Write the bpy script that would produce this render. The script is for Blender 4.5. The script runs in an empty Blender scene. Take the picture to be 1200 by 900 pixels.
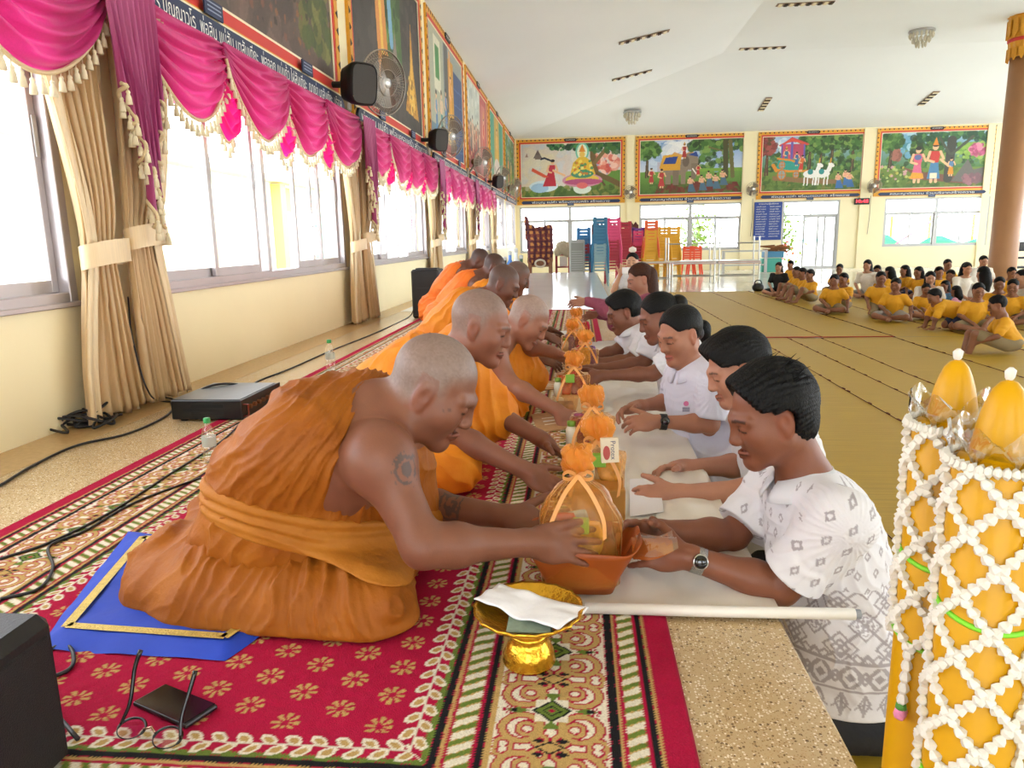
import bpy, math, random
import numpy as np
from mathutils import Matrix, Vector
RNG = np.random.default_rng(7); random.seed(7)
SC = bpy.context.scene
COL = SC.collection
# ------------------------------------------------------------------ camera (hall axis = +Y, up = +Z, platform top z=0)
F_PX, CAM_H = 860.0, 0.82
_yc = np.array([78.0 / F_PX, 171.0 / F_PX, -1.0]); _yc /= np.linalg.norm(_yc)
_h = np.array([1, 0.02, 0.0]); _xc = _h - _h.dot(_yc) * _yc; _xc /= np.linalg.norm(_xc)
CM = np.stack([_xc, _yc, np.cross(_xc, _yc)], 1)
CP = np.array([0, 0, CAM_H])
cam = bpy.data.cameras.new('camera'); camo = bpy.data.objects.new('camera', cam); COL.objects.link(camo)
cam.sensor_fit = 'HORIZONTAL'; cam.sensor_width = 36.0; cam.lens = 36.0 * F_PX / 1200.0
cam.clip_start = 0.02; cam.clip_end = 400
_r = Matrix(CM.T.tolist()).to_4x4(); _r.translation = Vector(CP.tolist()); camo.matrix_world = _r
SC.camera = camo
# ------------------------------------------------------------------ daylight
SC.view_settings.view_transform = 'Standard'; SC.view_settings.look = 'None'
SC.view_settings.gamma = 1.0; SC.view_settings.use_curve_mapping = False
SC.view_settings.exposure = EXPOSURE = 1.0
w = bpy.data.worlds.new('sky'); SC.world = w; w.use_nodes = True
_bg = w.node_tree.nodes['Background']; _bg.inputs[0].default_value = (0.88, 0.94, 1.0, 1); _bg.inputs[1].default_value = 4.0
SC.cycles.use_denoising = True
SC.cycles.max_bounces = 8; SC.cycles.diffuse_bounces = 5; SC.cycles.transparent_max_bounces = 24
SC.cycles.transmission_bounces = 6; SC.cycles.caustics_reflective = False; SC.cycles.caustics_refractive = False
SC.cycles.sample_clamp_indirect = 6.0

def ray(x, y): return CM.T @ np.array([(x - 600) / F_PX, (450 - y) / F_PX, -1.0])
def at(x, y, Y):
    r = ray(x, y); return CP + r * (Y / r[1])
def onz(x, y, z=0.0):
    r = ray(x, y); return CP + r * ((z - CP[2]) / r[2])
A = np.array
def nrm(v):
    v = np.asarray(v, float); return v / (np.linalg.norm(v) + 1e-12)
# ------------------------------------------------------------------ materials
MATS = {}
def lin(c):
    c = np.asarray(c, float)
    return np.where(c <= 0.04045, c / 12.92, ((c + 0.055) / 1.055) ** 2.4)
def hexc(h):
    h = h.lstrip('#'); return tuple(lin([int(h[i:i + 2], 16) / 255 for i in (0, 2, 4)]))
def _base(name):
    m = bpy.data.materials.new(name); m.use_nodes = True
    return m, m.node_tree.nodes, m.node_tree.links, m.node_tree.nodes['Principled BSDF']
def mat(name, col='#808080', rough=0.6, metal=0.0, var=0.0, vscale=6.0, bump=0.0, bscale=60.0, coat=0.0, trans=0.0, stretch=None, sheen=0.0, emit=0.0, sss=0.0, col2=None):
    """plain material with noise-driven colour variation and fine relief"""
    if name in MATS: return MATS[name]
    m, N, L, b = _base(name)
    c = hexc(col) if isinstance(col, str) else tuple(col)
    b.inputs['Base Color'].default_value = (*c, 1); b.inputs['Roughness'].default_value = rough; b.inputs['Metallic'].default_value = metal
    if coat: b.inputs['Coat Weight'].default_value = coat; b.inputs['Coat Roughness'].default_value = 0.1
    if trans: b.inputs['Transmission Weight'].default_value = trans
    if sheen: b.inputs['Sheen Weight'].default_value = sheen
    if emit: b.inputs['Emission Color'].default_value = (*c, 1); b.inputs['Emission Strength'].default_value = emit
    if var or bump or col2:
        tc = N.new('ShaderNodeTexCoord'); mp = N.new('ShaderNodeMapping'); L.new(tc.outputs['Object'], mp.inputs[0])
        if stretch: mp.inputs['Scale'].default_value = stretch
    if var or col2:
        n = N.new('ShaderNodeTexNoise'); n.inputs['Scale'].default_value = vscale; n.inputs['Detail'].default_value = 4; L.new(mp.outputs[0], n.inputs[0])
        mx = N.new('ShaderNodeMix'); mx.data_type = 'RGBA'
        rp = N.new('ShaderNodeMapRange'); rp.inputs[1].default_value = 0.3; rp.inputs[2].default_value = 0.7
        L.new(n.outputs[0], rp.inputs[0]); L.new(rp.outputs[0], mx.inputs[0])
        if col2: c1, c2 = c, hexc(col2)
        else: c1, c2 = [x * (1 - var) for x in c], [min(1, x * (1 + var)) for x in c]
        mx.inputs[6].default_value = (*c1, 1); mx.inputs[7].default_value = (*c2, 1)
        L.new(mx.outputs[2], b.inputs['Base Color'])
    if bump:
        n2 = N.new('ShaderNodeTexNoise'); n2.inputs['Scale'].default_value = bscale; n2.inputs['Detail'].default_value = 3; L.new(mp.outputs[0], n2.inputs[0])
        bp = N.new('ShaderNodeBump'); bp.inputs['Strength'].default_value = bump; bp.inputs['Distance'].default_value = 0.01
        L.new(n2.outputs[0], bp.inputs['Height']); L.new(bp.outputs[0], b.inputs['Normal'])
    if sss:
        b.inputs['Subsurface Weight'].default_value = sss; b.inputs['Subsurface Radius'].default_value = (0.012, 0.005, 0.003); b.inputs['Subsurface Scale'].default_value = 0.5
    MATS[name] = m; return m
def vmat(name, rough=0.6, bump=0.0, bscale=300.0, var=0.0, vscale=40.0, spec=0.5, sheen=0.0, metal=0.0, stretch=None):
    """material that takes its print or dye from the mesh's colour attribute, with grain over it"""
    if name in MATS: return MATS[name]
    m, N, L, b = _base(name)
    a = N.new('ShaderNodeVertexColor'); a.layer_name = 'Col'; out = a.outputs[0]
    b.inputs['Roughness'].default_value = rough; b.inputs['Specular IOR Level'].default_value = spec; b.inputs['Metallic'].default_value = metal
    if sheen: b.inputs['Sheen Weight'].default_value = sheen
    tc = N.new('ShaderNodeTexCoord'); mp = N.new('ShaderNodeMapping'); L.new(tc.outputs['Object'], mp.inputs[0])
    if stretch: mp.inputs['Scale'].default_value = stretch
    if var:
        n = N.new('ShaderNodeTexNoise'); n.inputs['Scale'].default_value = vscale; n.inputs['Detail'].default_value = 4; L.new(mp.outputs[0], n.inputs[0])
        rp = N.new('ShaderNodeMapRange'); rp.inputs[1].default_value = 0.25; rp.inputs[2].default_value = 0.75; rp.inputs[3].default_value = 1 - var; rp.inputs[4].default_value = 1 + var
        L.new(n.outputs[0], rp.inputs[0])
        mx = N.new('ShaderNodeMix'); mx.data_type = 'RGBA'; mx.blend_type = 'MULTIPLY'; mx.inputs[0].default_value = 1
        L.new(out, mx.inputs[6]); L.new(rp.outputs[0], mx.inputs[7]); out = mx.outputs[2]
    L.new(out, b.inputs['Base Color'])
    if bump:
        n2 = N.new('ShaderNodeTexNoise'); n2.inputs['Scale'].default_value = bscale; n2.inputs['Detail'].default_value = 2; L.new(mp.outputs[0], n2.inputs[0])
        bp = N.new('ShaderNodeBump'); bp.inputs['Strength'].default_value = bump; bp.inputs['Distance'].default_value = 0.004
        L.new(n2.outputs[0], bp.inputs['Height']); L.new(bp.outputs[0], b.inputs['Normal'])
    MATS[name] = m; return m
def film(name, col='#ffffff', fac=0.1, rough=0.05, dif=0.0):
    """thin glass, cellophane or gauze: mostly see-through, some gloss, some cloth colour"""
    if name in MATS: return MATS[name]
    m, N, L, b = _base(name); N.remove(b); o = N['Material Output']
    c = (*hexc(col), 1)
    t = N.new('ShaderNodeBsdfTransparent'); t.inputs[0].default_value = tuple(.3 * v + .7 for v in c) if dif else (1, 1, 1, 1)
    g = N.new('ShaderNodeBsdfGlossy'); g.inputs['Roughness'].default_value = rough; g.inputs[0].default_value = (1, 1, 1, 1)
    lw = N.new('ShaderNodeLayerWeight'); lw.inputs[0].default_value = 0.5
    fr = N.new('ShaderNodeMath'); fr.operation = 'POWER'; fr.inputs[1].default_value = 5.0; L.new(lw.outputs['Facing'], fr.inputs[0])
    ad = N.new('ShaderNodeMath'); ad.operation = 'ADD'; ad.inputs[1].default_value = fac; ad.use_clamp = True; L.new(fr.outputs[0], ad.inputs[0])
    m1 = N.new('ShaderNodeMixShader'); L.new(ad.outputs[0], m1.inputs[0]); L.new(t.outputs[0], m1.inputs[1]); L.new(g.outputs[0], m1.inputs[2])
    if dif:
        d = N.new('ShaderNodeBsdfDiffuse'); d.inputs[0].default_value = c
        tl = N.new('ShaderNodeBsdfTranslucent'); tl.inputs[0].default_value = c
        m3 = N.new('ShaderNodeMixShader'); m3.inputs[0].default_value = 0.55; L.new(d.outputs[0], m3.inputs[1]); L.new(tl.outputs[0], m3.inputs[2])
        m2 = N.new('ShaderNodeMixShader'); m2.inputs[0].default_value = dif; L.new(m1.outputs[0], m2.inputs[1]); L.new(m3.outputs[0], m2.inputs[2]); m1 = m2
    L.new(m1.outputs[0], o.inputs[0]); MATS[name] = m; return m
# ------------------------------------------------------------------ mesh helpers
def tag(o, label=None, cat=None, group=None, kind=None):
    if label: o['label'] = label
    if cat: o['category'] = cat
    if group: o['group'] = group
    if kind: o['kind'] = kind
    return o
def empty(name, loc=(0, 0, 0), label=None, cat=None, group=None, kind=None, rz=0.0, parent=None):
    o = bpy.data.objects.new(name, None); COL.objects.link(o); o.location = tuple(float(v) for v in loc); o.rotation_euler = (0, 0, rz)
    o.empty_display_size = 0.1
    if parent: o.parent = parent
    return tag(o, label, cat, group, kind)
def mesh_from(name, V, Fc, smooth=False, colors=None):
    """V (n,3); Fc: (m,k) int array or list of index lists"""
    me = bpy.data.meshes.new(name); V = np.asarray(V, np.float32)
    if isinstance(Fc, np.ndarray):
        m, k = Fc.shape; tot = np.full(m, k, np.int32); idx = Fc.astype(np.int32).ravel()
    else:
        tot = np.array([len(f) for f in Fc], np.int32); idx = np.array([i for f in Fc for i in f], np.int32)
    me.vertices.add(len(V)); me.vertices.foreach_set('co', V.ravel())
    me.loops.add(len(idx)); me.loops.foreach_set('vertex_index', idx)
    me.polygons.add(len(tot)); st = np.zeros(len(tot), np.int32); st[1:] = np.cumsum(tot)[:-1]
    me.polygons.foreach_set('loop_start', st); me.polygons.foreach_set('loop_total', tot)
    me.update(calc_edges=True)
    me.polygons.foreach_set('use_smooth', np.full(len(tot), bool(smooth)))
    if colors is not None:
        ca = me.color_attributes.new('Col', 'FLOAT_COLOR', 'POINT'); c = np.ones((len(V), 4), np.float32); c[:, :3] = colors
        ca.data.foreach_set('color', c.ravel())
    me.validate(); return me
def link(name, me, m=None, parent=None, loc=(0, 0, 0), rot=(0, 0, 0)):
    o = bpy.data.objects.new(name, me); COL.objects.link(o); o.location = tuple(float(v) for v in loc); o.rotation_euler = rot
    if m is not None and len(me.materials) == 0: me.materials.append(m)
    if parent is not None: o.parent = parent
    return o
def build(name, V, Fc, m, parent=None, smooth=False, colors=None, loc=None):
    """link a mesh given in world coordinates; its origin follows its parent (parents carry no rotation) or loc"""
    V = np.asarray(V, float)
    if parent is not None:
        p = parent; off = np.zeros(3)
        while p is not None: off += np.array(p.location); p = p.parent
        V = V - off
        return link(name, mesh_from(name, V, Fc, smooth, colors), m, parent)
    if loc is not None:
        return link(name, mesh_from(name, V - np.asarray(loc, float), Fc, smooth, colors), m, None, loc)
    return link(name, mesh_from(name, V, Fc, smooth, colors), m)
class MB:
    """collects boxes, tubes, lathes and sheets into one mesh"""
    def __init__(s): s.v = []; s.f = []; s.n = 0
    def add(s, V, Fc):
        V = np.asarray(V, float); s.v.append(V)
        for f in Fc: s.f.append([int(i) + s.n for i in f])
        s.n += len(V); return s
    def box(s, lo, hi, bev=0.0):
        lo = np.asarray(lo, float); hi = np.asarray(hi, float)
        if bev <= 0:
            x0, y0, z0 = lo; x1, y1, z1 = hi
            return s.add([(x0, y0, z0), (x1, y0, z0), (x1, y1, z0), (x0, y1, z0), (x0, y0, z1), (x1, y0, z1), (x1, y1, z1), (x0, y1, z1)],
                         [(0, 3, 2, 1), (4, 5, 6, 7), (0, 1, 5, 4), (1, 2, 6, 5), (2, 3, 7, 6), (3, 0, 4, 7)])
        c = (lo + hi) / 2; hf = (hi - lo) / 2; b = min(bev, *(hf * 0.9)); V = []; idx = {}
        for sx in (-1, 1):
            for sy in (-1, 1):
                for sz in (-1, 1):
                    for a in range(3):
                        p = np.array([sx, sy, sz]) * (hf - b); p[a] = (sx, sy, sz)[a] * hf[a]
                        idx[(sx, sy, sz, a)] = len(V); V.append(c + p)
        Fc = []
        for a in range(3):
            u, w_ = (a + 1) % 3, (a + 2) % 3
            for sg in (-1, 1):
                q = []
                for (du, dw) in ((-1, -1), (1, -1), (1, 1), (-1, 1)):
                    k = [0, 0, 0]; k[a] = sg; k[u] = du; k[w_] = dw; q.append(idx[(*k, a)])
                Fc.append(q if sg > 0 else q[::-1])
        for a in range(3):
            u, w_ = (a + 1) % 3, (a + 2) % 3
            for su in (-1, 1):
                for sw in (-1, 1):
                    k0 = [0, 0, 0]; k0[a] = -1; k0[u] = su; k0[w_] = sw; k1 = list(k0); k1[a] = 1
                    q = [idx[(*k0, u)], idx[(*k1, u)], idx[(*k1, w_)], idx[(*k0, w_)]]
                    Fc.append(q if su * sw < 0 else q[::-1])
        for sx in (-1, 1):
            for sy in (-1, 1):
                for sz in (-1, 1):
                    q = [idx[(sx, sy, sz, a)] for a in range(3)]; Fc.append(q if sx * sy * sz > 0 else q[::-1])
        return s.add(V, Fc)
    def tube(s, pts, r, n=8, closed=False, cap=True, up=None):
        P = np.asarray(pts, float); m = len(P); r = np.broadcast_to(np.asarray(r, float), (m,))
        T = np.roll(P, -1, 0) - np.roll(P, 1, 0)
        if not closed: T[0] = P[1] - P[0]; T[-1] = P[-1] - P[-2]
        T /= (np.linalg.norm(T, axis=1, keepdims=True) + 1e-12)
        u = np.cross(T[0], (0, 0, 1) if abs(T[0][2]) < 0.9 else (1, 0, 0)) if up is None else np.asarray(up, float)
        V = []
        for i in range(m):
            u = u - u.dot(T[i]) * T[i]; u = u / (np.linalg.norm(u) + 1e-12); v = np.cross(T[i], u)
            a = np.arange(n) * 2 * np.pi / n
            V.append(P[i] + r[i] * (np.cos(a)[:, None] * u + np.sin(a)[:, None] * v))
        Fc = []
        for i in range(m if closed else m - 1):
            j = (i + 1) % m
            for k in range(n): Fc.append((i * n + k, i * n + (k + 1) % n, j * n + (k + 1) % n, j * n + k))
        if cap and not closed: Fc.append(tuple(range(n))[::-1]); Fc.append(tuple((m - 1) * n + k for k in range(n)))
        return s.add(np.concatenate(V), Fc)
    def lathe(s, prof, n=24, c=(0, 0, 0), R=None, wave=None, cap=True):
        """prof: (r,z) list"""
        V = []; a = np.arange(n) * 2 * np.pi / n
        for i, (r, z) in enumerate(prof):
            rr = r * (1 + (wave(a, i) if wave else 0))
            V.append(np.stack([rr * np.cos(a), rr * np.sin(a), np.full(n, z)], 1))
        V = np.concatenate(V); Fc = []
        if R is not None: V = V @ np.asarray(R).T
        V = V + np.asarray(c, float)
        for i in range(len(prof) - 1):
            for k in range(n): Fc.append((i * n + k, i * n + (k + 1) % n, (i + 1) * n + (k + 1) % n, (i + 1) * n + k))
        if cap: Fc.append(tuple(range(n))[::-1]); Fc.append(tuple((len(prof) - 1) * n + k for k in range(n)))
        return s.add(V, Fc)
    def quad(s, a, b, c, d): return s.add([a, b, c, d], [(0, 1, 2, 3)])
    def slab(s, poly, depth, origin=(0, 0, 0), ux=(1, 0, 0), uy=(0, 0, 1)):
        """2-D outline (convex or mildly concave) extruded by depth along ux x uy"""
        ux = np.asarray(ux, float); uy = np.asarray(uy, float); nn = np.cross(ux, uy) * depth; P = np.array([np.asarray(origin, float) + ux * p[0] + uy * p[1] for p in poly]); k = len(P)
        return s.add(np.concatenate([P, P + nn]), [tuple(range(k))[::-1], tuple(range(k, 2 * k))] + [(i, (i + 1) % k, (i + 1) % k + k, i + k) for i in range(k)])
    def sheet(s, G, thick=0.0, closed_u=False):
        """G (nu,nv,3) grid of points; optional thickness"""
        G = np.asarray(G, float); nu, nv = G.shape[:2]
        Fc = []
        for i in range(nu if closed_u else nu - 1):
            for j in range(nv - 1):
                i2 = (i + 1) % nu; Fc.append((i * nv + j, i2 * nv + j, i2 * nv + j + 1, i * nv + j + 1))
        return s.add(G.reshape(-1, 3), Fc)
    def build(s, name, m, parent=None, smooth=False, loc=None):
        return build(name, np.concatenate(s.v), s.f, m, parent, smooth, None, loc)
    def mesh(s, name, smooth=False): return mesh_from(name, np.concatenate(s.v), s.f, smooth)
def copy_tree(o, parent=None, loc=None, rz=None, label=None):
    c = o.copy(); COL.objects.link(c); c.parent = parent
    if loc is not None: c.location = tuple(float(v) for v in loc)
    if rz is not None: c.rotation_euler = (0, 0, rz)
    if label: c['label'] = label
    for ch in list(o.children): copy_tree(ch, c)
    return c
def grid_faces(nu, nv):
    i, j = np.meshgrid(np.arange(nu - 1), np.arange(nv - 1), indexing='ij'); a = (i * nv + j).ravel()
    return np.stack([a, a + nv, a + nv + 1, a + 1], 1)
def spline(pts, n):
    """Catmull-Rom through pts"""
    P = np.asarray(pts, float); P = np.concatenate([[2 * P[0] - P[1]], P, [2 * P[-1] - P[-2]]]); m = len(P) - 3
    t = np.linspace(0, m - 1e-6, n); i = t.astype(int); u = (t - i)[:, None]
    a, b, c, d = P[i], P[i + 1], P[i + 2], P[i + 3]
    return 0.5 * (2 * b + (c - a) * u + (2 * a - 5 * b + 4 * c - d) * u ** 2 + (3 * b - a - 3 * c + d) * u ** 3)
THAI = None
def text_mesh(body, size=0.1, align='CENTER', depth=0.0):
    cu = bpy.data.curves.new('t', 'FONT'); cu.body = body; cu.size = size; cu.align_x = align; cu.align_y = 'CENTER'; cu.extrude = depth; cu.resolution_u = 2
    o = bpy.data.objects.new('t', cu); COL.objects.link(o); dg = bpy.context.evaluated_depsgraph_get(); dg.update()
    me = bpy.data.meshes.new_from_object(o.evaluated_get(dg)); bpy.data.objects.remove(o); bpy.data.curves.remove(cu)
    me.materials.clear(); return me
def put_text(name, body, size, origin, ux, uy, m, parent, align='CENTER', fit=None):
    """flat lettering in the plane (ux,uy) at origin (world coordinates)"""
    me = text_mesh(body, size, align); n = len(me.vertices)
    if n == 0: return None
    co = np.zeros(n * 3, np.float32); me.vertices.foreach_get('co', co); co = co.reshape(-1, 3)
    if fit:
        wd = co[:, 0].max() - co[:, 0].min(); co[:, 0] *= fit / wd
        if align == 'CENTER': co[:, 0] -= (co[:, 0].max() + co[:, 0].min()) / 2
    ux = np.asarray(ux, float); uy = np.asarray(uy, float)
    W = np.asarray(origin, float) + co[:, :1] * ux + co[:, 1:2] * uy
    p = parent
    while p is not None: W = W - np.array(p.location); p = p.parent
    me.vertices.foreach_set('co', W.astype(np.float32).ravel()); me.update()
    o = link(name, me, m, parent); return o
def vnoise(P, scale=1.0, seed=0):
    """smooth value noise in 3-D, range about -1..1"""
    P = np.asarray(P, float) * scale; I = np.floor(P).astype(np.int64); f = P - I; f = f * f * (3 - 2 * f); out = np.zeros(len(P))
    for dx in (0, 1):
        for dy in (0, 1):
            for dz in (0, 1):
                h = (I[:, 0] + dx) * 374761393 + (I[:, 1] + dy) * 668265263 + (I[:, 2] + dz) * 2147483647 + seed * 974634567
                h = (h ^ (h >> 13)) * 1274126177; h = (h ^ (h >> 16)) & 0xFFFFFF
                wgt = (f[:, 0] if dx else 1 - f[:, 0]) * (f[:, 1] if dy else 1 - f[:, 1]) * (f[:, 2] if dz else 1 - f[:, 2])
                out += wgt * (h / 0xFFFFFF * 2 - 1)
    return out
# ================================================================== the hall
XW, YB, ZF, BAY = -2.36, 28.2, -0.45, 4.1          # left wall, back wall, lower floor, bay pitch
ZT, ZC = 4.42, 5.71                                  # wall top, flat middle of the ceiling
M_wall = mat('cream_wall_paint', '#f3e6bc', 0.55, var=0.03, vscale=1.2, bump=0.04, bscale=25)
M_ceil = mat('white_ceiling_paint', '#eff3f5', 0.8, var=0.015, vscale=0.5)
M_alu = mat('grey_aluminium', '#b9b2b3', 0.35, 0.6, var=0.03)
M_white_alu = mat('white_aluminium', '#b4b4b4', 0.4, 0.2)
M_glass = film('window_glass', '#ffffff', 0.02, 0.02)
def terrazzo():
    m, N, L, b = _base('terrazzo'); MATS['terrazzo'] = m
    tc = N.new('ShaderNodeTexCoord'); cols = None
    base = N.new('ShaderNodeTexNoise'); base.inputs['Scale'].default_value = 3.0; L.new(tc.outputs['Object'], base.inputs[0])
    mx = N.new('ShaderNodeMix'); mx.data_type = 'RGBA'; L.new(base.outputs[0], mx.inputs[0]); mx.inputs[6].default_value = (*hexc('#b99a6e'), 1); mx.inputs[7].default_value = (*hexc('#cbb48c'), 1)
    prev = mx.outputs[2]
    for sc, thr, col in ((190, 0.30, '#ecdcc0'), (230, 0.22, '#94774f'), (150, 0.12, '#745c40'), (330, 0.3, '#b59265')):
        v = N.new('ShaderNodeTexVoronoi'); v.inputs['Scale'].default_value = sc; v.feature = 'F1'; L.new(tc.outputs['Object'], v.inputs['Vector'])
        wn = N.new('ShaderNodeSeparateColor'); L.new(v.outputs['Color'], wn.inputs[0])
        c1 = N.new('ShaderNodeMath'); c1.operation = 'LESS_THAN'; c1.inputs[1].default_value = thr; L.new(wn.outputs[0], c1.inputs[0])
        c2 = N.new('ShaderNodeMath'); c2.operation = 'LESS_THAN'; c2.inputs[1].default_value = 0.42; L.new(v.outputs['Distance'], c2.inputs[0])
        mu = N.new('ShaderNodeMath'); mu.operation = 'MULTIPLY'; L.new(c1.outputs[0], mu.inputs[0]); L.new(c2.outputs[0], mu.inputs[1])
        m2 = N.new('ShaderNodeMix'); m2.data_type = 'RGBA'; L.new(mu.outputs[0], m2.inputs[0]); L.new(prev, m2.inputs[6]); m2.inputs[7].default_value = (*hexc(col), 1); prev = m2.outputs[2]
    L.new(prev, b.inputs['Base Color']); b.inputs['Roughness'].default_value = 0.22; b.inputs['Specular IOR Level'].default_value = 0.6
    return m
M_terr = terrazzo()
M_tile = mat('white_floor_tile', '#d9d4c8', 0.12, var=0.03, vscale=2.0)
M_grout = mat('tile_joint', '#a9a294', 0.7)
S = 'structure'
def struct(o): o['kind'] = S; return o
# lower floor: 60 cm tiles where they can be told apart would be under the mats; polished slab elsewhere
struct(MB().box((-2.6, -6, ZF - 0.2), (24, YB + 0.2, ZF)).build('floor', M_tile))
b = MB()
for x in np.arange(0.9, 24, 0.9): b.box((x - 0.004, 16.5, ZF), (x + 0.004, YB, ZF + 0.0008))
for y in np.arange(17.1, YB, 0.9): b.box((0.45, y - 0.004, ZF), (24, y + 0.004, ZF + 0.0008))
struct(b.build('trim_1', M_grout)); 
EDGE = 0.435
plat = struct(MB().box((XW, -3, ZF), (EDGE, 18.0, 0), 0.006).build('floor_platform', M_terr))
M_stage = mat('white_stage_reflection', '#e4e2dc', .1, var=.03, vscale=1.5)  # polished stage top; its white is largely the back windows' reflection put into colour
struct(MB().box((XW + .24, 8.62, 0), (EDGE - .02, 17.98, .003)).build('trim_3', M_stage))
M_strip = mat('terrazzo_border', '#c2a06f', 0.25, var=0.08, vscale=40)
struct(MB().box((XW, -3, 0), (XW + 0.24, 18, 0.0015)).build('trim_2', M_strip))
# --- left wall with its openings
WIN = [(3.97 + BAY * k, 3.97 + BAY * k + 3.41) for k in range(-2, 6)]
SILL, HEAD = 0.565, 2.06
T = 0.18
b = MB(); y0 = -4.5
b.box((XW - T, y0, ZF), (XW, YB, SILL)); b.box((XW - T, y0, HEAD), (XW, YB, ZT + 0.05))
prev = y0
for (a, c) in WIN:
    if a > prev: b.box((XW - T, prev, SILL), (XW, a, HEAD))
    prev = c
b.box((XW - T, prev, SILL), (XW, YB, HEAD))
struct(b.build('wall_left', M_wall))
# --- back wall
BW = [(-2.2, 1.55, 0.29), (2.25, 5.95, 0.29), (7.41, 9.41, ZF), (10.97, 14.55, 0.29), (15.2, 18.7, 0.29), (19.4, 22.9, 0.29)]
b = MB(); b.box((XW - T, YB, 1.99), (24, YB + T, ZT + 0.05)); prev = XW - T
for (a, c, z) in BW:
    b.box((prev, YB, ZF), (a, YB + T, 1.99))
    if z > ZF: b.box((a, YB, ZF), (c, YB + T, z))
    prev = c
b.box((prev, YB, ZF), (24, YB + T, 1.99))
for k in range(0, 6):                              # flat pilasters between the bays
    x = 1.89 + 4.15 * k; b.box((x - 0.12, YB - 0.06, ZF), (x + 0.12, YB, ZT))
struct(b.build('wall_back', M_wall))
struct(MB().box((24, -6, ZF), (24.2, YB, 0.45)).build('wall_right', M_wall))
b = MB(); b.box((XW - T, -3.2, ZF), (24, -3.0, 0.5)); b.box((XW - T, -3.2, 2.3), (24, -3.0, ZC)); prev = XW - T   # unseen wall added behind the camera to dim the foreground, openings balance it
for x in (-1.4, 2.6, 6.6, 10.6, 14.6, 18.6): b.box((prev, -3.2, 0.5), (x, -3.0, 2.3)); prev = x + 2.6
b.box((prev, -3.2, 0.5), (24, -3.0, 2.3)); struct(b.build('wall_front_added', M_wall))
# --- hipped ceiling with a flat middle
HX, HY = 3.94, 21.9
b = MB(); e = 0.02
b.quad((XW - T, -6, ZT), (XW - T, YB + T, ZT), (HX, HY, ZC), (HX, -6, ZC))
b.quad((XW - T, YB + T, ZT), (24, YB + T, ZT), (24, HY, ZC), (HX, HY, ZC))
b.quad((HX, -6, ZC), (HX, HY, ZC), (24, HY, ZC), (24, -6, ZC))
struct(b.build('ceiling', M_ceil))
# --- windows
def window_left(n, a, c):
    w_ = empty('window_%d' % n, (XW - 0.02, a, SILL)); struct(w_)
    x0, x1 = XW - 0.10, XW + 0.012; t = 0.055
    f = MB(); f.box((x0, a + t, SILL), (x1 - .001, c - t, SILL + t), 0.004); f.box((x0, a + t, HEAD - t), (x1 - .001, c - t, HEAD)); f.box((x0, a, SILL), (x1, a + t, HEAD), 0.004); f.box((x0, c - t, SILL), (x1, c, HEAD), 0.004)
    f.build('window_frame', M_alu, w_)
    mid = (a + c) / 2 - 0.17
    MB().box((x0, mid - 0.03, SILL + t), (x1, mid + 0.03, HEAD - t), 0.004).build('mullion', M_alu, w_)
    MB().box((x1, a - 0.02, SILL - 0.012), (x1 + 0.02, c + 0.02, SILL + 0.012), 0.004).build('window_sill', M_alu, w_)
    for k, (ya, yc, xs) in enumerate(((a + t, a + 0.82, 0.0), (a + 0.72, mid - 0.5, 0.035), (mid + 0.62, c - 0.62, 0.035), (c - 0.78, c - t, 0.0))):
        if n in (2,) and k == 1: ya, yc = a + 0.70, a + 0.86 + 0.55
        s_ = MB(); xa = XW - 0.07 + xs; xb = xa + 0.03; z0, z1 = SILL + t, HEAD - t; q = 0.042
        s_.box((xa, ya, z0), (xb, ya + q, z1), 0.003); s_.box((xa, yc - q, z0), (xb, yc, z1), 0.003); s_.box((xa + .001, ya + q, z0), (xb - .001, yc - q, z0 + q + 0.015)); s_.box((xa + .001, ya + q, z1 - q), (xb - .001, yc - q, z1))
        sa = s_.build('window_sash', M_alu, w_)
        MB().box((xa + 0.012, ya + q, z0 + q), (xa + 0.017, yc - q, z1 - q)).build('pane', M_glass, sa)
        MB().box((xb, yc - q + 0.008, 1.22), (xb + 0.008, yc - 0.008, 1.40), 0.002).build('latch', M_white_alu, sa)
    return w_
for n, (a, c) in enumerate(WIN): window_left(n, a, c)
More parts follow.
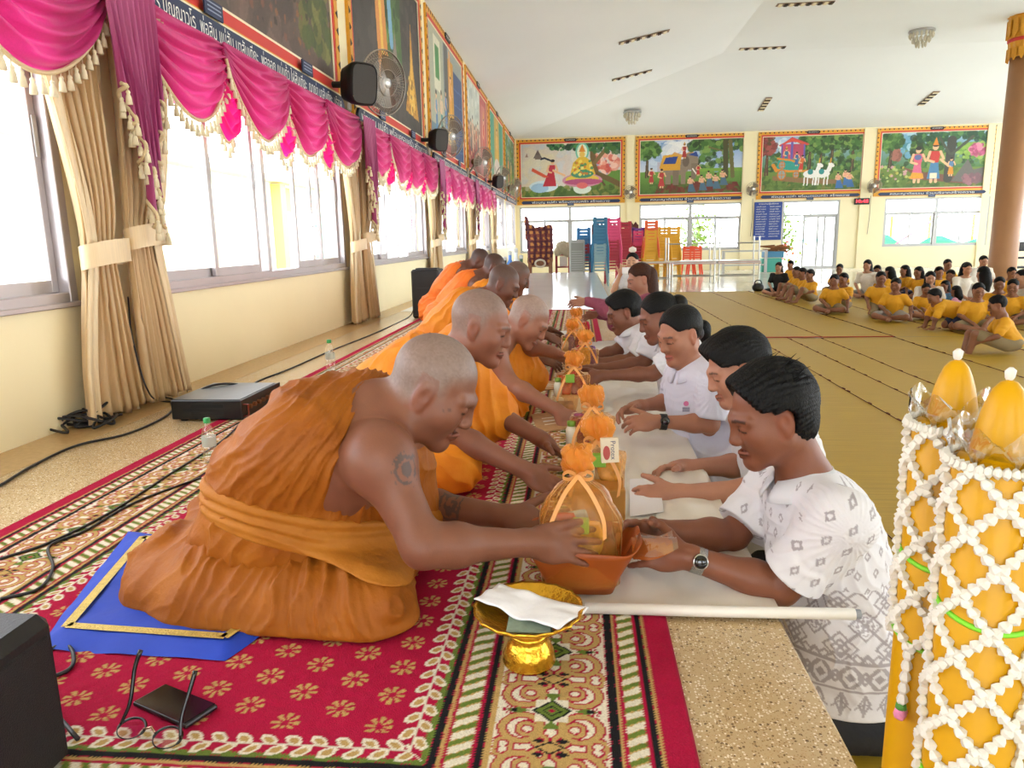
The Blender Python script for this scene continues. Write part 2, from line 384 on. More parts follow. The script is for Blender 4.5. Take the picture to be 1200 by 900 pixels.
for n, (a, c, z) in enumerate(BW):
    door = z == ZF
    w_ = struct(empty('door_1' if door else 'window_%d' % (n + 10), (a, YB + 0.05, z)))
    t = 0.06; tr = 1.48; mid = (a + c) / 2; yo0, yo1 = YB + 0.02, YB + 0.1
    f = MB(); f.box((a, yo0, z), (a + t, yo1, 1.99)); f.box((c - t, yo0, z), (c, yo1, 1.99)); f.box((a + t, yo0 + .003, 1.93), (c - t, yo1 - .003, 1.99)); f.box((a + t, yo0 + .003, tr - 0.03), (c - t, yo1 - .003, tr + 0.03))
    if not door: f.box((a + t, yo0 + .003, z), (c - t, yo1 - .003, z + t)); f.box((mid - 0.05, yo0 - .002, z + .001), (mid + 0.05, yo1 + .002, 1.988))
    for q in ((a + mid) / 2, (mid + c) / 2) if not door else (mid,): f.box((q - 0.015, yo0 + 0.02, tr), (q + 0.015, yo1 - 0.02, 1.96))
    f.build('door_frame' if door else 'window_frame', M_white_alu, w_)
    spans = [(a + t, mid - 0.05), (mid + 0.05, c - t)] if not door else [(a + 0.75, mid + 0.55), (mid + 0.25, c - t)]
    for k, (sa, sc) in enumerate(spans):
        if not door:
            sm = (sa + sc) / 2
            for (p0, p1, dy) in ((sa, sm + 0.04, 0.03), (sm - 0.04, sc, 0.06)):
                s_ = MB(); q = 0.04; yy = YB + dy
                s_.box((p0, yy, z + t), (p0 + q, yy + 0.02, tr - 0.03)); s_.box((p1 - q, yy, z + t), (p1, yy + 0.02, tr - 0.03)); s_.box((p0 + q, yy + .001, z + t), (p1 - q, yy + 0.019, z + t + q)); s_.box((p0 + q, yy + .001, tr - 0.03 - q), (p1 - q, yy + 0.019, tr - 0.03))
                so = s_.build('window_sash', M_white_alu, w_); MB().box((p0 + q, yy + 0.008, z + t + q), (p1 - q, yy + 0.012, tr - 0.03 - q)).build('pane', M_glass, so)
            MB().box((sa, YB + 0.05, tr + 0.03), (sc, YB + 0.055, 1.93)).build('pane', M_glass, w_)
        else:
            s_ = MB(); q = 0.07; yy = YB + 0.03 + 0.03 * k
            s_.box((sa, yy, z), (sa + q, yy + 0.03, tr - 0.03)); s_.box((sc - q, yy, z), (sc, yy + 0.03, tr - 0.03)); s_.box((sa + q, yy + .001, z), (sc - q, yy + 0.029, z + 0.1)); s_.box((sa + q, yy + .001, tr - 0.1), (sc - q, yy + 0.029, tr - 0.03))
            so = s_.build('door_leaf', M_white_alu, w_); MB().box((sa + q, yy + 0.012, z + 0.1), (sc - q, yy + 0.017, tr - 0.1)).build('pane', M_glass, so)
            MB().box((sa + 0.015, yy - 0.02, 0.5), (sa + 0.05, yy, 0.62), 0.005).build('door_handle', mat('teal_plastic', '#3f8f8a', 0.4), so)
    if door: MB().box((a + t, YB + 0.05, tr + 0.03), (c - t, YB + 0.055, 1.93)).build('pane', M_glass, w_)
# --- outdoors, washed out by the daylight
M_ground = mat('pale_concrete', '#d8d4cc', 0.9, var=0.05, vscale=0.4)
struct(MB().box((-40, -20, ZF - 0.5), (60, 70, ZF - 0.3)).build('ground', M_ground))
# ================================================================== murals
class Canvas:
    """paints a picture into the colour attribute of a fine grid mesh; u,v in 0..1 (v up), shapes in units of the picture's height"""
    def __init__(s, nu, nv, col, asp):
        s.nu, s.nv, s.asp = nu, nv, asp
        s.U, s.V = np.meshgrid(np.linspace(0, asp, nu), np.linspace(0, 1, nv), indexing='ij'); s.C = np.ones((nu, nv, 3)) * A(hexc(col)); s.r = np.random.default_rng(nu * 7 + int(asp * 100))
    def put(s, m, col, a=1.0):
        c = A(hexc(col)) if isinstance(col, str) else A(col); s.C[m] = s.C[m] * (1 - a) + c * a
    def ell(s, x, y, rx, ry, col, rot=0.0, a=1.0):
        c, q = math.cos(rot), math.sin(rot); dx, dy = s.U - x, s.V - y; s.put(((dx * c + dy * q) / rx) ** 2 + ((-dx * q + dy * c) / ry) ** 2 < 1, col, a)
    def rect(s, x0, y0, x1, y1, col, a=1.0): s.put((s.U >= x0) & (s.U <= x1) & (s.V >= y0) & (s.V <= y1), col, a)
    def poly(s, P, col, a=1.0):
        m = np.zeros(s.U.shape, bool); n = len(P)
        for i in range(n):
            (x0, y0), (x1, y1) = P[i], P[(i + 1) % n]
            if y0 == y1: continue
            m ^= ((y0 > s.V) != (y1 > s.V)) & (s.U < (x1 - x0) * (s.V - y0) / (y1 - y0) + x0)
        s.put(m, col, a)
    def line(s, P, wd, col, a=1.0):
        d = np.full(s.U.shape, 9.0)
        for (x0, y0), (x1, y1) in zip(P[:-1], P[1:]):
            dx, dy = x1 - x0, y1 - y0; t = np.clip(((s.U - x0) * dx + (s.V - y0) * dy) / (dx * dx + dy * dy + 1e-9), 0, 1)
            d = np.minimum(d, np.hypot(s.U - x0 - t * dx, s.V - y0 - t * dy))
        s.put(d < wd / 2, col, a)
    def blobs(s, n, x0, y0, x1, y1, size, cols, a=0.8, shape=1.0):
        for _ in range(n):
            z = size * s.r.uniform(0.5, 1.3); s.ell(s.r.uniform(x0, x1), s.r.uniform(y0, y1), z * shape, z, cols[s.r.integers(len(cols))], s.r.uniform(0, 3), a)
    def clump(s, n, x, y, rx, ry, size, cols, a=0.85):
        for _ in range(n):
            t, q = s.r.uniform(0, 6.28), math.sqrt(s.r.uniform(0, 1)); z = size * s.r.uniform(0.6, 1.3); s.ell(x + rx * q * math.cos(t), y + ry * q * math.sin(t), z * 1.3, z, cols[s.r.integers(len(cols))], s.r.uniform(0, 3), a)
    def grad(s, y0, y1, c0, c1):
        t = np.clip((s.V - y0) / (y1 - y0), 0, 1)[..., None]; m = (s.V >= y0) & (s.V <= y1); s.C[m] = (A(hexc(c0)) * (1 - t) + A(hexc(c1)) * t)[m]
    def figure(s, x, y, h, robe, skin='#e8b98e', top=None, hair='#2a1a14', crown=None, lean=0.0, kneel=False):
        """small clothed figure, feet at (x,y)"""
        L = lambda t: x + lean * h * t
        if kneel: s.poly([(x - .26 * h, y), (x + .22 * h, y), (L(.45) + .1 * h, y + .5 * h), (L(.45) - .12 * h, y + .5 * h)], robe)
        else:
            s.line([(x - .05 * h, y), (x - .04 * h, y + .3 * h)], .07 * h, skin); s.line([(x + .06 * h, y), (x + .05 * h, y + .3 * h)], .07 * h, skin)
            s.poly([(x - .15 * h, y + .08 * h), (x + .15 * h, y + .08 * h), (L(.5) + .08 * h, y + .52 * h), (L(.5) - .08 * h, y + .52 * h)], robe)
        s.poly([(L(.5) - .09 * h, y + .48 * h), (L(.5) + .09 * h, y + .48 * h), (L(.8) + .13 * h, y + .78 * h), (L(.8) - .13 * h, y + .78 * h)], top or robe)
        s.line([(L(.8) - .12 * h, y + .76 * h), (L(.6) - .17 * h, y + .55 * h), (L(.6) - .02 * h, y + .5 * h)], .06 * h, skin); s.line([(L(.8) + .12 * h, y + .76 * h), (L(.6) + .2 * h, y + .58 * h)], .06 * h, skin)
        s.ell(L(.9), y + .88 * h, .07 * h, .085 * h, skin); s.ell(L(.9), y + .93 * h, .075 * h, .055 * h, hair)
        if crown: s.poly([(L(.9) - .07 * h, y + .92 * h), (L(.9) + .07 * h, y + .92 * h), (L(.9), y + 1.12 * h)], crown)
    def tree(s, x, y, h, w, trunk='#4a3a28', greens=('#2f4f22', '#3f6a2c', '#55803a', '#6f9a48'), n=120):
        s.line([(x - .02, y), (x, y + h * .5), (x + w * .2, y + h * .85)], .06 * h, trunk); s.line([(x + .02, y), (x + .01, y + h * .5), (x - w * .3, y + h * .8)], .045 * h, trunk)
        s.line([(x - .01, y), (x + .006, y + h * .5)], .015 * h, '#7a6a48'); s.clump(n, x, y + h * .85, w, h * .28, .035, greens)
    def mesh(s, name, O, ux, uy):
        h = 1.0; O = A(O, float)
        V = O + s.U[..., None] / s.asp * A(ux) + s.V[..., None] * A(uy)
        c = s.C * (1 + 0.05 * s.r.standard_normal(s.C.shape[:2] + (1,))); return V.reshape(-1, 3), grid_faces(s.nu, s.nv), np.clip(c, 0, 1).reshape(-1, 3)
GR = ('#2f4f22', '#3f6a2c', '#55803a', '#7a9a48', '#26401c')
def paint_garden(c, flo=True):
    c.grad(0, 0.35, '#566f2d', '#6f8a3c'); c.grad(0.35, 1, '#4d7a3a', '#8fb2c4')
    c.blobs(160, 0, 0.0, c.asp, 0.3, 0.03, ('#4d6b2a', '#69843a', '#7d7a3a', '#3c5a24'), 0.7, 1.8)
    c.blobs(140, 0, 0.36, c.asp, 0.8, 0.05, GR, 0.8)
def paint(kind, nu=200, nv=112, asp=1.78):
    c = Canvas(nu, nv, '#60803c', asp)
    if kind == 'offering':
        c.grad(0, 0.2, '#47632a', '#5f7a38'); c.grad(0.2, 1, '#d9cfc0', '#c8ccd2'); c.blobs(60, 0, 0.3, 1.0, 0.9, 0.09, ('#dfd2b4', '#cbd0d8', '#d8c8c0', '#e4dcc8'), 0.5, 2.5)
        c.rect(1.25, 0.2, 1.78, 0.48, '#5f8a3a'); c.blobs(60, 0, 0, 1.78, 0.2, 0.03, ('#3f5a24', '#6f8a3c', '#8a8a44'), 0.7, 2)
        c.poly([(.22, .74), (.3, .9), (.38, .74)], '#6a5a5a'); c.rect(.25, .72, .35, .8, '#7a6a66'); c.poly([(.07, .76), (.1, .84), (.13, .76)], '#a08078')
        c.clump(70, 1.5, .6, .25, .18, .05, ('#d86a5a', '#e8a08a', '#8aa8c8', '#f0c8b8', '#c8504a'))
        c.line([(1.28, .95), (1.3, .6), (1.36, .42), (1.6, .3), (1.78, .2)], .1, '#6f5a36'); c.line([(1.32, .62), (1.6, .98)], .07, '#7a6640'); c.line([(1.36, .42), (1.5, .2)], .04, '#5f4a2c')
        c.blobs(130, .45, .88, 1.78, 1.0, .04, ('#24502f', '#2f6a3c', '#1c3f28', '#4f8a4a'), .9)
        c.blobs(50, 1.3, .8, 1.78, 1.0, .04, ('#24502f', '#2f6a3c', '#3f6a30'), .9)
        c.ell(.4, .2, .26, .11, '#cfe0ea'); c.ell(.33, .17, .16, .09, '#9fc0dc'); c.ell(1.1, .14, .16, .1, '#d8e4d8')
        c.figure(.52, .2, .52, '#b8283c', top='#c03048', kneel=True, lean=.1); c.poly([(.5, .38), (.2, .56), (.18, .5), (.42, .36)], '#d8583c'); c.line([(.55, .68), (.42, .74), (.36, .72)], .035, '#22283a'); c.line([(.58, .5), (.78, .4)], .04, '#e8b98e')
        c.ell(1.1, .3, .36, .13, '#c88aa0'); c.ell(1.1, .32, .3, .09, '#e0c04a'); c.ell(1.12, .27, .34, .06, '#b0507a'); c.ell(1.1, .2, .1, .06, '#d86a6a')
        c.ell(1.1, .84, .12, .17, '#6fc0a8'); c.ell(1.1, .84, .09, .14, '#e8f0d8'); c.poly([(.88, .4), (1.34, .4), (1.26, .66), (1.16, .74), (1.04, .74), (.94, .64)], '#e0b83a'); c.ell(1.1, .42, .2, .08, '#4a8a6a')
        c.blobs(40, .95, .4, 1.28, .7, .025, ('#f0d860', '#3a8a5a', '#c8782a', '#e8e080'), .9); c.ell(1.1, .79, .05, .06, '#e8c05a'); c.poly([(1.04, .84), (1.16, .84), (1.1, .98)], '#e08a2a')
    elif kind == 'elephant':
        c.grad(0, .42, '#41622a', '#6f9a40'); c.grad(.42, 1, '#c8d4e4', '#5f8fc8'); c.blobs(40, .3, .6, 1.3, 1, .08, ('#f0f0f0', '#cfdcea', '#7fa4d0'), .6, 2.5)
        c.rect(.3, .42, 1.05, .6, '#b8b4c8'); c.poly([(.5, .68), (.6, .78), (.75, .72), (.9, .8), (1.0, .68)], '#d8a060')
        c.poly([(.3, .02), (1.78, .02), (1.7, .2), (1.0, .22), (.4, .18), (.28, .08)], '#6a2c24'); c.blobs(60, 1.0, .45, 1.6, .8, .05, GR, .85); c.rect(1.0, .4, 1.78, .46, '#7aa23c')
        c.blobs(80, 0, 0, 1.78, .2, .03, ('#3f5a24', '#557a30'), .5, 2); c.blobs(30, .3, .02, 1.7, .17, .03, ('#6a2c24', '#7a342a'), .8, 2)
        c.tree(.12, .32, .6, .22, n=160); c.blobs(120, .85, .8, 1.78, 1, .05, GR, .9); c.line([(1.5, .3), (1.48, .95)], .09, '#4a4a28'); c.line([(1.62, .3), (1.56, .95)], .07, '#6a6438'); c.line([(1.42, .78), (1.2, .85)], .03, '#6a6438')
        G = '#8a7a68'; c.ell(.62, .5, .24, .16, G); c.rect(.44, .18, .54, .45, G); c.rect(.58, .16, .68, .45, '#7a6a5a'); c.rect(.72, .18, .8, .45, G); c.ell(.88, .6, .14, .16, G); c.poly([(.9, .56), (1.02, .56), (.98, .28), (.92, .24), (.9, .3)], '#7a6a5a'); c.ell(.8, .6, .06, .1, '#6a5a4c'); c.line([(.92, .46), (.99, .36)], .02, '#f0ece0')
        c.poly([(.34, .5), (.4, .72), (.6, .74), (.72, .7), (.7, .44), (.36, .44)], '#d8a030'); c.poly([(.4, .56), (.45, .68), (.66, .7), (.62, .56)], '#23408a'); c.poly([(.84, .72), (1.02, .68), (.98, .78)], '#23408a')
        c.figure(.77, .66, .28, '#a83232', crown='#d8a030'); c.figure(.2, .2, .3, '#b83a3a'); c.figure(.38, .12, .36, '#b83a3a'); c.figure(1.02, .33, .22, '#c03030')
        for x, y in ((.92, .03), (1.12, .05), (1.24, .12), (1.36, .07), (1.48, .14)): c.figure(x, y, .3, '#4a6a80', top='#e0a888', kneel=True, lean=-.15)
    elif kind == 'chariot':
        paint_garden(c); c.grad(.75, 1, '#7a9a6a', '#9fbcd8'); c.blobs(60, .15, .7, .6, .95, .06, ('#a8c4e0', '#dfe8f0'), .7); c.poly([(.2, .28), (1.4, .18), (1.5, .1), (.9, .12), (.2, .2)], '#8a6a44')
        c.tree(.08, .3, .65, .16, trunk='#5a3a30', greens=('#7a3a3a', '#a05048', '#5a4a2c', '#8a3a34'), n=110)
        for x, hh in ((.85, .8), (1.25, .85), (1.62, .8), (1.05, .7)): c.tree(x, .34, hh - .1, .2, n=110)
        c.blobs(160, .7, .75, 1.78, 1, .045, GR, .85); c.blobs(60, 1.1, .3, 1.7, .6, .04, GR, .8)
        c.poly([(.33, .86), (.52, .99), (.83, .86), (.52, .9)], '#c83a4a'); c.poly([(.28, .84), (.52, .97), (.84, .85), (.8, .83), (.52, .92), (.32, .82)], '#d8503c'); c.rect(.35, .56, .5, .86, '#c8506a'); c.rect(.55, .6, .74, .86, '#b84a64'); c.rect(.5, .55, .55, .9, '#6a5aa8'); c.rect(.33, .55, .36, .86, '#6a5aa8'); c.rect(.73, .6, .76, .85, '#6a5aa8')
        c.figure(.43, .5, .3, '#3a7a9a', crown='#d8a030'); c.poly([(.26, .42), (.3, .6), (.5, .56), (.7, .5), (.72, .38), (.4, .36)], '#2f9a8a'); c.line([(.24, .4), (.5, .36), (.85, .36)], .04, '#d88a2a'); c.line([(.28, .6), (.5, .57), (.7, .5)], .035, '#d88a2a'); c.line([(.2, .48), (.26, .38)], .06, '#d88a2a')
        for x, y, r in ((.36, .3, .1), (.36, .48, .07), (.62, .3, .07)):
            c.ell(x, y, r * .8, r, '#c8752a'); c.ell(x, y, r * .6, r * .78, '#8aa09a'); c.line([(x - r * .6, y), (x + r * .6, y)], .014, '#c8752a'); c.line([(x, y - r * .7), (x, y + r * .7)], .014, '#c8752a')
        c.figure(.7, .36, .3, '#c84030', top='#d86a30', lean=.1); c.figure(.62, .46, .26, '#3a6a9a')
        for x in (.84, 1.04):
            Wt = '#eceae4'; c.ell(x + .05, .3, .14, .075, Wt); c.poly([(x + .1, .3), (x + .2, .34), (x + .24, .46), (x + .16, .46)], Wt); c.ell(x + .21, .46, .06, .035, Wt, -.5); c.ell(x + .04, .34, .05, .05, '#2f8a8a')
            for q in (-.06, .0, .1, .16): c.line([(x + q, .27), (x + q - .01, .1)], .022, Wt)
            c.line([(x + .19, .5), (x + .2, .58)], .02, '#d8a030')
        for x, y in ((1.42, .03), (1.55, .08), (1.62, .04)): c.figure(x, y, .3, '#3a6aa0', top='#e0a080', kneel=True, lean=-.15)
    elif kind == 'family':
        paint_garden(c); c.grad(.8, 1, '#7aa4b8', '#a8c8dc'); c.blobs(40, .3, .55, .6, .95, .06, ('#6fa8c8', '#a8d0dc', '#4a8a9a'), .8); c.poly([(.2, .45), (.34, .4), (.7, .14), (1.5, .04), (1.78, .1), (1.0, .24), (.6, .3)], '#7a5040')
        c.tree(.16, .35, .6, .2, n=140); c.blobs(140, .5, .5, 1.0, .92, .05, GR, .85); c.clump(40, .26, .6, .06, .09, .03, ('#8a5a4a', '#a86a5a')); c.blobs(30, .0, .1, .5, .4, .025, ('#c8c05a', '#d8a0a8', '#b8c878'), .8)
        c.blobs(120, .6, .84, 1.78, 1, .045, ('#2a5a3c', '#3a6a3a', '#234a30', '#5a8a4a'), .9); c.blobs(60, 1.25, .5, 1.78, .8, .04, ('#8ab04a', '#6a9a3c', '#a0c05a'), .8)
        c.line([(1.14, .15), (1.16, .85)], .15, '#3f4038'); c.line([(1.18, .6), (1.5, .9)], .05, '#4a5040'); c.line([(1.14, .6), (.95, .9)], .04, '#4a5040'); c.clump(60, 1.6, .66, .13, .1, .03, ('#c8608a', '#e08aa0', '#a84a6a'))
        c.poly([(1.2, .1), (1.45, .5), (1.55, .3), (1.78, .36), (1.78, .05)], '#6a6660'); c.clump(30, 1.55, .14, .16, .08, .04, ('#9a6a72', '#7a5a60', '#b08088'))
        c.figure(.62, .1, .66, '#d86a8a', top='#d8607a', hair='#2a2420'); c.poly([(.5, .16), (.74, .16), (.72, .26), (.54, .28)], '#e0a030'); c.ell(.62, .55, .06, .05, '#5a6a9a'); c.figure(.9, .1, .72, '#4a80a8', top='#c83a32', crown='#e08a2a'); c.rect(.84, .16, .96, .26, '#e8dcc0'); c.line([(1.0, .5), (1.14, .38)], .04, '#e8b98e'); c.figure(1.18, .2, .34, '#d8902a', top='#5a80a8')
    elif kind == 'road':
        c.grad(0, 1, '#5a4a44', '#4a5a3a'); c.blobs(260, 0, .0, asp, .7, .05, ('#5a4a44', '#6a544c', '#4c403c', '#7a6258'), .6, 2); c.blobs(200, 0, .1, .55, 1, .05, ('#3f5a24', '#6a7a34', '#4a5a2c', '#8a8a4a', '#2f4420'), .8); c.blobs(160, 1.35, .1, asp, .7, .045, ('#4a5a2c', '#6a6a34', '#7a7a40', '#3f4a28'), .8)
        c.blobs(60, .7, .05, 1.5, .35, .014, ('#7a5040', '#3a302c', '#8a5a3a'), .9); c.ell(1.05, .5, .2, .26, '#6a6660'); c.ell(1.05, .52, .15, .2, '#48443f'); c.line([(1.03, .8), (1.07, .42)], .05, '#e0b090'); c.line([(.97, .8), (.95, .5)], .04, '#e0b090'); c.poly([(.8, .6), (1.3, .55), (1.35, .95), (.75, .95)], '#4a443c', .6)
    elif kind == 'night':
        c.grad(0, 1, '#4a4440', '#302c2a'); c.blobs(160, 0, 0, asp, 1, .07, ('#3a3633', '#4a4440', '#2c2927', '#544c48'), .5, .6); c.poly([(.55, .35), (1.2, .35), (1.15, 1), (.6, 1)], '#4a6a3a'); c.blobs(60, .6, .4, 1.15, 1, .05, GR, .8); c.line([(.85, .95), (.9, .5)], .1, '#7aa8c8'); c.poly([(.55, .2), (.8, .3), (.72, 1), (.5, 1)], '#d89048'); c.line([(.62, .95), (.66, .3)], .06, '#e8c05a')
        c.poly([(1.25, .12), (1.68, .1), (1.55, .45), (1.5, .8), (1.44, .45)], '#c8902f'); c.poly([(1.36, .15), (1.58, .14), (1.5, .6)], '#e8b84a'); c.blobs(30, 1.3, .12, 1.6, .4, .02, ('#8a5a20', '#f0d070'), .8); c.poly([(.88, .3), (1.1, .25), (1.0, .6)], '#8a7a70')
    elif kind == 'palace':
        c.grad(0, 1, '#5a7a8a', '#9aa098'); c.rect(0, .2, .7, 1, '#aeb09a'); c.rect(.25, .5, .55, .95, '#dcd8c0'); c.rect(.3, .6, .5, .88, '#4a8a4a'); c.rect(.75, 0, .95, 1, '#5a5a5c'); c.rect(1.25, .0, asp, .85, '#2f4a7a')
        for k in range(5): c.line([(1.25, .15 * k + .08), (asp, .15 * k + .1)], .012, '#4a6a9a')
        c.rect(.95, .15, 1.25, .9, '#c8902f'); c.line([(1.05, .3), (1.05, .95)], .08, '#e0a060'); c.poly([(.85, .05), (1.3, .05), (1.2, .4), (.9, .4)], '#d8a838'); c.rect(.7, 0, 1.25, .1, '#a83a34')
        c.figure(.3, .1, .4, '#4a7aa8', top='#6a9ac0'); c.figure(.55, .12, .42, '#3a8a8a', top='#d8c0a0'); c.figure(.78, .2, .4, '#5a8ac0'); c.figure(1.08, .3, .5, '#e0a030', crown='#f0c850')
    elif kind == 'crowd':
        c.grad(0, 1, '#9a5a4a', '#c8cdc0'); c.rect(0, .55, 1.0, 1, '#c8ccc0'); c.blobs(60, 0, .6, 1.0, 1, .05, ('#dfe2d8', '#a8b0a8', '#c0c8c0'), .7); c.rect(1.1, .0, asp, 1, '#b85a5a'); c.rect(1.25, .1, 1.6, .9, '#c87a70'); c.rect(0, 0, 1.1, .25, '#8a2f34')
        for k in range(7): c.figure(.12 + .15 * k, .12 + .05 * (k % 3), .42, ('#a83a3a', '#5a5a60', '#c8a890', '#7a3a3a')[k % 4])
        c.figure(1.45, .2, .6, '#c8403a', crown='#e0a030')
    elif kind == 'green':
        c.grad(0, 1, '#5a9a7a', '#4aa088'); c.rect(.55, 0, 1.2, 1, '#c8a048'); c.figure(.9, .2, .7, '#e0b040', crown='#f0d060'); c.ell(.9, .2, .45, .2, '#d8c8c0'); c.rect(1.3, 0, 1.5, 1, '#3f8a74'); c.blobs(40, .1, 0, 1.5, .3, .05, ('#c8b8b0', '#a89890', '#e0d0c0'), .8)
    else:
        paint_garden(c); c.figure(.6, .1, .6, '#d8783a', crown='#e0b040'); c.figure(1.1, .1, .55, '#c8a03a'); c.blobs(80, 0, .7, asp, 1, .06, GR, .9)
    return c
M_print = vmat('painted_mural', 0.5, bump=0.05, bscale=120)
M_gold = mat('gold_frame_paint', '#e0a030', 0.4, 0.15, var=0.08, vscale=30)
M_redp = mat('red_paint', '#d03c34', 0.5); M_crm = mat('cream_paint', '#f0e4c4', 0.55); M_blk = mat('black_paint', '#1d1a18', 0.5); M_navy = mat('navy_signboard', '#1f2e52', 0.5); M_wht = mat('white_lettering', '#f2f2ee', 0.6); M_orn = mat('gold_relief', '#c98a1c', 0.45, 0.2, var=0.15, vscale=40, bump=0.5, bscale=60)
def mural(kind, O, ux, n, W, z0, z1, label, text, teeth=True, left=False, grid=(200, 112)):
    """framed wall picture; O = lower left corner on the wall, ux along the wall, n out of it"""
    O = A(O, float); ux = A(ux, float); n = A(n, float); uz = A([0, 0, 1.0])
    t = empty('mural', O + ux * W / 2 + uz * 0 + n * 0.0, label, 'mural', 'painted murals high on the walls')
    Hh = z1 - z0; bm = 0.28 if left else 0.26; ft = 0.15
    P = lambda u, v, d: O + ux * u + uz * v + n * d
    def fr(name, i0, i1, d0, d1, m, bot0=None, bot1=None):
        q = MB(); a0, b0 = i0, i0 if bot0 is None else bot0; a1, b1 = i1, i1 if bot1 is None else bot1
        out = [(a0, b0), (W - a0, b0), (W - a0, Hh - a0), (a0, Hh - a0)]; inn = [(a1, b1), (W - a1, b1), (W - a1, Hh - a1), (a1, Hh - a1)]
        V = [P(*p, d0) for p in out] + [P(*p, d0) for p in inn] + [P(*p, d1) for p in out] + [P(*p, d1) for p in inn]; Fc = []
        for i in range(4):
            j = (i + 1) % 4; Fc += [(8 + i, 8 + j, 12 + j, 12 + i), (i, j, 8 + j, 8 + i), (4 + j, 4 + i, 12 + i, 12 + j)]
        q.add(V, Fc); return q.build(name, m, t)
    rb = .085 if left else .05; fr('frame', 0, ft - .05, 0.0, 0.035, M_gold, 0, bm - rb); fr('inner_border', ft - .05, ft, 0.0, 0.03, M_redp, bm - rb, bm); fr('fillet', ft, ft + .022, 0.0, 0.024, M_crm, bm, bm + .022)
    if left: MB().box(P(.05, .158, .03), P(W - .05, .18, .046)).build('white_strip', M_crm, t)
    c = paint(kind, *grid); wI, hI = W - 2 * ft - .044, Hh - bm - ft - .044
    V, Fc, cc = c.mesh(kind, P(ft + .022, bm + .022, .012), ux * wI, uz * hI); 
    if np.dot(np.cross(ux, uz), n) > 0: pass
    build('canvas', V, Fc, M_print, t, True, cc)
    q = MB()                                         # row of dark teeth around the gilt border
    st = 0.155 if teeth else 0.3
    for u in np.arange(st / 2, W, st):
        q.slab([(-.035, 0), (.035, 0), (0, -.055)], .004, P(u, Hh - .012, .036), ux, uz)
    for v in np.arange(st, Hh - .1, st):
        for u, sg in ((.012, 1), (W - .012, -1)): q.slab([(0, -.035), (.055 * sg, 0), (0, .035)][::sg], .004, P(u, v, .036), ux, uz)
    tag(q.build('dark_teeth', M_blk, t), kind='stuff')
    q = MB(); hb = 0.15 if left else .115; e_ = .04 if left else .15; v0 = .005 if left else .02; q.slab([(e_ + .07, v0), (W - e_ - .07, v0), (W - e_, v0 + hb / 2), (W - e_ - .07, v0 + hb), (e_ + .07, v0 + hb), (e_, v0 + hb / 2)], .03, P(0, 0, .036), ux, uz); cb = q.build('caption_board', M_navy, t)
    put_text('caption', text, .125 if left else .105, P(W / 2, v0 + hb / 2 - .004, .07), ux, uz, M_wht, cb, fit=W * (.92 if left else .72))
    q = MB(); pw = .2; q.slab([(W / 2 - pw, Hh - .1), (W / 2 + pw, Hh - .1), (W / 2 + pw + .04, Hh - .05), (W / 2 + pw, Hh), (W / 2 - pw, Hh), (W / 2 - pw - .04, Hh - .05)], .02, P(0, 0, .037), ux, uz); tp = q.build('title_plaque', M_blk, t)
    put_text('title', 'พระเวสสันดรชาดก', .055, P(W / 2, Hh - .05, .06), ux, uz, M_wht, tp, fit=.34)
    for u in ((W * .28, W * .72) if left else (W * .5,)):
        q = MB(); v0 = .17 if left else -.06; q.slab([(u - .12, v0), (u + .12, v0), (u + .12, v0 + .1), (u - .12, v0 + .1)], .012, P(0, 0, .062), ux, uz); sp = q.build('name_plate', M_navy, t)
        for k in range(3): MB().slab([(u - .09, v0 + .025 + .025 * k), (u + .09, v0 + .025 + .025 * k), (u + .09, v0 + .034 + .025 * k), (u - .09, v0 + .034 + .025 * k)], .002, P(0, 0, .0745), ux, uz).build('print_line', mat('grey_print', '#8f9bb5'), sp)
    return t
CAP = ('พระ พร ปัญญาวโร  พ่อสิม แม่สัน มาสันเทียะ  พ่อจอก แม่แก้ว ใฝสันเทียะ  ญาญ่า มาสันเทียะ  บริจาค', 'พ่อบุญ แม่คำ พร้อมครอบครัว สร้างถวาย', 'คณะญาติธรรม ร่วมบริจาคสร้างถวาย')
LW = ('road', 'road', 'night', 'palace', 'crowd', 'green', 'gold')
for k, kd in enumerate(LW):
    ya = 3.77 + BAY * (k - 1)
    lab = ('mural of a grey rocky track, partly out of view over the first window', 'mural of a dirt road with wheel and brush above the pink swags', 'dark brown mural with a golden spire beside the large wall fan', 'mural of a palace room with a blue curtain, third along the window wall', 'mural of a crowd below pale sky with a red panel, window wall', 'mural with teal ground and a golden figure, window wall', 'small-looking mural in the far corner of the window wall')[k]
    if k == 0: continue
    mural(kd, (XW, ya, 2.06), (0, 1, 0), (1, 0, 0), 3.73, 2.06, ZT - .02, lab, CAP[0] if k == 1 else CAP[k % 2 + 1], left=True, grid=(220, 130) if k < 3 else (150, 90))
for k, (kd, x0, x1, lab) in enumerate((('offering', -2.28, 1.70, 'mural of a kneeling figure before a seated one with a halo, back wall corner'), ('elephant', 2.08, 6.07, 'mural of an elephant with blue and gold cloth and kneeling men'), ('chariot', 6.43, 10.21, 'mural of a canopied chariot drawn by white horses'), ('family', 10.53, 14.5, 'mural of a couple walking with a child beside a big tree'), ('gold', 14.85, 18.6, 'mural mostly hidden behind the brown column'))):
    mural(kd, (x0, YB - (0.0), 2.07), (1, 0, 0), (0, -1, 0), x1 - x0, 2.07, ZT - .02, lab, CAP[1 + k % 2], grid=(240, 134))
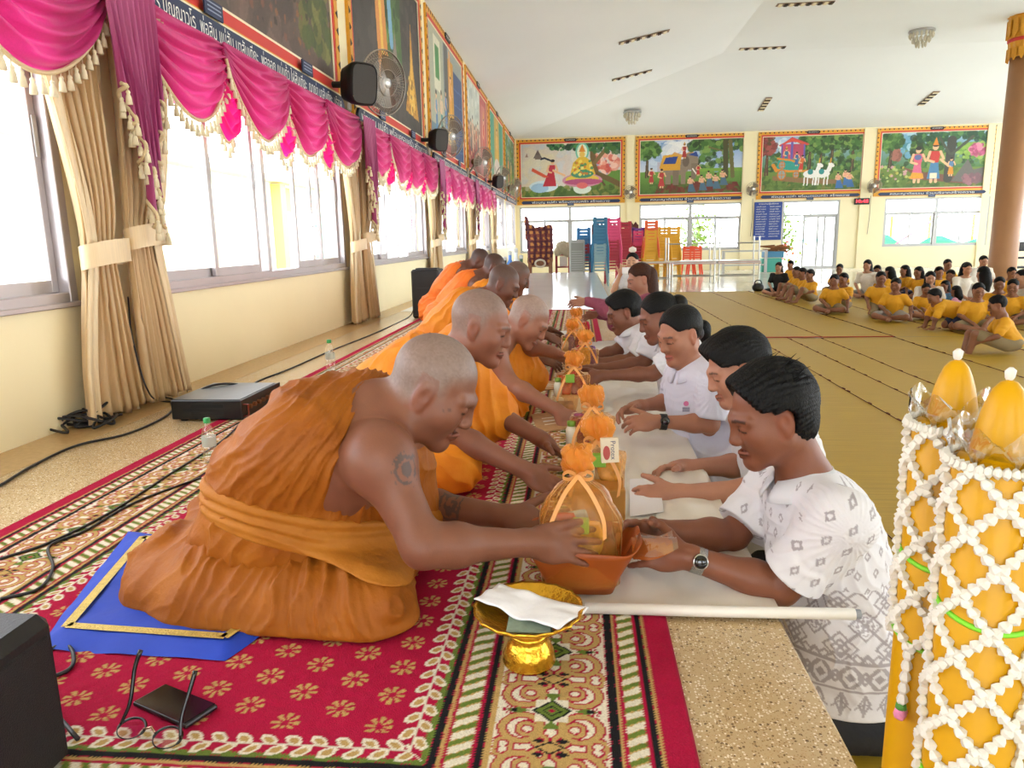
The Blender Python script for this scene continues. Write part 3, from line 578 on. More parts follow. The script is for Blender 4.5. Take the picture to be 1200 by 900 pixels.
# ================================================================== ceiling fittings and column
M_brown_grille = mat('brown_grille', '#8a6f58', 0.6, var=0.1); M_dark = mat('dark_void', '#3a2f28', 0.9)
SL = (ZC - ZT) / (HX - XW)
def vent(p0, p1, wdir, label):
    p0 = A(p0, float); p1 = A(p1, float); u = nrm(p1 - p0); L_ = np.linalg.norm(p1 - p0); w_ = nrm(A(wdir, float) - u * np.dot(u, wdir)); n = np.cross(u, w_); n = n if n[2] < 0 else -n
    t = empty('ceiling_vent', (p0 + p1) / 2, label, 'vent', 'slotted vents in the ceiling'); hw = .1
    def bx(name, a0, a1, b0, b1, d0, d1, m):
        V = [p0 + u * a + w_ * b_ + n * d for d in (d0, d1) for (a, b_) in ((a0, b0), (a1, b0), (a1, b1), (a0, b1))]; return build(name, V, [(0, 1, 2, 3), (7, 6, 5, 4), (0, 4, 5, 1), (1, 5, 6, 2), (2, 6, 7, 3), (3, 7, 4, 0)], m, t)
    bx('backing', 0, L_, -hw, hw, .0, .01, M_brown_grille)
    k = 0
    for a in np.arange(.04, L_ - .04, .12): bx('slat', a, a + .07, -hw * .8, hw * .8, .01, .03, M_dark if k % 2 else M_crm); k += 1
vent((.91, 17.8, 5.09 - .0), (2.02, 17.8, 5.315), (0, 1, 0), 'slotted ceiling vent highest on the sloping side over the monks'); vent((.93, 21.76, 5.094), (2.02, 21.76, 5.317), (0, 1, 0), 'slotted ceiling vent near the hip line, lower on the sloping side')
vent((4.3, 17.7, ZC), (5.5, 17.7, ZC), (0, 1, 0), 'slotted ceiling vent at the top edge in the flat ceiling'); vent((4.3, 21.5, ZC), (5.5, 21.5, ZC), (0, 1, 0), 'slotted ceiling vent in the flat part beside its far edge')
zb = lambda y: ZT + (YB - y) * SL
vent((6.0, 26.2, zb(26.2)), (6.0, 25.1, zb(25.1)), (1, 0, 0), 'slotted ceiling vent above the gap beside the chariot mural'); vent((11.05, 26.2, zb(26.2)), (11.05, 25.1, zb(25.1)), (1, 0, 0), 'slotted ceiling vent above the mural of the walking couple')
M_crystal = mat('crystal', '#d9d2bd', 0.15, var=0.1, vscale=40)
def clamp_lamp(c, label):
    t = empty('ceiling_lamp', c, label, 'lamp', 'crystal ceiling lamps'); c = A(c, float)
    MB().lathe([(.02, 0), (.30, 0), (.30, -.04), (.02, -.05)], 20, c).build('base_plate', M_white_alu, t)
    for r, z, k in ((.26, -.05, 16), (.19, -.16, 12), (.11, -.26, 8)):
        for a in np.arange(k) * 2 * np.pi / k:
            p = c + A([math.cos(a) * r, math.sin(a) * r, z]); MB().lathe([(.008, 0), (.035, -.05), (.025, -.11), (.002, -.14)], 6, p).build('crystal_drop', M_crystal, t, True)
clamp_lamp((1.78, 25.89, zb(25.89)), 'crystal ceiling lamp above the mural with the halo'); clamp_lamp((8.5, 20.4, ZC), 'crystal ceiling lamp near the brown column')
CX, CY = 10.5, 19.5
t = empty('column', (CX, CY, ZF)); t['kind'] = S; 
M_col = mat('brown_column_paint', '#a87850', 0.45, var=0.05, vscale=2)
MB().lathe([(.32, ZF), (.31, 0), (.30, 4.85)], 28, (CX, CY, 0)).build('column_shaft', M_col, t, True)
MB().lathe([(.34, 4.8), (.34, 4.86), (.33, 4.9), (.36, 5.2), (.38, 5.68), (.42, ZC)], 28, (CX, CY, 0), wave=lambda a, i: .03 * np.cos(a * 14)).build('capital', M_gold, t)
MB().lathe([(.37, 5.14), (.385, 5.16), (.385, 5.2), (.37, 5.22)], 28, (CX, CY, 0)).build('red_band', M_redp, t)
for a in np.arange(14) * 2 * np.pi / 14:
    d = A([math.cos(a), math.sin(a), 0]); q = A([-d[1], d[0], 0])
    for z0, z1, r in ((4.72, 5.0, .35), (5.22, 5.62, .39)):
        MB().slab([(-.06, z1), (-.065, z0 + .12), (0, z0), (.065, z0 + .12), (.06, z1)], .03, (CX + d[0] * r, CY + d[1] * r, 0), q, (0, 0, 1)).build('petal', M_gold, t)
# ================================================================== curtains, swags, fans and loudspeakers on the window wall
def cloth_mat(name, col, rough=0.45, tl=0.25, sheen=0.3, var=0.06, stretch=(30, 30, 1.0), bump=0.15):
    m = mat(name, col, rough, var=var, vscale=4, bump=bump, bscale=8, stretch=stretch, sheen=sheen)
    N, L = m.node_tree.nodes, m.node_tree.links; o = N['Material Output']; b = N['Principled BSDF']
    if tl:
        t = N.new('ShaderNodeBsdfTranslucent'); t.inputs[0].default_value = (*hexc(col), 1); mx = N.new('ShaderNodeMixShader'); mx.inputs[0].default_value = tl
        L.new(b.outputs[0], mx.inputs[1]); L.new(t.outputs[0], mx.inputs[2]); L.new(mx.outputs[0], o.inputs[0])
    return m
M_drape = cloth_mat('gold_beige_curtain', '#d9b888', 0.4, 0.1); M_drape2 = cloth_mat('pale_gold_curtain_hem', '#e6cda0', 0.35, 0.1)
M_pink = cloth_mat('pink_satin', '#cc2f7c', 0.38, 0.2, sheen=.1); M_rose = cloth_mat('dusty_pink_satin', '#b0467e', 0.4, 0.12, sheen=.1); M_hot = cloth_mat('hot_pink_satin', '#ee2486', 0.4, 0.45, sheen=.1)
M_trim = mat('cream_gold_trim', '#d8c49a', 0.6, bump=0.3, bscale=300); M_tas = mat('cream_tassel', '#eadfbe', 0.65, bump=0.4, bscale=500)
def drape(parent, x0, rows, nf, seed, m, name='drape', hemside=None):
    """rows: (z, ya, yb, fold depth); nf folds"""
    rows = A(rows, float); R = spline(rows, 46); nu = nf * 8 + 1; t = np.linspace(0, 1, nu); r = np.random.default_rng(seed); ph = r.uniform(-.5, .5, 12)
    G = np.zeros((len(R), nu, 3))
    for i, (z, ya, yb, d) in enumerate(R):
        tt = t + .012 * np.sin(t * 9 + ph[0] + z * 2)
        wv = np.sin(tt * nf * 2 * np.pi + ph[1]) * .75 + .25 * np.sin(tt * nf * 4.3 * np.pi + ph[2] + z)
        G[i, :, 0] = x0 + d * wv + d; G[i, :, 1] = ya + (yb - ya) * t + .3 * d * np.cos(tt * nf * 2 * np.pi); G[i, :, 2] = z
    if rows[-1][0] < .3: G[-1, :, 2] += .012 * np.sin(t * 17 + ph[3])
    o = MB().sheet(G).build(name, m, parent, True)
    md = o.modifiers.new('thick', 'SOLIDIFY'); md.thickness = .004
    return o
def tieband(parent, x0, ya, yb, z, m):
    a = np.linspace(0, 2 * np.pi, 28); G = np.zeros((28, 5, 3))
    for j, s in enumerate(np.linspace(-1, 1, 5)):
        G[:, j, 0] = x0 + .05 + (.075 + .004 * np.sin(a * 3)) * np.cos(a); G[:, j, 1] = (ya + yb) / 2 + ((yb - ya) / 2 + .02) * np.sin(a); G[:, j, 2] = z + s * .055 + .02 * np.sin(a + 1) - .012 * abs(s)
    return MB().sheet(G).build('tie_band', m, parent, True)
def tassel(q, p, s=1.0):
    q.lathe([(.0025, 0), (.0025, -.02), (.007, -.022), (.011, -.03), (.0075, -.038), (.013, -.05), (.0165, -.085), (.002, -.086)], 7, p) if s >= 1 else q.lathe([(.003, 0), (.003, -.02), (.012, -.03), (.015, -.08)], 5, p)
def swag_surface(y0, y1, x0, ztop, dep, skew, nt, ns, nfold, seed):
    t = np.linspace(0, 1, nt)[None, :]; s = np.linspace(0, 1, ns)[:, None]
    bell = np.sin(np.pi * np.clip(t, 0, 1) ** skew) ** .8
    low = .1 + dep * bell + .06 * t
    z = ztop - s * low; y = y0 + (y1 - y0) * (t + .05 * np.sin(np.pi * t) * s)
    fold = np.sin((s ** 1.1 * nfold + .25 * np.sin(t * 4 + seed)) * 2 * np.pi) * .030 * np.clip(bell * 1.4, .25, 1) + .012 * np.sin(s * nfold * 4.1 * np.pi + t * 6 + seed)
    x = x0 + .05 * bell * np.sin(np.pi * s * .9) + fold * (s > .02) + 0 * t
    return np.stack([x + 0 * y, y + 0 * x, z + 0 * x], -1)
def valance(k, label):
    y0 = 3.63 + BAY * k; t = empty('swag_valance', (XW + .14, y0, 2.06), label, 'valance', 'pink swag valances over the windows'); near = k <= 1
    xs = XW + .15; nt, ns = (36, 40) if near else (16, 18)
    MB().box((XW + .02, y0 - .22, 2.01), (XW + .13, y0 + BAY - .22, 2.05)).build('curtain_rail', M_trim, t)
    edges = [y0 + .14 + i * (BAY - .32) / 4 for i in range(5)]
    def fringe(P, parent, step=.06):
        P = A(P); seg = np.linalg.norm(np.diff(P, axis=0), axis=1); cum = np.concatenate([[0], np.cumsum(seg)]); q = MB()
        for d in np.arange(.03, cum[-1], step if near else step * 1.5):
            tassel(q, A([np.interp(d, cum, P[:, c]) for c in range(3)]) + A([.004, 0, -.01 * ((int(d / step)) % 2)]), 1.0 if near else .5)
        tag(q.build('tassel_fringe', M_tas, parent, True), kind='stuff'); MB().tube(P, .011, 5).build('trim_cord', M_trim, parent, True)
    for i in range(4):
        a, c = edges[i] - .03, edges[i + 1] + .05
        G = swag_surface(a, c, xs + .02 * (i % 2), 2.055, .40, .8, nt, ns, 5, i + k); o = MB().sheet(G).build('swag', M_pink, t, True); fringe(G[-1], o)
        if i < 3:
            yb = edges[i + 1]; G = swag_surface(yb - .18, yb + .26, xs - .045, 2.06, .46, 1.0, nt // 2, ns, 7, i + 9); o = MB().sheet(G).build('back_swag', M_hot, t, True); fringe(G[-1], o)
    # cascade that hangs over the curtain pair: stepped zigzag hem
    nt2, ns2 = (61, 30) if near else (25, 12); tt = np.linspace(0, 1, nt2)
    for side in (0, 1):
        ya, yb = (y0 - .24, y0 + .02) if side == 0 else (y0 - .02, y0 + .20)
        q = tt if side == 0 else tt[::-1]; lowz = 1.62 - .66 * q - .05 * np.abs(((q * 4) % 1) - .5) * 2
        G = np.zeros((ns2, nt2, 3))
        for j, s in enumerate(np.linspace(0, 1, ns2)):
            G[j, :, 0] = xs + .085 + .03 * np.sin(tt * 5 * 2 * np.pi) * (.3 + .7 * s); G[j, :, 1] = ya + (yb - ya) * tt + (.05 if side == 0 else -.03) * s + .012 * np.cos(tt * 10 * np.pi) * s; G[j, :, 2] = 2.06 + (lowz - 2.06) * s
        o = MB().sheet(G).build('cascade', M_rose, t, True); fringe(G[-1], o, .05)
    return t
BAYN = ('nearest', 'second', 'third', 'fourth', 'fifth')
for k in range(-1, 4):
    valance(k, ('pink swagged valance above the nearest window, cut by the picture edge', 'pink swagged valance with cream tassels under the long blue sign', 'pink swagged valance below the dark mural with golden spire', 'pink swagged valance over the third full window along the wall', 'farthest pink swagged valance on the window wall')[k + 1])
for k in range(0, 5):
    y0 = 3.63 + BAY * k; w_ = ('the nearest', 'the second', 'the third', 'the fourth', 'the farthest')[k]
    for sd in (0, 1):
        t = empty('curtain', (XW + .1, y0 - .25 + .4 * sd, 0), 'gold beige tied curtain, %s half of %s pair along the windows' % (('near', 'far')[sd], w_), 'curtain', 'tied-back beige curtains')
        if sd == 0: rows = [(2.0, y0 - .66, y0 - .1, .03), (1.4, y0 - .50, y0 - .14, .035), (1.05, y0 - .42, y0 - .13, .03), (.80, y0 - .40, y0 - .15, .022), (.5, y0 - .47, y0 - .13, .03), (.25, y0 - .52, y0 - .1, .035), (.02, y0 - .54, y0 - .08, .04)]
        else: rows = [(2.0, y0 - .08, y0 + .42, .03), (1.5, y0 - .06, y0 + .36, .03), (1.1, y0 - .08, y0 + .26, .03), (.88, y0 - .08, y0 + .17, .022), (.5, y0 - .09, y0 + .22, .03), (.25, y0 - .1, y0 + .26, .035), (.02, y0 - .1, y0 + .30, .04)]
        drape(t, XW + .07 + .02 * sd, rows, 7, k * 2 + sd, M_drape)
        hem = [(z, ya - .005, ya + .07, d * .4) for (z, ya, yb, d) in rows] if sd == 0 else [(z, yb - .07, yb + .005, d * .4) for (z, ya, yb, d) in rows]
        drape(t, XW + .115 + .02 * sd, hem, 1, 3, M_drape2, 'hem_panel')
        tieband(t, XW + .07 + .02 * sd, (y0 - .41, y0 - .09)[sd], (y0 - .13, y0 + .18)[sd], (.80, .88)[sd], M_drape2)
# --- wall fans
M_fan = mat('grey_brown_fan_metal', '#8a7d70', 0.4, 0.3, var=0.06); M_fan2 = mat('fan_guard_wire', '#a39a90', 0.35, 0.6); M_blackp = mat('black_plastic', '#141416', 0.5, var=0.1, vscale=20, bump=0.1, bscale=200); M_bladep = film('smoked_blade', '#8d8177', 0.02, 0.3, dif=0.75)
def fan(wallp, center, face, R, label, wires=28):
    wallp = A(wallp, float); c = A(center, float); f = nrm(face); u = nrm(np.cross(f, (0, 0, 1))); v = np.cross(u, f)
    t = empty('wall_fan', wallp, label, 'fan', 'wall-mounted fans')
    MB().box(wallp - A([.03, .06, .09]), wallp + A([.03, .06, .09]), .01).build('wall_bracket', M_fan, t)
    b0 = c - f * .24; MB().tube(spline([wallp, wallp * .6 + b0 * .4 + A([0, 0, -.07]), b0 + A([0, 0, -.05]), b0], 10), .022, 8).build('arm', M_fan, t, True)
    Rm = np.stack([u, v, f], 1)
    MB().lathe([(.03, -.28), (.075, -.27), (.085, -.2), (.08, -.09), (.05, -.07)], 18, c, Rm).build('motor_housing', M_fan, t, True)
    for kk in range(3):
        a0 = kk * 2 * np.pi / 3; G = np.zeros((8, 6, 3))
        for i, rr in enumerate(np.linspace(.07, R * .88, 8)):
            for j, s in enumerate(np.linspace(-1, 1, 6)):
                a = a0 + s * (.62 - .12 * i / 7); G[i, j] = c + u * rr * math.cos(a) + v * rr * math.sin(a) + f * (s * .035)
        MB().sheet(G).build('blade', M_bladep, t, True)
    MB().lathe([(.002, .075), (.055, .07), (.06, .055), (.06, .03)], 18, c, Rm).build('guard_badge', mat('silver_badge', '#e4e4e4', 0.25, 0.5), t, True)
    ring = MB(); aa = np.linspace(0, 2 * np.pi, 41)[:-1]
    for rr, d in ((R, 0.0), (R, .012), (R * .75, .055), (R * .4, .072), (R * .75, -.06)): ring.tube([c + u * rr * math.cos(a) + v * rr * math.sin(a) + f * d for a in aa], .0035 if rr < R else .006, 4, closed=True)
    ring.build('guard_rings', M_fan2, t, True)
    wr = MB()
    for a in np.arange(wires) * 2 * np.pi / wires:
        d = u * math.cos(a) + v * math.sin(a)
        wr.tube([c + d * .05 + f * .07, c + d * R * .75 + f * .055, c + d * R], .0030, 3, cap=False); wr.tube([c + d * .08 - f * .07, c + d * R * .75 - f * .06, c + d * R], .0030, 3, cap=False)
    tag(wr.build('guard_wires', M_fan2, t), kind='stuff')
    return t
for k in range(6):
    y0 = 7.66 + BAY * k
    fan((XW + .03, y0, 2.22), (XW + .34, y0 + .28, 2.44), (.86, -.50, -.14), .32, 'grey wall fan %s' % ('beside the dark mural, the largest in view', 'under the palace-room mural, second along the windows', 'third along the window wall, over the third curtain pair', 'fourth along the window wall', 'fifth along the window wall beside the far corner', 'on the window wall closest to the back wall corner')[k] if k < 6 else '', 60 if k == 0 else 34)
for k, (x, lab) in enumerate(((1.89, 'small grey fan on the back wall between halo mural and elephant mural'), (6.22, 'small grey fan on the back wall between elephant mural and chariot mural'), (10.4, 'small grey fan on the back wall beside the walking-couple mural'))):
    fan((x, YB - .09, 2.3), (x, YB - .42, 2.42), (-.1, -.97, -.1), .24, lab, 20)
def wall_speaker(y, s, label):
    t = empty('wall_loudspeaker', (XW + .05, y, 2.3), label, 'loudspeaker', 'small black loudspeakers under the murals'); c = A([XW + .27, y, 2.29])
    u = nrm((.75, -.62, -.12)); v = nrm(np.cross((0, 0, 1), u)); w_ = np.cross(u, v)
    def P(a, b_, d): return c + u * a * s + v * b_ * s + w_ * d * s
    prof = [(-.13, .085, .10), (-.10, .12, .15), (.06, .15, .19), (.12, .15, .19), (.135, .135, .175)]; G = np.zeros((len(prof), 17, 3))
    for i, (a, hb, hd) in enumerate(prof):
        for j in range(17):
            q = j * 2 * np.pi / 16; cx, cy = math.cos(q), math.sin(q); ex = abs(cx) ** .45 * np.sign(cx); ey = abs(cy) ** .45 * np.sign(cy); G[i, j] = P(a, hb * ex, hd * ey)
    MB().sheet(G).add([P(*p) for p in ((-.13, -.08, -.09), (-.13, .08, -.09), (-.13, .08, .09), (-.13, -.08, .09))], [(0, 1, 2, 3)]).build('cabinet', M_blackp, t, True)
    MB().add([P(.13, .13 * abs(math.cos(q)) ** .45 * np.sign(math.cos(q)), .17 * abs(math.sin(q)) ** .45 * np.sign(math.sin(q))) for q in np.arange(24) * 2 * np.pi / 24], [tuple(range(24))]).build('grille', mat('speaker_grille', '#4a4846', 0.8, bump=0.5, bscale=400), t)
    MB().tube([(XW, y, 2.3), P(-.1, 0, 0)], .03, 8).build('bracket', M_blackp, t)
    return t
wall_speaker(7.22, 1.0, 'black wall loudspeaker beside the largest fan'); wall_speaker(11.25, .85, 'black wall loudspeaker next to the second fan'); wall_speaker(19.5, .85, 'small black wall loudspeaker far along the window wall')
# ================================================================== carpet, mats, sheet
CXM, CHW = -0.758, 0.942
RED, TAN, BLK, CRM, OLV = (A(hexc(h)) for h in ('#a6123a', '#b8965a', '#1a1a1c', '#dcd3bf', '#64782f'))
def carpet_color(X, Y):
    dx = CHW - np.abs(X - CXM); dy = Y - 0.575; side = dx <= dy; d = np.where(side, dx, dy); s = np.where(side, Y, X)
    C = np.empty(X.shape + (3,)); C[:] = RED
    jag = .0012 * np.sin(s * 900) ; e = d + jag
    def band(a, b, c): C[(e >= a) & (e < b)] = c
    for a, b, c in ((.048, .054, TAN), (.055, .066, BLK), (.073, .105, OLV), (.112, .117, TAN), (.1175, .1325, BLK), (.135, .339, CRM), (.328, .339, TAN), (.340, .352, BLK), (.359, .398, OLV), (.404, .411, TAN), (.4125, .426, BLK), (.427, .438, OLV)): band(a, b, c)
    for c0, hw in ((.089, .016), (.3785, .0195)):      # twisted rope bands
        m = np.abs(e - c0) < hw; ph = ((s + .55 * (e - c0)) / .0335) % 1; C[m & (ph < .52)] = CRM; C[m & ((np.abs(ph - .54) < .05) | (ph > .95))] = TAN
    # scrolls on the cream band
    a = d - .232; b = ((s - 1.15 + .095) % .19) - .095; aa, bb = np.abs(a), np.abs(b); m = (e > .137) & (e < .327)
    def ring(cx, cy, r, w_, th=None):
        q = np.hypot(aa - cx, bb - cy); k = np.abs(q - r); ok = m if th is None else m & th
        C[ok & (k < w_ + .0035)] = RED; return ok & (k < w_)
    r1 = ring(.050, .047, .033, .006, (aa > .03) | (bb > .03)); r2 = ring(.040, .050, .015, .004); r3 = ring(.018, .078, .012, .004); r4 = ring(.078, .088, .014, .0035)
    for q in (r1, r2, r3, r4): C[q] = TAN
    rad = np.hypot(aa - .074, bb - .0); C[m & (rad < .012) & (np.arctan2(bb, aa - .074) % .8 < .5)] = RED
    dm = aa / .036 + bb / .030; C[m & (dm < 1)] = BLK; C[m & (dm < .82)] = OLV; C[m & (dm < .5)] = BLK; C[m & (dm < .38)] = OLV; C[m & (dm < .2)] = RED
    st = (aa < .006 + .006 * np.cos(bb * 140)) & (bb > .026) & (bb < .05); C[m & st] = OLV
    ar = (bb < .009 * (1 - np.abs(aa - .06) / .022)) & (aa > .04); C[m & ar] = OLV; C[m & (bb < .004) & (np.abs(aa - .066) < .006)] = BLK
    b2 = .095 - bb; d2 = aa / .026 + b2 / .017; C[m & (d2 < 1)] = BLK; C[m & (d2 < .75)] = TAN; d3 = np.abs(aa - .02) / .012 + np.abs(b2 - .016) / .006; C[m & (d3 < 1)] = BLK
    # leafy vine along the inner edge
    sp = .043
    for dc, ph, sl in ((.446, .0, 1), (.471, .5, -1)):
        v = ((s / sp + ph) % 1 - .5) * sp; u = d - dc; ur = u * .80 + v * .6 * sl * (-1); vr = -u * .6 * sl * (-1) + v * .80
        k = (ur / .0105) ** 2 + (vr / .0185) ** 2; C[k < 1] = CRM; C[k < .33] = TAN * .95
    C[np.abs(d - .4585) < .0016] = CRM * .9
    # sprays of petals over the red field
    fm = d > .50; kx = np.round((-.34 - X) / .083); uu = X - (-.34 - .083 * kx); off = np.where(kx % 2 == 0, 0.0, .0443); vv = ((Y - 1.09 - off + .04425) % .0885) - .04425
    r = np.hypot(uu, vv); th = np.arctan2(vv, uu); pet = np.cos(th * 8 + .4) > -.15
    C[fm & (r > .0075) & (r < .0255) & pet & (np.cos(th * 8 + .4) > (r - .0165) ** 2 * 9000 - .45)] = TAN
    C[(Y > 8.47)] = RED; return C
def carpet():
    Vs, Fs, Cs, n = [], [], [], 0
    for ya, yb, h in ((.58, 1.9, .0032), (1.9, 3.2, .005), (3.2, 8.55, .0105)):
        xs = np.linspace(CXM - CHW, CXM + CHW, int(2 * CHW / h) + 1); ys = np.linspace(ya, yb, int((yb - ya) / h) + 1)
        if ya < 1: ys = ys[ys > .9]
        X, Y = np.meshgrid(xs, ys, indexing='ij'); Z = np.full(X.shape, .009) + .0012 * vnoise(np.stack([X.ravel(), Y.ravel(), 0 * X.ravel()], 1), 60, 3).reshape(X.shape)
        if ya > 1: Z[:, 0] -= .002
        Vs.append(np.stack([X, Y, Z], -1).reshape(-1, 3)); Fs.append(grid_faces(len(xs), len(ys)) + n); Cs.append(carpet_color(X, Y).reshape(-1, 3)); n += X.size
    return build('long_carpet', np.concatenate(Vs), np.concatenate(Fs), vmat('carpet_pile', 0.95, bump=0.6, bscale=420, var=0.16, vscale=260, spec=0.15), None, True, np.concatenate(Cs), (CXM, 4.5, 0))
o = tag(carpet(), 'long crimson floral carpet with cream scroll borders under the monks', 'carpet')
MB().box((CXM - CHW - .004, .575, .0005), (CXM + CHW + .004, 8.556, .0075)).build('carpet_backing', mat('carpet_edge', '#9c1238', .95), o)
# white sheet laid along the platform edge
M_sheet = mat('white_plastic_sheet', '#e3dcd3', 0.38, var=0.02, vscale=3, bump=0.12, bscale=14)
def sheet():
    t = empty('floor_sheet', (.2, 3.3, 0), 'creased white sheet spread along the platform edge under the gift bags', 'sheet')
    xs = np.linspace(.0, .47, 40); ys = np.linspace(1.50, 5.7, 170); X, Y = np.meshgrid(xs, ys, indexing='ij'); P = np.stack([X.ravel(), Y.ravel(), 0 * X.ravel()], 1)
    Z = .014 + .018 * np.clip(vnoise(P * A([9, 4.2, 1]), 1, 5), 0, 1).reshape(X.shape) + .014 * np.abs(vnoise(P * A([16, 9, 1]), 1, 8)).reshape(X.shape)
    Xd = X + .02 * np.sin(Y * 2.1) * (X < .1) + .015 * (Y - 1.5) * (X < .02); ov = np.clip(X - .435, 0, 1); Z = Z - ov * 2.2
    build('cloth', np.stack([Xd, Y, Z], -1).reshape(-1, 3), grid_faces(40, 170), M_sheet, t, True)
    MB().tube([(.012, 1.495, .0225), (.3, 1.497, .021), (.585, 1.50, .021)], [.0125, .013, .0125], 14).build('rolled_edge', M_sheet, t, True)
    MB().tube([(.585, 1.50, .021), (.597, 1.50, .021)], .010, 12).build('pipe_end', mat('grey_pvc', '#8d9096', .5), t)
    return t
sheet()
# woven mats over the lower floor
def mat_weave():
    m, N, L, b = _base('yellow_woven_mat'); tc = N.new('ShaderNodeTexCoord'); mp = N.new('ShaderNodeMapping'); mp.inputs['Scale'].default_value = (1.0, 60, 1); L.new(tc.outputs['Object'], mp.inputs[0])
    n = N.new('ShaderNodeTexNoise'); n.inputs['Scale'].default_value = 2.2; n.inputs['Detail'].default_value = 5; L.new(mp.outputs[0], n.inputs[0])
    r = N.new('ShaderNodeValToRGB'); r.color_ramp.elements[0].position = .3; r.color_ramp.elements[0].color = (*hexc('#a3831a'), 1); r.color_ramp.elements[1].position = .7; r.color_ramp.elements[1].color = (*hexc('#ba9628'), 1)
    L.new(n.outputs[0], r.inputs[0]); L.new(r.outputs[0], b.inputs['Base Color']); b.inputs['Roughness'].default_value = .5
    bp = N.new('ShaderNodeBump'); bp.inputs['Strength'].default_value = .3; bp.inputs['Distance'].default_value = .004; L.new(n.outputs[0], bp.inputs['Height']); L.new(bp.outputs[0], b.inputs['Normal']); return m
M_mat = mat_weave(); M_bind = mat('maroon_binding', '#5a1f1c', .8); M_redbind = mat('red_binding', '#b02a22', .7)
def floor_mat(x0, x1, y0, y1, z, label, red=False):
    t = empty('woven_mat', ((x0 + x1) / 2, (y0 + y1) / 2, ZF), label, 'mat', 'yellow woven mats on the lower floor')
    ys = np.linspace(y0, y1, 40); xs = np.linspace(x0, x1, 5); X, Y = np.meshgrid(xs, ys, indexing='ij'); Z = ZF + z + .004 * vnoise(np.stack([X.ravel(), Y.ravel(), 0 * X.ravel()], 1), 1.3, int(x0 * 10)).reshape(X.shape)
    build('weave', np.stack([X, Y, Z], -1).reshape(-1, 3), grid_faces(5, 40), M_mat, t, True)
    q = MB(); r = np.random.default_rng(int(x0 * 97 + y0))
    q.tube(np.stack([np.full(40, x1), ys, Z[-1] + .002], 1), .0028, 4)
    for y in np.arange(y0 + .1, y1, .30): y_ = y + r.uniform(-.10, .10); q.box((x1 - .007, y_, ZF + z + .002), (x1 + .006, y_ + .05, ZF + z + .008))
    tag(q.build('stitched_edge', M_bind, t), kind='stuff')
    if red: MB().box((x0 + .01, y0, ZF + z + .001), (x1 - .01, y0 + .035, ZF + z + .008)).build('end_binding', M_redbind, t)
for i, x in enumerate((1.28, 2.12, 2.98, 3.86, 4.74, 5.62, 6.5, 7.4, 8.3, 9.2)):
    floor_mat(x, x + .86, 9.26, 17.2 - .1 * (i % 2), .012 + .002 * (i % 2), 'yellow woven mat strip in the far row, %s from the platform' % ('first second third fourth fifth sixth seventh eighth ninth tenth'.split()[i]), red=i in (0, 1, 2))
for i, (x, wd) in enumerate(((.50, .80), (1.31, .86), (2.17, .39), (2.56, .40), (2.96, .86), (3.82, .87), (4.70, .86), (5.57, .86))):
    floor_mat(x, x + wd, .9 + .1 * (i % 3), 9.25, .008 + .002 * (i % 3), 'yellow woven mat strip in the near row, %s from the platform' % ('first second third fourth fifth sixth seventh eighth'.split()[i]))
# ================================================================== blue seat cloth, phone, spectacles
M_blue = mat('royal_blue_cloth', '#1b41b6', .75, var=.06, vscale=14, bump=.25, bscale=20); M_braid = mat('gold_braid', '#cdb35c', .4, .4, var=.15, vscale=120, bump=.5, bscale=200)
t = empty('seat_cloth', (-1.0, 1.55, 0), 'royal blue seat cloth with gold braid under the front monk', 'cloth')
c4 = [A(p) for p in ((-1.315, 1.50), (-1.10, 1.285), (-.70, 1.27), (-.62, 1.40), (-.75, 1.92), (-1.28, 1.89))]
q0, q1, q2, q3 = A([-1.30, 1.45]), A([-.70, 1.265]), A([-.52, 1.78]), A([-1.285, 1.90])
U, Vv = np.meshgrid(np.linspace(0, 1, 50), np.linspace(0, 1, 40), indexing='ij'); 
def blu(u, v): return (q0 * (1 - u)[..., None] + q1 * u[..., None]) * (1 - v)[..., None] + (q3 * (1 - u)[..., None] + q2 * u[..., None]) * v[..., None]
q0 = A([-1.115, 1.285]); q3 = A([-1.30, 1.895]); 
XY = blu(U, Vv); edge = np.minimum.reduce([U, 1 - U, Vv, 1 - Vv]); Z = .011 + .014 * np.clip(edge * 14, 0, 1) + .004 * vnoise(np.concatenate([XY.reshape(-1, 2), np.zeros((2000, 1))], 1), 14, 2).reshape(U.shape)
build('quilt', np.concatenate([XY, Z[..., None]], -1).reshape(-1, 3), grid_faces(50, 40), M_blue, t, True)
def braid(us, vs, w_):
    us, vs = A(us, float), A(vs, float); P = blu(us, vs); d = np.gradient(P, axis=0); d /= np.linalg.norm(d, axis=1, keepdims=True); nn = np.stack([-d[:, 1], d[:, 0]], 1)
    zz = np.full(len(us), .0300); a = np.concatenate([P - nn * w_, zz[:, None]], 1); b_ = np.concatenate([P + nn * w_, zz[:, None]], 1)
    MB().sheet(np.stack([a, b_])).build('gold_braid', M_braid, t)
l = np.linspace(.1, .9, 20); f = np.full(20, .11)
braid(l, f, .011); braid(f * .9, l, .011); braid(l, 1 - f, .011); braid(1 - f * .9, l, .011)
M_blkgl = mat('black_glass', '#0c0c10', .08, coat=.5); M_dk = mat('dark_case', '#17171a', .35)
t = empty('smartphone', (-.72, 1.115, .01), 'black smartphone lying on the red carpet beside the spectacles', 'phone')
ph = [A([-.80, 1.115]), A([-.668, 1.058]), A([-.64, 1.118]), A([-.771, 1.173])]
def quadbox(q4, z0, z1, ins=0.0):
    c = sum(q4) / 4; qq = [c + (p - c) * (1 - ins) for p in q4]; return MB().add([(*p, z0) for p in qq] + [(*p, z1) for p in qq], [(3, 2, 1, 0), (4, 5, 6, 7), (0, 1, 5, 4), (1, 2, 6, 5), (2, 3, 7, 6), (3, 0, 4, 7)])
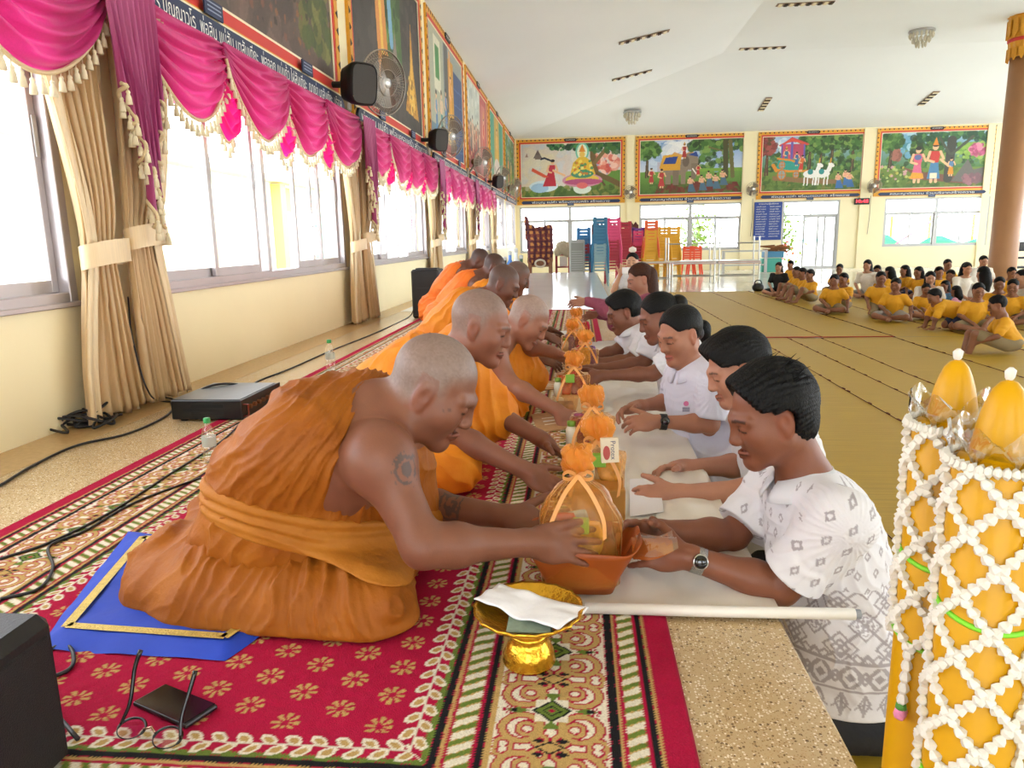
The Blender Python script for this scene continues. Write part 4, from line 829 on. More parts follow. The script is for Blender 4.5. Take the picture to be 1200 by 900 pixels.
o = quadbox(ph, .010, .020).build('case', M_dk, t); md = o.modifiers.new('b', 'BEVEL'); md.width = .004; md.segments = 2
quadbox(ph, .0195, .0208, .07).build('screen', M_blkgl, t)
def spectacles():
    t = empty('spectacles', (-.72, 1.04, .01), 'black spectacles standing on the carpet with arms pointing up', 'spectacles')
    Lc, Rc = A([-.758, 1.047, .012]), A([-.683, 1.028, .012]); Mf = mat('black_acetate', '#121214', .25)
    ax = nrm(Rc - Lc); ay = A([-ax[1], ax[0], 0]); ring = np.linspace(0, 2 * np.pi, 33)[:-1]
    for c in (Lc, Rc):
        pts = [c + ax * .026 * math.cos(a) + ay * .019 * math.sin(a) + A([0, 0, .006 * math.sin(a) + .006]) for a in ring]
        rm = MB().tube(pts, [.0024 if math.sin(a) > -.2 else .0011 for a in ring], 6, closed=True).build('rim', Mf, t, True)
        MB().add(pts, [tuple(range(32))]).build('lens', film('spectacle_lens', '#f4e8ee', .12, .03), rm)
    MB().tube([Lc + ax * .026 + A([0, 0, .01]), (Lc + Rc) / 2 + ay * .006 + A([0, 0, .013]), Rc - ax * .026 + A([0, 0, .01])], .002, 6).build('bridge', mat('rose_gold', '#c9a08a', .25, .9), t, True)
    for c, s, tip in ((Lc, -1, at(165, 762, 1.10)), (Rc, 1, at(229, 786, 1.075))):
        b0 = c + ax * .0255 * s + ay * .002 + A([0, 0, .007]); dv = tip - b0
        P = [b0, b0 + dv * .3 + A([-.006 * s, 0, 0]), b0 + dv * .75 + A([-.002, 0, 0]), tip - dv * .0]; P = spline(P, 12); MB().tube(P, np.linspace(.0028, .0042, 12), 7).build('temple_arm', Mf, t, True)
spectacles()
# ================================================================== gold footed bowl with envelope
M_goldm = mat('polished_gold', '#e0ac34', .22, .85, var=.08, vscale=60, bump=.25, bscale=90)
def footed_bowl(c):
    c = A(c, float); t = empty('offering_bowl', c, 'gold footed offering bowl with scalloped rim beside the front gift bag', 'bowl')
    MB().lathe([(.002, 0), (.050, 0), (.052, .006), (.049, .012), (.051, .018), (.046, .03), (.040, .045), (.034, .052), (.036, .056), (.034, .062)], 36, c).build('foot', M_goldm, t, True)
    MB().lathe([(.034, .060), (.038, .066), (.035, .071), (.040, .075)], 36, c).build('neck_ring', M_goldm, t, True)
    MB().lathe([(.030, .073), (.055, .082), (.085, .096), (.100, .108), (.104, .116), (.098, .114), (.082, .102), (.05, .09), (.01, .086)], 64, c, wave=lambda a, i: (.035 * np.abs(np.cos(a * 9)) + .015 * np.cos(a * 36)) * (0, .2, .6, 1, 1.2, 1, .5, .1, 0)[i]).build('dish', M_goldm, t, True)
    for a in np.arange(10) * 2 * np.pi / 10:
        d = A([math.cos(a), math.sin(a), 0]); q = A([-d[1], d[0], 0]); MB().slab([(-.007, .024), (0, .016), (.007, .024), (0, .038)], .004, c + d * .0435, q, nrm((-d[0] * .25, -d[1] * .25, 1))).build('leaf_stud', M_goldm, t)
footed_bowl((-.098, 1.302, .0095))
t = empty('envelope', (-.09, 1.30, .12), 'crumpled white envelope lying across the gold bowl', 'envelope')
e4 = [A(p) for p in ((-.206, 1.318, .128), (-.037, 1.222, .121), (.018, 1.305, .124), (-.163, 1.382, .132))]
U, Vv = np.meshgrid(np.linspace(0, 1, 26), np.linspace(0, 1, 14), indexing='ij'); P = (e4[0] * (1 - U)[..., None] + e4[1] * U[..., None]) * (1 - Vv)[..., None] + (e4[3] * (1 - U)[..., None] + e4[2] * U[..., None]) * Vv[..., None]
P[..., 2] += .006 * np.sin(U * 9) * (1 - Vv) + .004 * vnoise(np.stack([U.ravel() * 6, Vv.ravel() * 4, 0 * U.ravel()], 1), 1, 4).reshape(U.shape); 
o = build('paper', P.reshape(-1, 3), grid_faces(26, 14), mat('white_paper', '#e9e7ea', .7, bump=.1, bscale=60), t, True); o.modifiers.new('s', 'SOLIDIFY').thickness = .0025
t = empty('banknotes', (-.09, 1.29, .11), 'folded grey green banknotes under the envelope', 'money')
MB().box((-.135, 1.235, .104), (-.05, 1.30, .112), .003).build('note_fold', mat('banknote_green', '#8a9a88', .7, var=.15, vscale=60), t)
# ================================================================== black loudspeaker cut by the frame, amplifier, cables, bottles
def box_speaker(lo, hi, label, near=True):
    lo, hi = A(lo, float), A(hi, float); t = empty('floor_loudspeaker', ((lo[0] + hi[0]) / 2, (lo[1] + hi[1]) / 2, lo[2]), label, 'loudspeaker')
    MB().box(lo, hi, .018).build('cabinet', M_blackp, t)
    if near:
        x = hi[0]; MB().box((x - .002, lo[1] + .025, lo[2] + .03), (x + .004, hi[1] - .025, hi[2] - .03), .004).build('front_grille', mat('black_mesh', '#0e0e10', .6, bump=.6, bscale=500), t)
    else:
        c = A([hi[0], (lo[1] + hi[1]) / 2, lo[2] + .2]); Rm = A([[0, 0, 1], [1, 0, 0], [0, 1, 0]]).T; MB().lathe([(.02, .004), (.09, -.03), (.12, .003), (.125, .006)], 24, c, np.stack([A([0, 1, 0]), A([0, 0, 1]), A([1, 0, 0])], 1)).build('woofer', M_dk, t, True)
        MB().box((hi[0] - .01, lo[1] + .03, hi[2] - .14), (hi[0] + .006, hi[1] - .03, hi[2] - .03), .01).build('horn', M_dk, t)
        for y in (lo[1] - .004,): MB().box((lo[0] + .05, y, hi[2] - .2), (hi[0] - .05, lo[1], hi[2] - .195)).build('seam_line', M_dk, t)
        MB().box((lo[0] + .03, lo[1] + .1, hi[2]), (hi[0] - .03, hi[1] - .1, hi[2] + .012), .005).build('handle', M_blackp, t)
    return t
box_speaker((-1.22, .72, .0), (-.825, 1.0, .262), 'black loudspeaker cut off by the lower left picture edge')
box_speaker((-1.80, 7.85, 0), (-1.50, 8.2, .52), 'black loudspeaker on the floor beyond the beige curtains', False)
def amplifier():
    t = empty('amplifier', (-1.74, 3.44, 0), 'black rack amplifier on the terrazzo beside the carpet', 'amplifier'); lo, hi = A([-1.925, 3.23, .012]), A([-1.575, 3.66, .105])
    MB().box(lo, hi, .004).build('case', mat('black_steel', '#1a1b1e', .3, .3, var=.1), t)
    MB().box((lo[0] + .005, lo[1] + .01, hi[2]), (hi[0] - .012, hi[1] - .01, hi[2] + .003)).build('top_cover', mat('grey_steel_cover', '#55585e', .3, .6, var=.1, vscale=20), t)
    MB().box((hi[0], lo[1] - .012, lo[2] - .002), (hi[0] + .006, hi[1] + .012, hi[2] + .002), .002).build('front_panel', M_dk, t)
    for i in range(7): MB().tube([(hi[0] + .006, lo[1] + .06 + i * .05, .065), (hi[0] + .022, lo[1] + .06 + i * .05, .065)], .011, 10).build('knob', mat('amber_knob', '#7a4a2c', .4, .3), t)
    for y in (lo[1] + .005, hi[1] - .005): MB().tube([(hi[0], y, .03), (hi[0] + .03, y, .03), (hi[0] + .03, y, .085), (hi[0], y, .085)], .004, 6).build('handle', mat('copper_handle', '#7a3028', .4, .4), t)
    for (x, y) in ((lo[0] + .04, lo[1] + .04), (hi[0] - .04, lo[1] + .04), (lo[0] + .04, hi[1] - .04), (hi[0] - .04, hi[1] - .04)): MB().lathe([(.018, 0), (.016, .013)], 10, (x, y, 0)).build('foot', M_blackp, t)
    for k in range(2): MB().box((lo[0] + .1, lo[1] - .001, .035 + .035 * k), (lo[0] + .26, lo[1], .05 + .035 * k)).build('vent_slot', mat('vent_black', '#08080a', .8), t)
amplifier()
M_cable = mat('black_rubber_cable', '#17161a', .5)
def cable(pts, r, label, n=60, zoff=0.006):
    P = spline([A(p, float) for p in pts], n); o = MB().tube(P, r, 6).build('cable', M_cable, None, True, loc=P[0]); return tag(o, label, 'cable', 'black cables on the floor')
g = lambda x, y, z=.007: onz(x, y, z)
cable([g(0, 569), g(40, 545), g(90, 522), g(150, 508), g(195, 487), g(205, 470), g(190, 465), (-1.93, 3.42, .05)], .0055, 'black cable running along the wall side to the amplifier back')
cable([at(150, 348, 3.62), at(155, 395, 3.5), at(172, 455, 3.4), g(190, 470), (-1.93, 3.5, .06)], .004, 'thin black cable climbing the curtain from the amplifier')
cable([(-1.72, 3.67, .05), g(300, 448), g(340, 432), g(390, 410), g(440, 390), g(478, 372), (-1.78, 7.84, .1)], .0055, 'black cable from the amplifier to the far floor loudspeaker')
cable([(-1.95, 3.30, .03), (-1.9, 3.5, .107), (-1.8, 3.6, .112), (-1.7, 3.68, .06)], .006, 'short black cable lying over the amplifier top')
gc = lambda x, y: onz(x, y, .013)
cable([gc(0, 655), gc(60, 635), gc(130, 600), gc(200, 555), gc(262, 515), (-1.57, 3.3, .03)], .004, 'thin black cable along the carpet border, wall side')
cable([gc(0, 702), gc(45, 690), gc(62, 665), gc(58, 640), gc(100, 622), gc(160, 588), gc(235, 560)], .004, 'thin black cable winding over the cream carpet border')
cable([gc(40, 800), gc(80, 785), gc(86, 768), gc(78, 756), gc(58, 762), gc(30, 790), (-.82, 1.0, .03)], .004, 'loop of thin black cable by the near loudspeaker')
def coil():
    r = np.random.default_rng(5); c = onz(93, 497, .0); pts = []
    for k in range(9):
        rx, ry, h = r.uniform(.08, .2), r.uniform(.06, .16), r.uniform(.01, .10); ph = r.uniform(0, 6.28); off = A([r.uniform(-.05, .05), r.uniform(-.05, .08), 0])
        for a in np.linspace(0, 2 * np.pi, 11)[:-1]: pts.append(c + off + A([rx * math.cos(a + ph), ry * math.sin(a + ph), .012 + h * (1 + math.sin(a * 2 + ph)) / 2 * .9]))
    return tag(MB().tube(spline(pts, 420), .0065, 6).build('cable_coil', M_cable, None, True, loc=c), 'tangled heap of black cable on the floor by the curtain', 'cable')
coil()
M_pet = film('clear_plastic', '#e8f0ee', .10, .08); M_gcap = mat('green_cap', '#2f9a52', .4)
def bottle(p, label, s=1.0, lab='#d8e4dc'):
    p = A(p, float); t = empty('water_bottle', p, label, 'bottle', 'small water bottles'); 
    MB().lathe([(r * s, z * s) for r, z in ((.002, .004), (.024, 0), (.030, .008), (.030, .05), (.027, .055), (.030, .06), (.030, .13), (.022, .155), (.0125, .172), (.012, .185))], 20, p).build('body', M_pet, t, True)
    MB().lathe([(.028 * s, .004 * s), (.0285 * s, .05 * s), (.0285 * s, .115 * s), (.01, .116 * s)], 18, p).build('water', film('water', '#dfe8ea', .05, .02), t, True)
    MB().lathe([(.0305 * s, .075 * s), (.0308 * s, .12 * s)], 20, p, cap=False).build('label_band', film('bottle_label', lab, .05, .3, dif=.6), t, True)
    MB().lathe([(.015 * s, .18 * s), (.0155 * s, .183 * s), (.015 * s, .202 * s), (.002, .203 * s)], 18, p).build('cap', M_gcap, t, True)
bottle((-1.40, 2.58, .0095), 'clear water bottle with green cap just behind the front monk', .85); bottle((-1.60, 4.56, .0095), 'clear water bottle with green cap by the carpet edge near the far monks', 1.0)
# ================================================================== people: smooth-blended bodies grown as one surface
class Form:
    """implicit body: round cones and ellipsoids blended smoothly, meshed as one continuous surface"""
    def __init__(s): s.P = []; s.post = []
    def rc(s, a, b, ra, rb, k=.02, neg=False):
        a, b = A(a, np.float32), A(b, np.float32); r = max(ra, rb); lo = np.minimum(a, b) - r; hi = np.maximum(a, b) + r; ab = b - a; L2 = np.float32(ab.dot(ab) + 1e-9); ra, rb = np.float32(ra), np.float32(rb)
        def f(p):
            pa = p - a; t = np.clip((pa @ ab) / L2, 0, 1); q = pa - t[..., None] * ab; return np.sqrt(np.einsum('...i,...i', q, q)) - (ra + (rb - ra) * t)
        s.P.append((f, lo, hi, k, neg)); return s
    def chain(s, pts, rad, k=.02):
        for i in range(len(pts) - 1): s.rc(pts[i], pts[i + 1], rad[i], rad[i + 1], k)
        return s
    def el(s, c, r, R=None, k=.02, neg=False):
        c, r = A(c, np.float32), A(r, np.float32); R = np.eye(3, dtype=np.float32) if R is None else A(R, np.float32); ext = np.sqrt(((R * r) ** 2).sum(1)); ir = (1 / r).astype(np.float32)
        def f(p):
            q = ((p - c) @ R) * ir; k0 = np.sqrt(np.einsum('...i,...i', q, q)); q = q * ir; k1 = np.sqrt(np.einsum('...i,...i', q, q)) + 1e-9; return k0 * (k0 - 1) / k1
        s.P.append((f, c - ext, c + ext, k, neg)); return s
    def cut(s, n, p0, k=.01):
        """keep the side the normal points away from"""
        n = nrm(n); p0 = A(p0, float); s.post.append((lambda p: (p - p0) @ n, k)); return s
    def carve(s, c, r, R=None, k=.012):
        F2 = Form().el(c, r, R); f = F2.P[0][0]; s.post.append((lambda p: -f(p), k)); return s
    def keep(s, fn, k=.005): s.post.append((fn, k)); return s
    def merge(s, other, inflate=0.0):
        for (f, lo, hi, k, neg) in other.P: s.P.append(((lambda p, f=f: f(p) - inflate) if inflate else f, lo - inflate, hi + inflate, k, neg))
        return s
    def value(s, p):
        D = np.full(p.shape[:-1], 1.0)
        for (f, lo, hi, k, neg) in s.P: D = smx(D, f(p), k) if neg else smn(D, f(p), k)
        for f, k in s.post: D = -smn(-D, -f(p), k)
        return D
    def mesh(s, h):
        pos = [q for q in s.P if not q[4]]; lo = np.min([q[1] for q in pos], 0) - 3 * h - .02; hi = np.max([q[2] for q in pos], 0) + 3 * h + .02
        n = np.ceil((hi - lo) / h).astype(int) + 1; ax = [(lo[i] + h * np.arange(n[i])).astype(np.float32) for i in range(3)]; D = np.full(tuple(n), .2, np.float32)
        for (f, l, u, k, neg) in s.P:
            m = k + 2.5 * h; i0 = np.clip(((l - m - lo) / h).astype(int), 0, n - 1); i1 = np.clip(np.ceil((u + m - lo) / h).astype(int) + 1, 1, n)
            sl = tuple(slice(i0[i], i1[i]) for i in range(3)); g = np.stack(np.meshgrid(*[ax[i][sl[i]] for i in range(3)], indexing='ij'), -1); d = f(g)
            D[sl] = smx(D[sl], d, k) if neg else smn(D[sl], d, k)
        if s.post:
            I = np.nonzero(D < .03); p = np.stack([ax[i][I[i]] for i in range(3)], -1); v = D[I]
            for f, k in s.post: v = -smn(-v, -f(p), k)
            D[I] = v
        return surface_nets(D, lo, h)
def smn(a, b, k):
    hh = np.maximum(k - np.abs(a - b), 0) / k; return np.minimum(a, b) - hh * hh * k * .25
def smx(a, b, k):           # carve b out of a
    return -smn(-a, b, k)
def surface_nets(D, lo, h):
    S_ = D < 0; c = np.zeros(tuple(x - 1 for x in D.shape), np.int8); cor = [(i, j, k) for i in (0, 1) for j in (0, 1) for k in (0, 1)]
    sl = lambda o: tuple(slice(o[i], D.shape[i] - 1 + o[i]) for i in range(3))
    for o in cor: c += S_[sl(o)]
    I = np.stack(np.nonzero((c > 0) & (c < 8)), 1); m = len(I); idx = np.full(c.shape, -1, np.int32); idx[I[:, 0], I[:, 1], I[:, 2]] = np.arange(m)
    V = np.zeros((m, 3)); W = np.zeros(m); val = {o: D[I[:, 0] + o[0], I[:, 1] + o[1], I[:, 2] + o[2]].astype(float) for o in cor}
    for o in cor:
        for ax_ in range(3):
            if o[ax_]: continue
            o2 = list(o); o2[ax_] = 1; a, b = val[o], val[tuple(o2)]; x = (a < 0) != (b < 0); t = np.where(x, a / np.where(x, a - b, 1), 0); p = np.tile(A(o, float), (m, 1)); p[:, ax_] = t; V += p * x[:, None]; W += x
    V = lo + (I + V / W[:, None]) * h; Fs = []
    for ax_ in range(3):
        u, v = (ax_ + 1) % 3, (ax_ + 2) % 3; a = [slice(None)] * 3; b = [slice(None)] * 3; a[ax_] = slice(0, -1); b[ax_] = slice(1, None); A0, B0 = S_[tuple(a)], S_[tuple(b)]
        J = np.stack(np.nonzero(A0 != B0), 1); J = J[(J[:, u] > 0) & (J[:, v] > 0) & (J[:, u] < c.shape[u]) & (J[:, v] < c.shape[v])]
        fl = A0[J[:, 0], J[:, 1], J[:, 2]]; q = []
        for du, dv in ((-1, -1), (0, -1), (0, 0), (-1, 0)):
            K = J.copy(); K[:, u] += du; K[:, v] += dv; q.append(idx[K[:, 0], K[:, 1], K[:, 2]])
        q = np.stack(q, 1); q[~fl] = q[~fl][:, ::-1]; Fs.append(q[(q >= 0).all(1)])
    return V, np.concatenate(Fs)
def normals(V, Fc):
    n = np.cross(V[Fc[:, 2]] - V[Fc[:, 0]], V[Fc[:, 3]] - V[Fc[:, 1]]); N = np.zeros_like(V)
    for i in range(4): np.add.at(N, Fc[:, i], n)
    return N / (np.linalg.norm(N, axis=1, keepdims=True) + 1e-12)
def relax(V, Fc, it=1, f=.5):
    for _ in range(it):
        Sm = np.zeros_like(V); ct = np.zeros(len(V))
        for i in range(4):
            a, b = Fc[:, i], Fc[:, (i + 1) % 4]; np.add.at(Sm, a, V[b]); np.add.at(ct, a, 1)
        V = V * (1 - f) + f * Sm / ct[:, None]
    return V
def soft_normals(V, Fc):
    """normals that fade out at hems and cut edges, so folds leave the hems clean"""
    N = normals(V, Fc); N2 = normals(relax(V, Fc, 3), Fc); k = np.clip((N * N2).sum(1), 0, 1) ** 8; return relax(V, Fc, 1), N2 * k[:, None]
def frame(f, u):
    """columns: side, face, up"""
    f = nrm(f); u = A(u, float); u = nrm(u - u.dot(f) * f); return np.stack([np.cross(f, u), f, u], 1)
def head(B, c, R, s=1.0, neck=None, rn=.056, female=False, fat=0.0, k=1.0, detail=True):
    c = A(c, float); P = lambda x, y, z: c + R @ (A([x, y, z]) * s); w_ = 1 + fat
    def el(p, r, **q): B.el(P(*p), A(r) * s, R, **q)
    el((0, -.012, .032), (.074, .093, .086), k=.03); el((0, .027, -.036), (.063 * w_, .062, .075), k=.035)
    for x in (-1, 1):
        B.rc(P(.046 * x * w_, .0, -.058), P(.008 * x, .066, -.100), .021 * s * w_, .017 * s, .03); el((.044 * x, .052, -.025), (.023 * w_, .026, .026), k=.03)
        el((.075 * x, -.008, -.004), (.0075, .0185, .030), k=.008)
        if detail:
            el((.083 * x, -.003, .000), (.007, .0095, .016), k=.005, neg=True); el((.0755 * x, -.002, -.031), (.006, .008, .010), k=.006)
            B.rc(P(.012 * x, .087, .021), P(.046 * x, .070, .020), .011 * s, .010 * s, .016)
            el((.031 * x, .097, .0), (.017, .012, .0105), k=.012, neg=True); el((.031 * x, .0765, .0), (.0155, .0135, .0115), k=.004)
            el((.0145 * x, .093, -.035), (.0085, .010, .0075), k=.006)
            B.rc(P(0, .0965, -.064), P(.021 * x, .086, -.068), .0052 * s, .003 * s, .004); B.rc(P(0, .094, -.0745), P(.019 * x, .085, -.071), .0062 * s, .003 * s, .004)
    el((0, .070, -.100), (.022 * w_, .018, .016), k=.02); B.rc(P(0, .088, .014), P(0, .101, -.028), .008 * s, .0115 * s, .014); el((0, .100, -.033), (.0135, .011, .0095), k=.01)
    if neck is not None: B.rc(P(0, -.028, -.045), neck, rn * .93 * s, rn * 1.05, .035)
def hand(B, wr, f, n, t, s=1.0, curl=(18, 22, 16), thumb=(.75, .6, -.25), spread=1.0, fc=None, tc=25):
    """wr wrist, f finger direction, n back-of-hand normal, t thumb side; curl in degrees per joint"""
    wr = A(wr, float); f = nrm(f); n = A(n, float); n = nrm(n - n.dot(f) * f); t_ = np.cross(f, n); t = t_ if t_.dot(A(t, float)) > 0 else -t_
    R = np.stack([t, f, n], 1); P = lambda a, b, c: wr + (t * a + f * b + n * c) * s
    B.rc(P(0, -.01, 0), P(0, .03, 0), .026 * s, .026 * s, .02); B.el(P(-.002, .052, 0), A([.040, .046, .0145]) * s, R, k=.018); B.el(P(.022, .038, -.008), A([.018, .026, .013]) * s, R, k=.015); B.el(P(-.022, .042, -.006), A([.015, .03, .012]) * s, R, k=.015)
    L_ = (.070, .078, .073, .057)
    for i, (lat, L0) in enumerate(zip((.0285, .0095, -.0105, -.0290), L_)):
        a = (lat / .0285) * .16 * spread; d = f * math.cos(a) + t * math.sin(a); p = P(lat, .088 - .006 * abs(i - 1.2), 0); cu = curl if fc is None else fc[i]; ang = 0; r0 = (.0092, .0095, .0090, .0080)[i]; side_ax = np.cross(d, n)
        for j, fr in enumerate((.44, .31, .25)):
            ang += math.radians(cu[j]); dd = d * math.cos(ang) - n * math.sin(ang); q = p + dd * L0 * fr * s; B.rc(p, q, (r0 - .0007 * j) * s, (r0 - .0007 * (j + 1)) * s, .0045 if j else .008); p = q
    d = nrm(t * thumb[0] + f * thumb[1] + n * thumb[2]); p = P(.022, .018, -.004); fw = nrm(f * .9 - n * .3 + t * .1)
    for j, (L0, r0, r1) in enumerate(((.038, .0155, .0125), (.030, .0118, .0105), (.026, .0102, .0085))):
        q = p + d * L0 * s; B.rc(p, q, r0 * s, r1 * s, .010 if j == 0 else .005); p = q; d = nrm(d + fw * math.radians(tc) * .8)
def arm(B, sh, el_, wr, r=(.052, .041, .043, .027), k=.02):
    sh, el_, wr = A(sh, float), A(el_, float), A(wr, float); B.rc(sh, el_, r[0], r[1], k); m = el_ + (wr - el_) * .28; B.rc(el_, m, r[1], r[2], k); B.rc(m, wr, r[2], r[3], k)
SKINM = vmat('skin', 0.48, bump=0.08, bscale=260, var=0.05, vscale=30, spec=0.4)
def skin_colors(V, base, H, R, s=1.0, shaved=None, brow='#1c1410', lips=None, extra=None, beard=0.0):
    base = A(hexc(base)); C = np.tile(base, (len(V), 1)) * (1 + .06 * vnoise(V, 22, 1))[:, None]
    L = ((V - A(H)) @ R) / s; x, y, z = np.abs(L[:, 0]), L[:, 1], L[:, 2]; near = (np.abs(L) < .16).all(1)
    def mixin(m, col, a): C[m] = C[m] * (1 - a) + A(col if not isinstance(col, str) else hexc(col)) * a
    if shaved is not None:
        ss = lambda v, a, b: np.clip((v - a) / (b - a), 0, 1)
        w_ = ss(z, -.05, -.015) * (1 - ss(y, .035, .075) * (1 - ss(z, .055, .085))) * (1 - ss(x, .066, .074) * ss(-z, -.03, .0) * ss(y, -.045, -.03)) * (1 - ss(y, .015, .04) * (1 - ss(z, .035, .07))) * near * .62
        C = C * (1 - w_[:, None]) + A(hexc(shaved)) * w_[:, None] * (1 + .22 * vnoise(V, 300, 5))[:, None]
    mixin(near & (z < -.058) & (z > -.084) & (x < .024) & (y > .080), lips if lips is not None else base * A([.85, .55, .55]), .65)
    mixin(near & (np.abs(z + .0697) < .0022) & (x < .022) & (y > .078), base * .25, .8)
    mixin(near & (np.abs(x - .031) < .016) & (np.abs(z + .004 + 3.2 * (x - .031) ** 2) < .0026) & (y > .065), '#150d0a', .9)
    mixin(near & (np.abs(x - .032) < .02) & (np.abs(z - .0235 + 6 * (x - .03) ** 2) < .0038) & (y > .06), brow, .75 if brow else 0)
    mixin(near & (x < .012) & (np.abs(x - .007) < .004) & (z < -.036) & (z > -.043) & (y > .095), base * .3, .6)
    mixin(near & (x > .072) & (y < .02) & (y > -.035) & (z > -.045) & (z < .04), base * A([1.15, .8, .75]), .35)
    if beard: mixin(near & (z < -.045) & (y > .02) & ~((z < -.058) & (z > -.084) & (x < .024)), base * .45, beard)
    if extra is not None: extra(V, C)
    return np.clip(C, 0, 1)
def hair_cap(H, R, s=1.0, thick=.012, front=.062, side=.015, back=-.07, part=0.0, h=.004, seed=1, fringe=0.0, length=None, rough=.003):
    """short hair: shell over the skull, cut back from the face"""
    B = Form(); H = A(H, float); P = lambda x, y, z: H + R @ (A([x, y, z]) * s)
    B.el(P(0, -.014, .034), (A([.074, .093, .086]) + thick) * s, R, k=.02)
    if fringe: B.el(P(part, .055, .088), A([.05, .04, .03]) * s * fringe, R, k=.03)
    if back < -.06: B.el(P(0, -.055, -.04), A([.062, .05, .06]) * s, R, k=.03)
    def region(p):
        L = ((p - H) @ R) / s; x, y, z = np.abs(L[..., 0]), L[..., 1], L[..., 2]
        face = y - (front + .55 * (z - .075)) - .10 * (x - .03); sb = np.where(z < .035, y - side + .18 * (.035 - z), -1.0); ear = np.where((z < .035), y - side, -1); low = back + .25 * np.clip(y + .05, -.05, .1) * 2 - z
        er = (1 - np.sqrt(((x - .080) / .036) ** 2 + ((y + .004) / .027) ** 2 + ((z + .005) / .037) ** 2)) * .03
        return np.maximum(np.maximum(np.maximum(face, sb), low), er) * s
    B.keep(region, .008)
    if length: length(B, P)
    V, Fc = B.mesh(h); V, N = soft_normals(V, Fc); V = relax(V, Fc, 1); L = ((V - H) @ R) / s; a = np.arctan2(L[:, 0], L[:, 2] - .02)
    V = relax(V, Fc, 1) + N * (rough * .45 * (np.sin(a * 44 + 5 * vnoise(V, 16, seed)) * .6 + vnoise(V, 45, seed)))[:, None]
    return V, Fc
HAIRM = mat('black_hair', '#070606', .55, bump=.5, bscale=250, stretch=(1, 1, .25)); MATS['black_hair'].node_tree.nodes['Principled BSDF'].inputs['Specular IOR Level'].default_value = .2; HAIRB = mat('brown_hair', '#3c1f12', .55, var=.25, vscale=60, bump=.4, bscale=250); MATS['brown_hair'].node_tree.nodes['Principled BSDF'].inputs['Specular IOR Level'].default_value = .2
def fold_disp(V, N, u, amp, freq, seed, warp=.35, ridge=True, out=False):
    """displace along normals in ridges across coordinate u"""
    q = u * freq + warp * freq * .1 * vnoise(V, 6, seed) + .6 * vnoise(V, 14, seed + 1)
    w_ = np.sin(q * 2 * np.pi) * .6 + .4 * np.sin(q * 4.7 * np.pi + 1.3 + vnoise(V, 5, seed + 2)); 
    if ridge: w_ = 1 - 2 * np.abs(np.sin(q * np.pi)) ** .7
    if out: w_ = w_ * .7 + .7
    return V + N * (amp * w_ * (.55 + .45 * vnoise(V, 5, seed + 3)))[:, None]
def robe_mat(name, c1, c2):
    m = mat(name, c1, .62, col2=c2, vscale=9, bump=.35, bscale=46); m.node_tree.nodes['Principled BSDF'].inputs['Specular IOR Level'].default_value = .25; return m
ROBE1 = robe_mat('ochre_robe', '#8e4b0e', '#a45f17'); ROBE2 = robe_mat('orange_robe', '#d97a14', '#ea9426'); ROBE3 = robe_mat('saffron_robe', '#e0661a', '#ec8030'); SASHM = robe_mat('ochre_sash', '#a46218', '#b47226')
def person(name_loc, label, group, cat='person'): return empty('person', name_loc, label, cat, group)
def add_mesh(t, name, form, h, m, disp=None, colors=None, rel=0):
    V, Fc = form.mesh(h) if isinstance(form, Form) else form
    if rel: V = relax(V, Fc, rel)
    if disp: V, N = soft_normals(V, Fc)
    if disp and isinstance(form, Form) and form.post: N = N * np.clip(-np.max([f(V.astype(np.float32)) for f, k in form.post], 0) / .03, 0.04, 1)[:, None]
    if disp: V = disp(V, N, Fc)
    return build(name, V, Fc, m, t, True, colors(V) if colors else None)
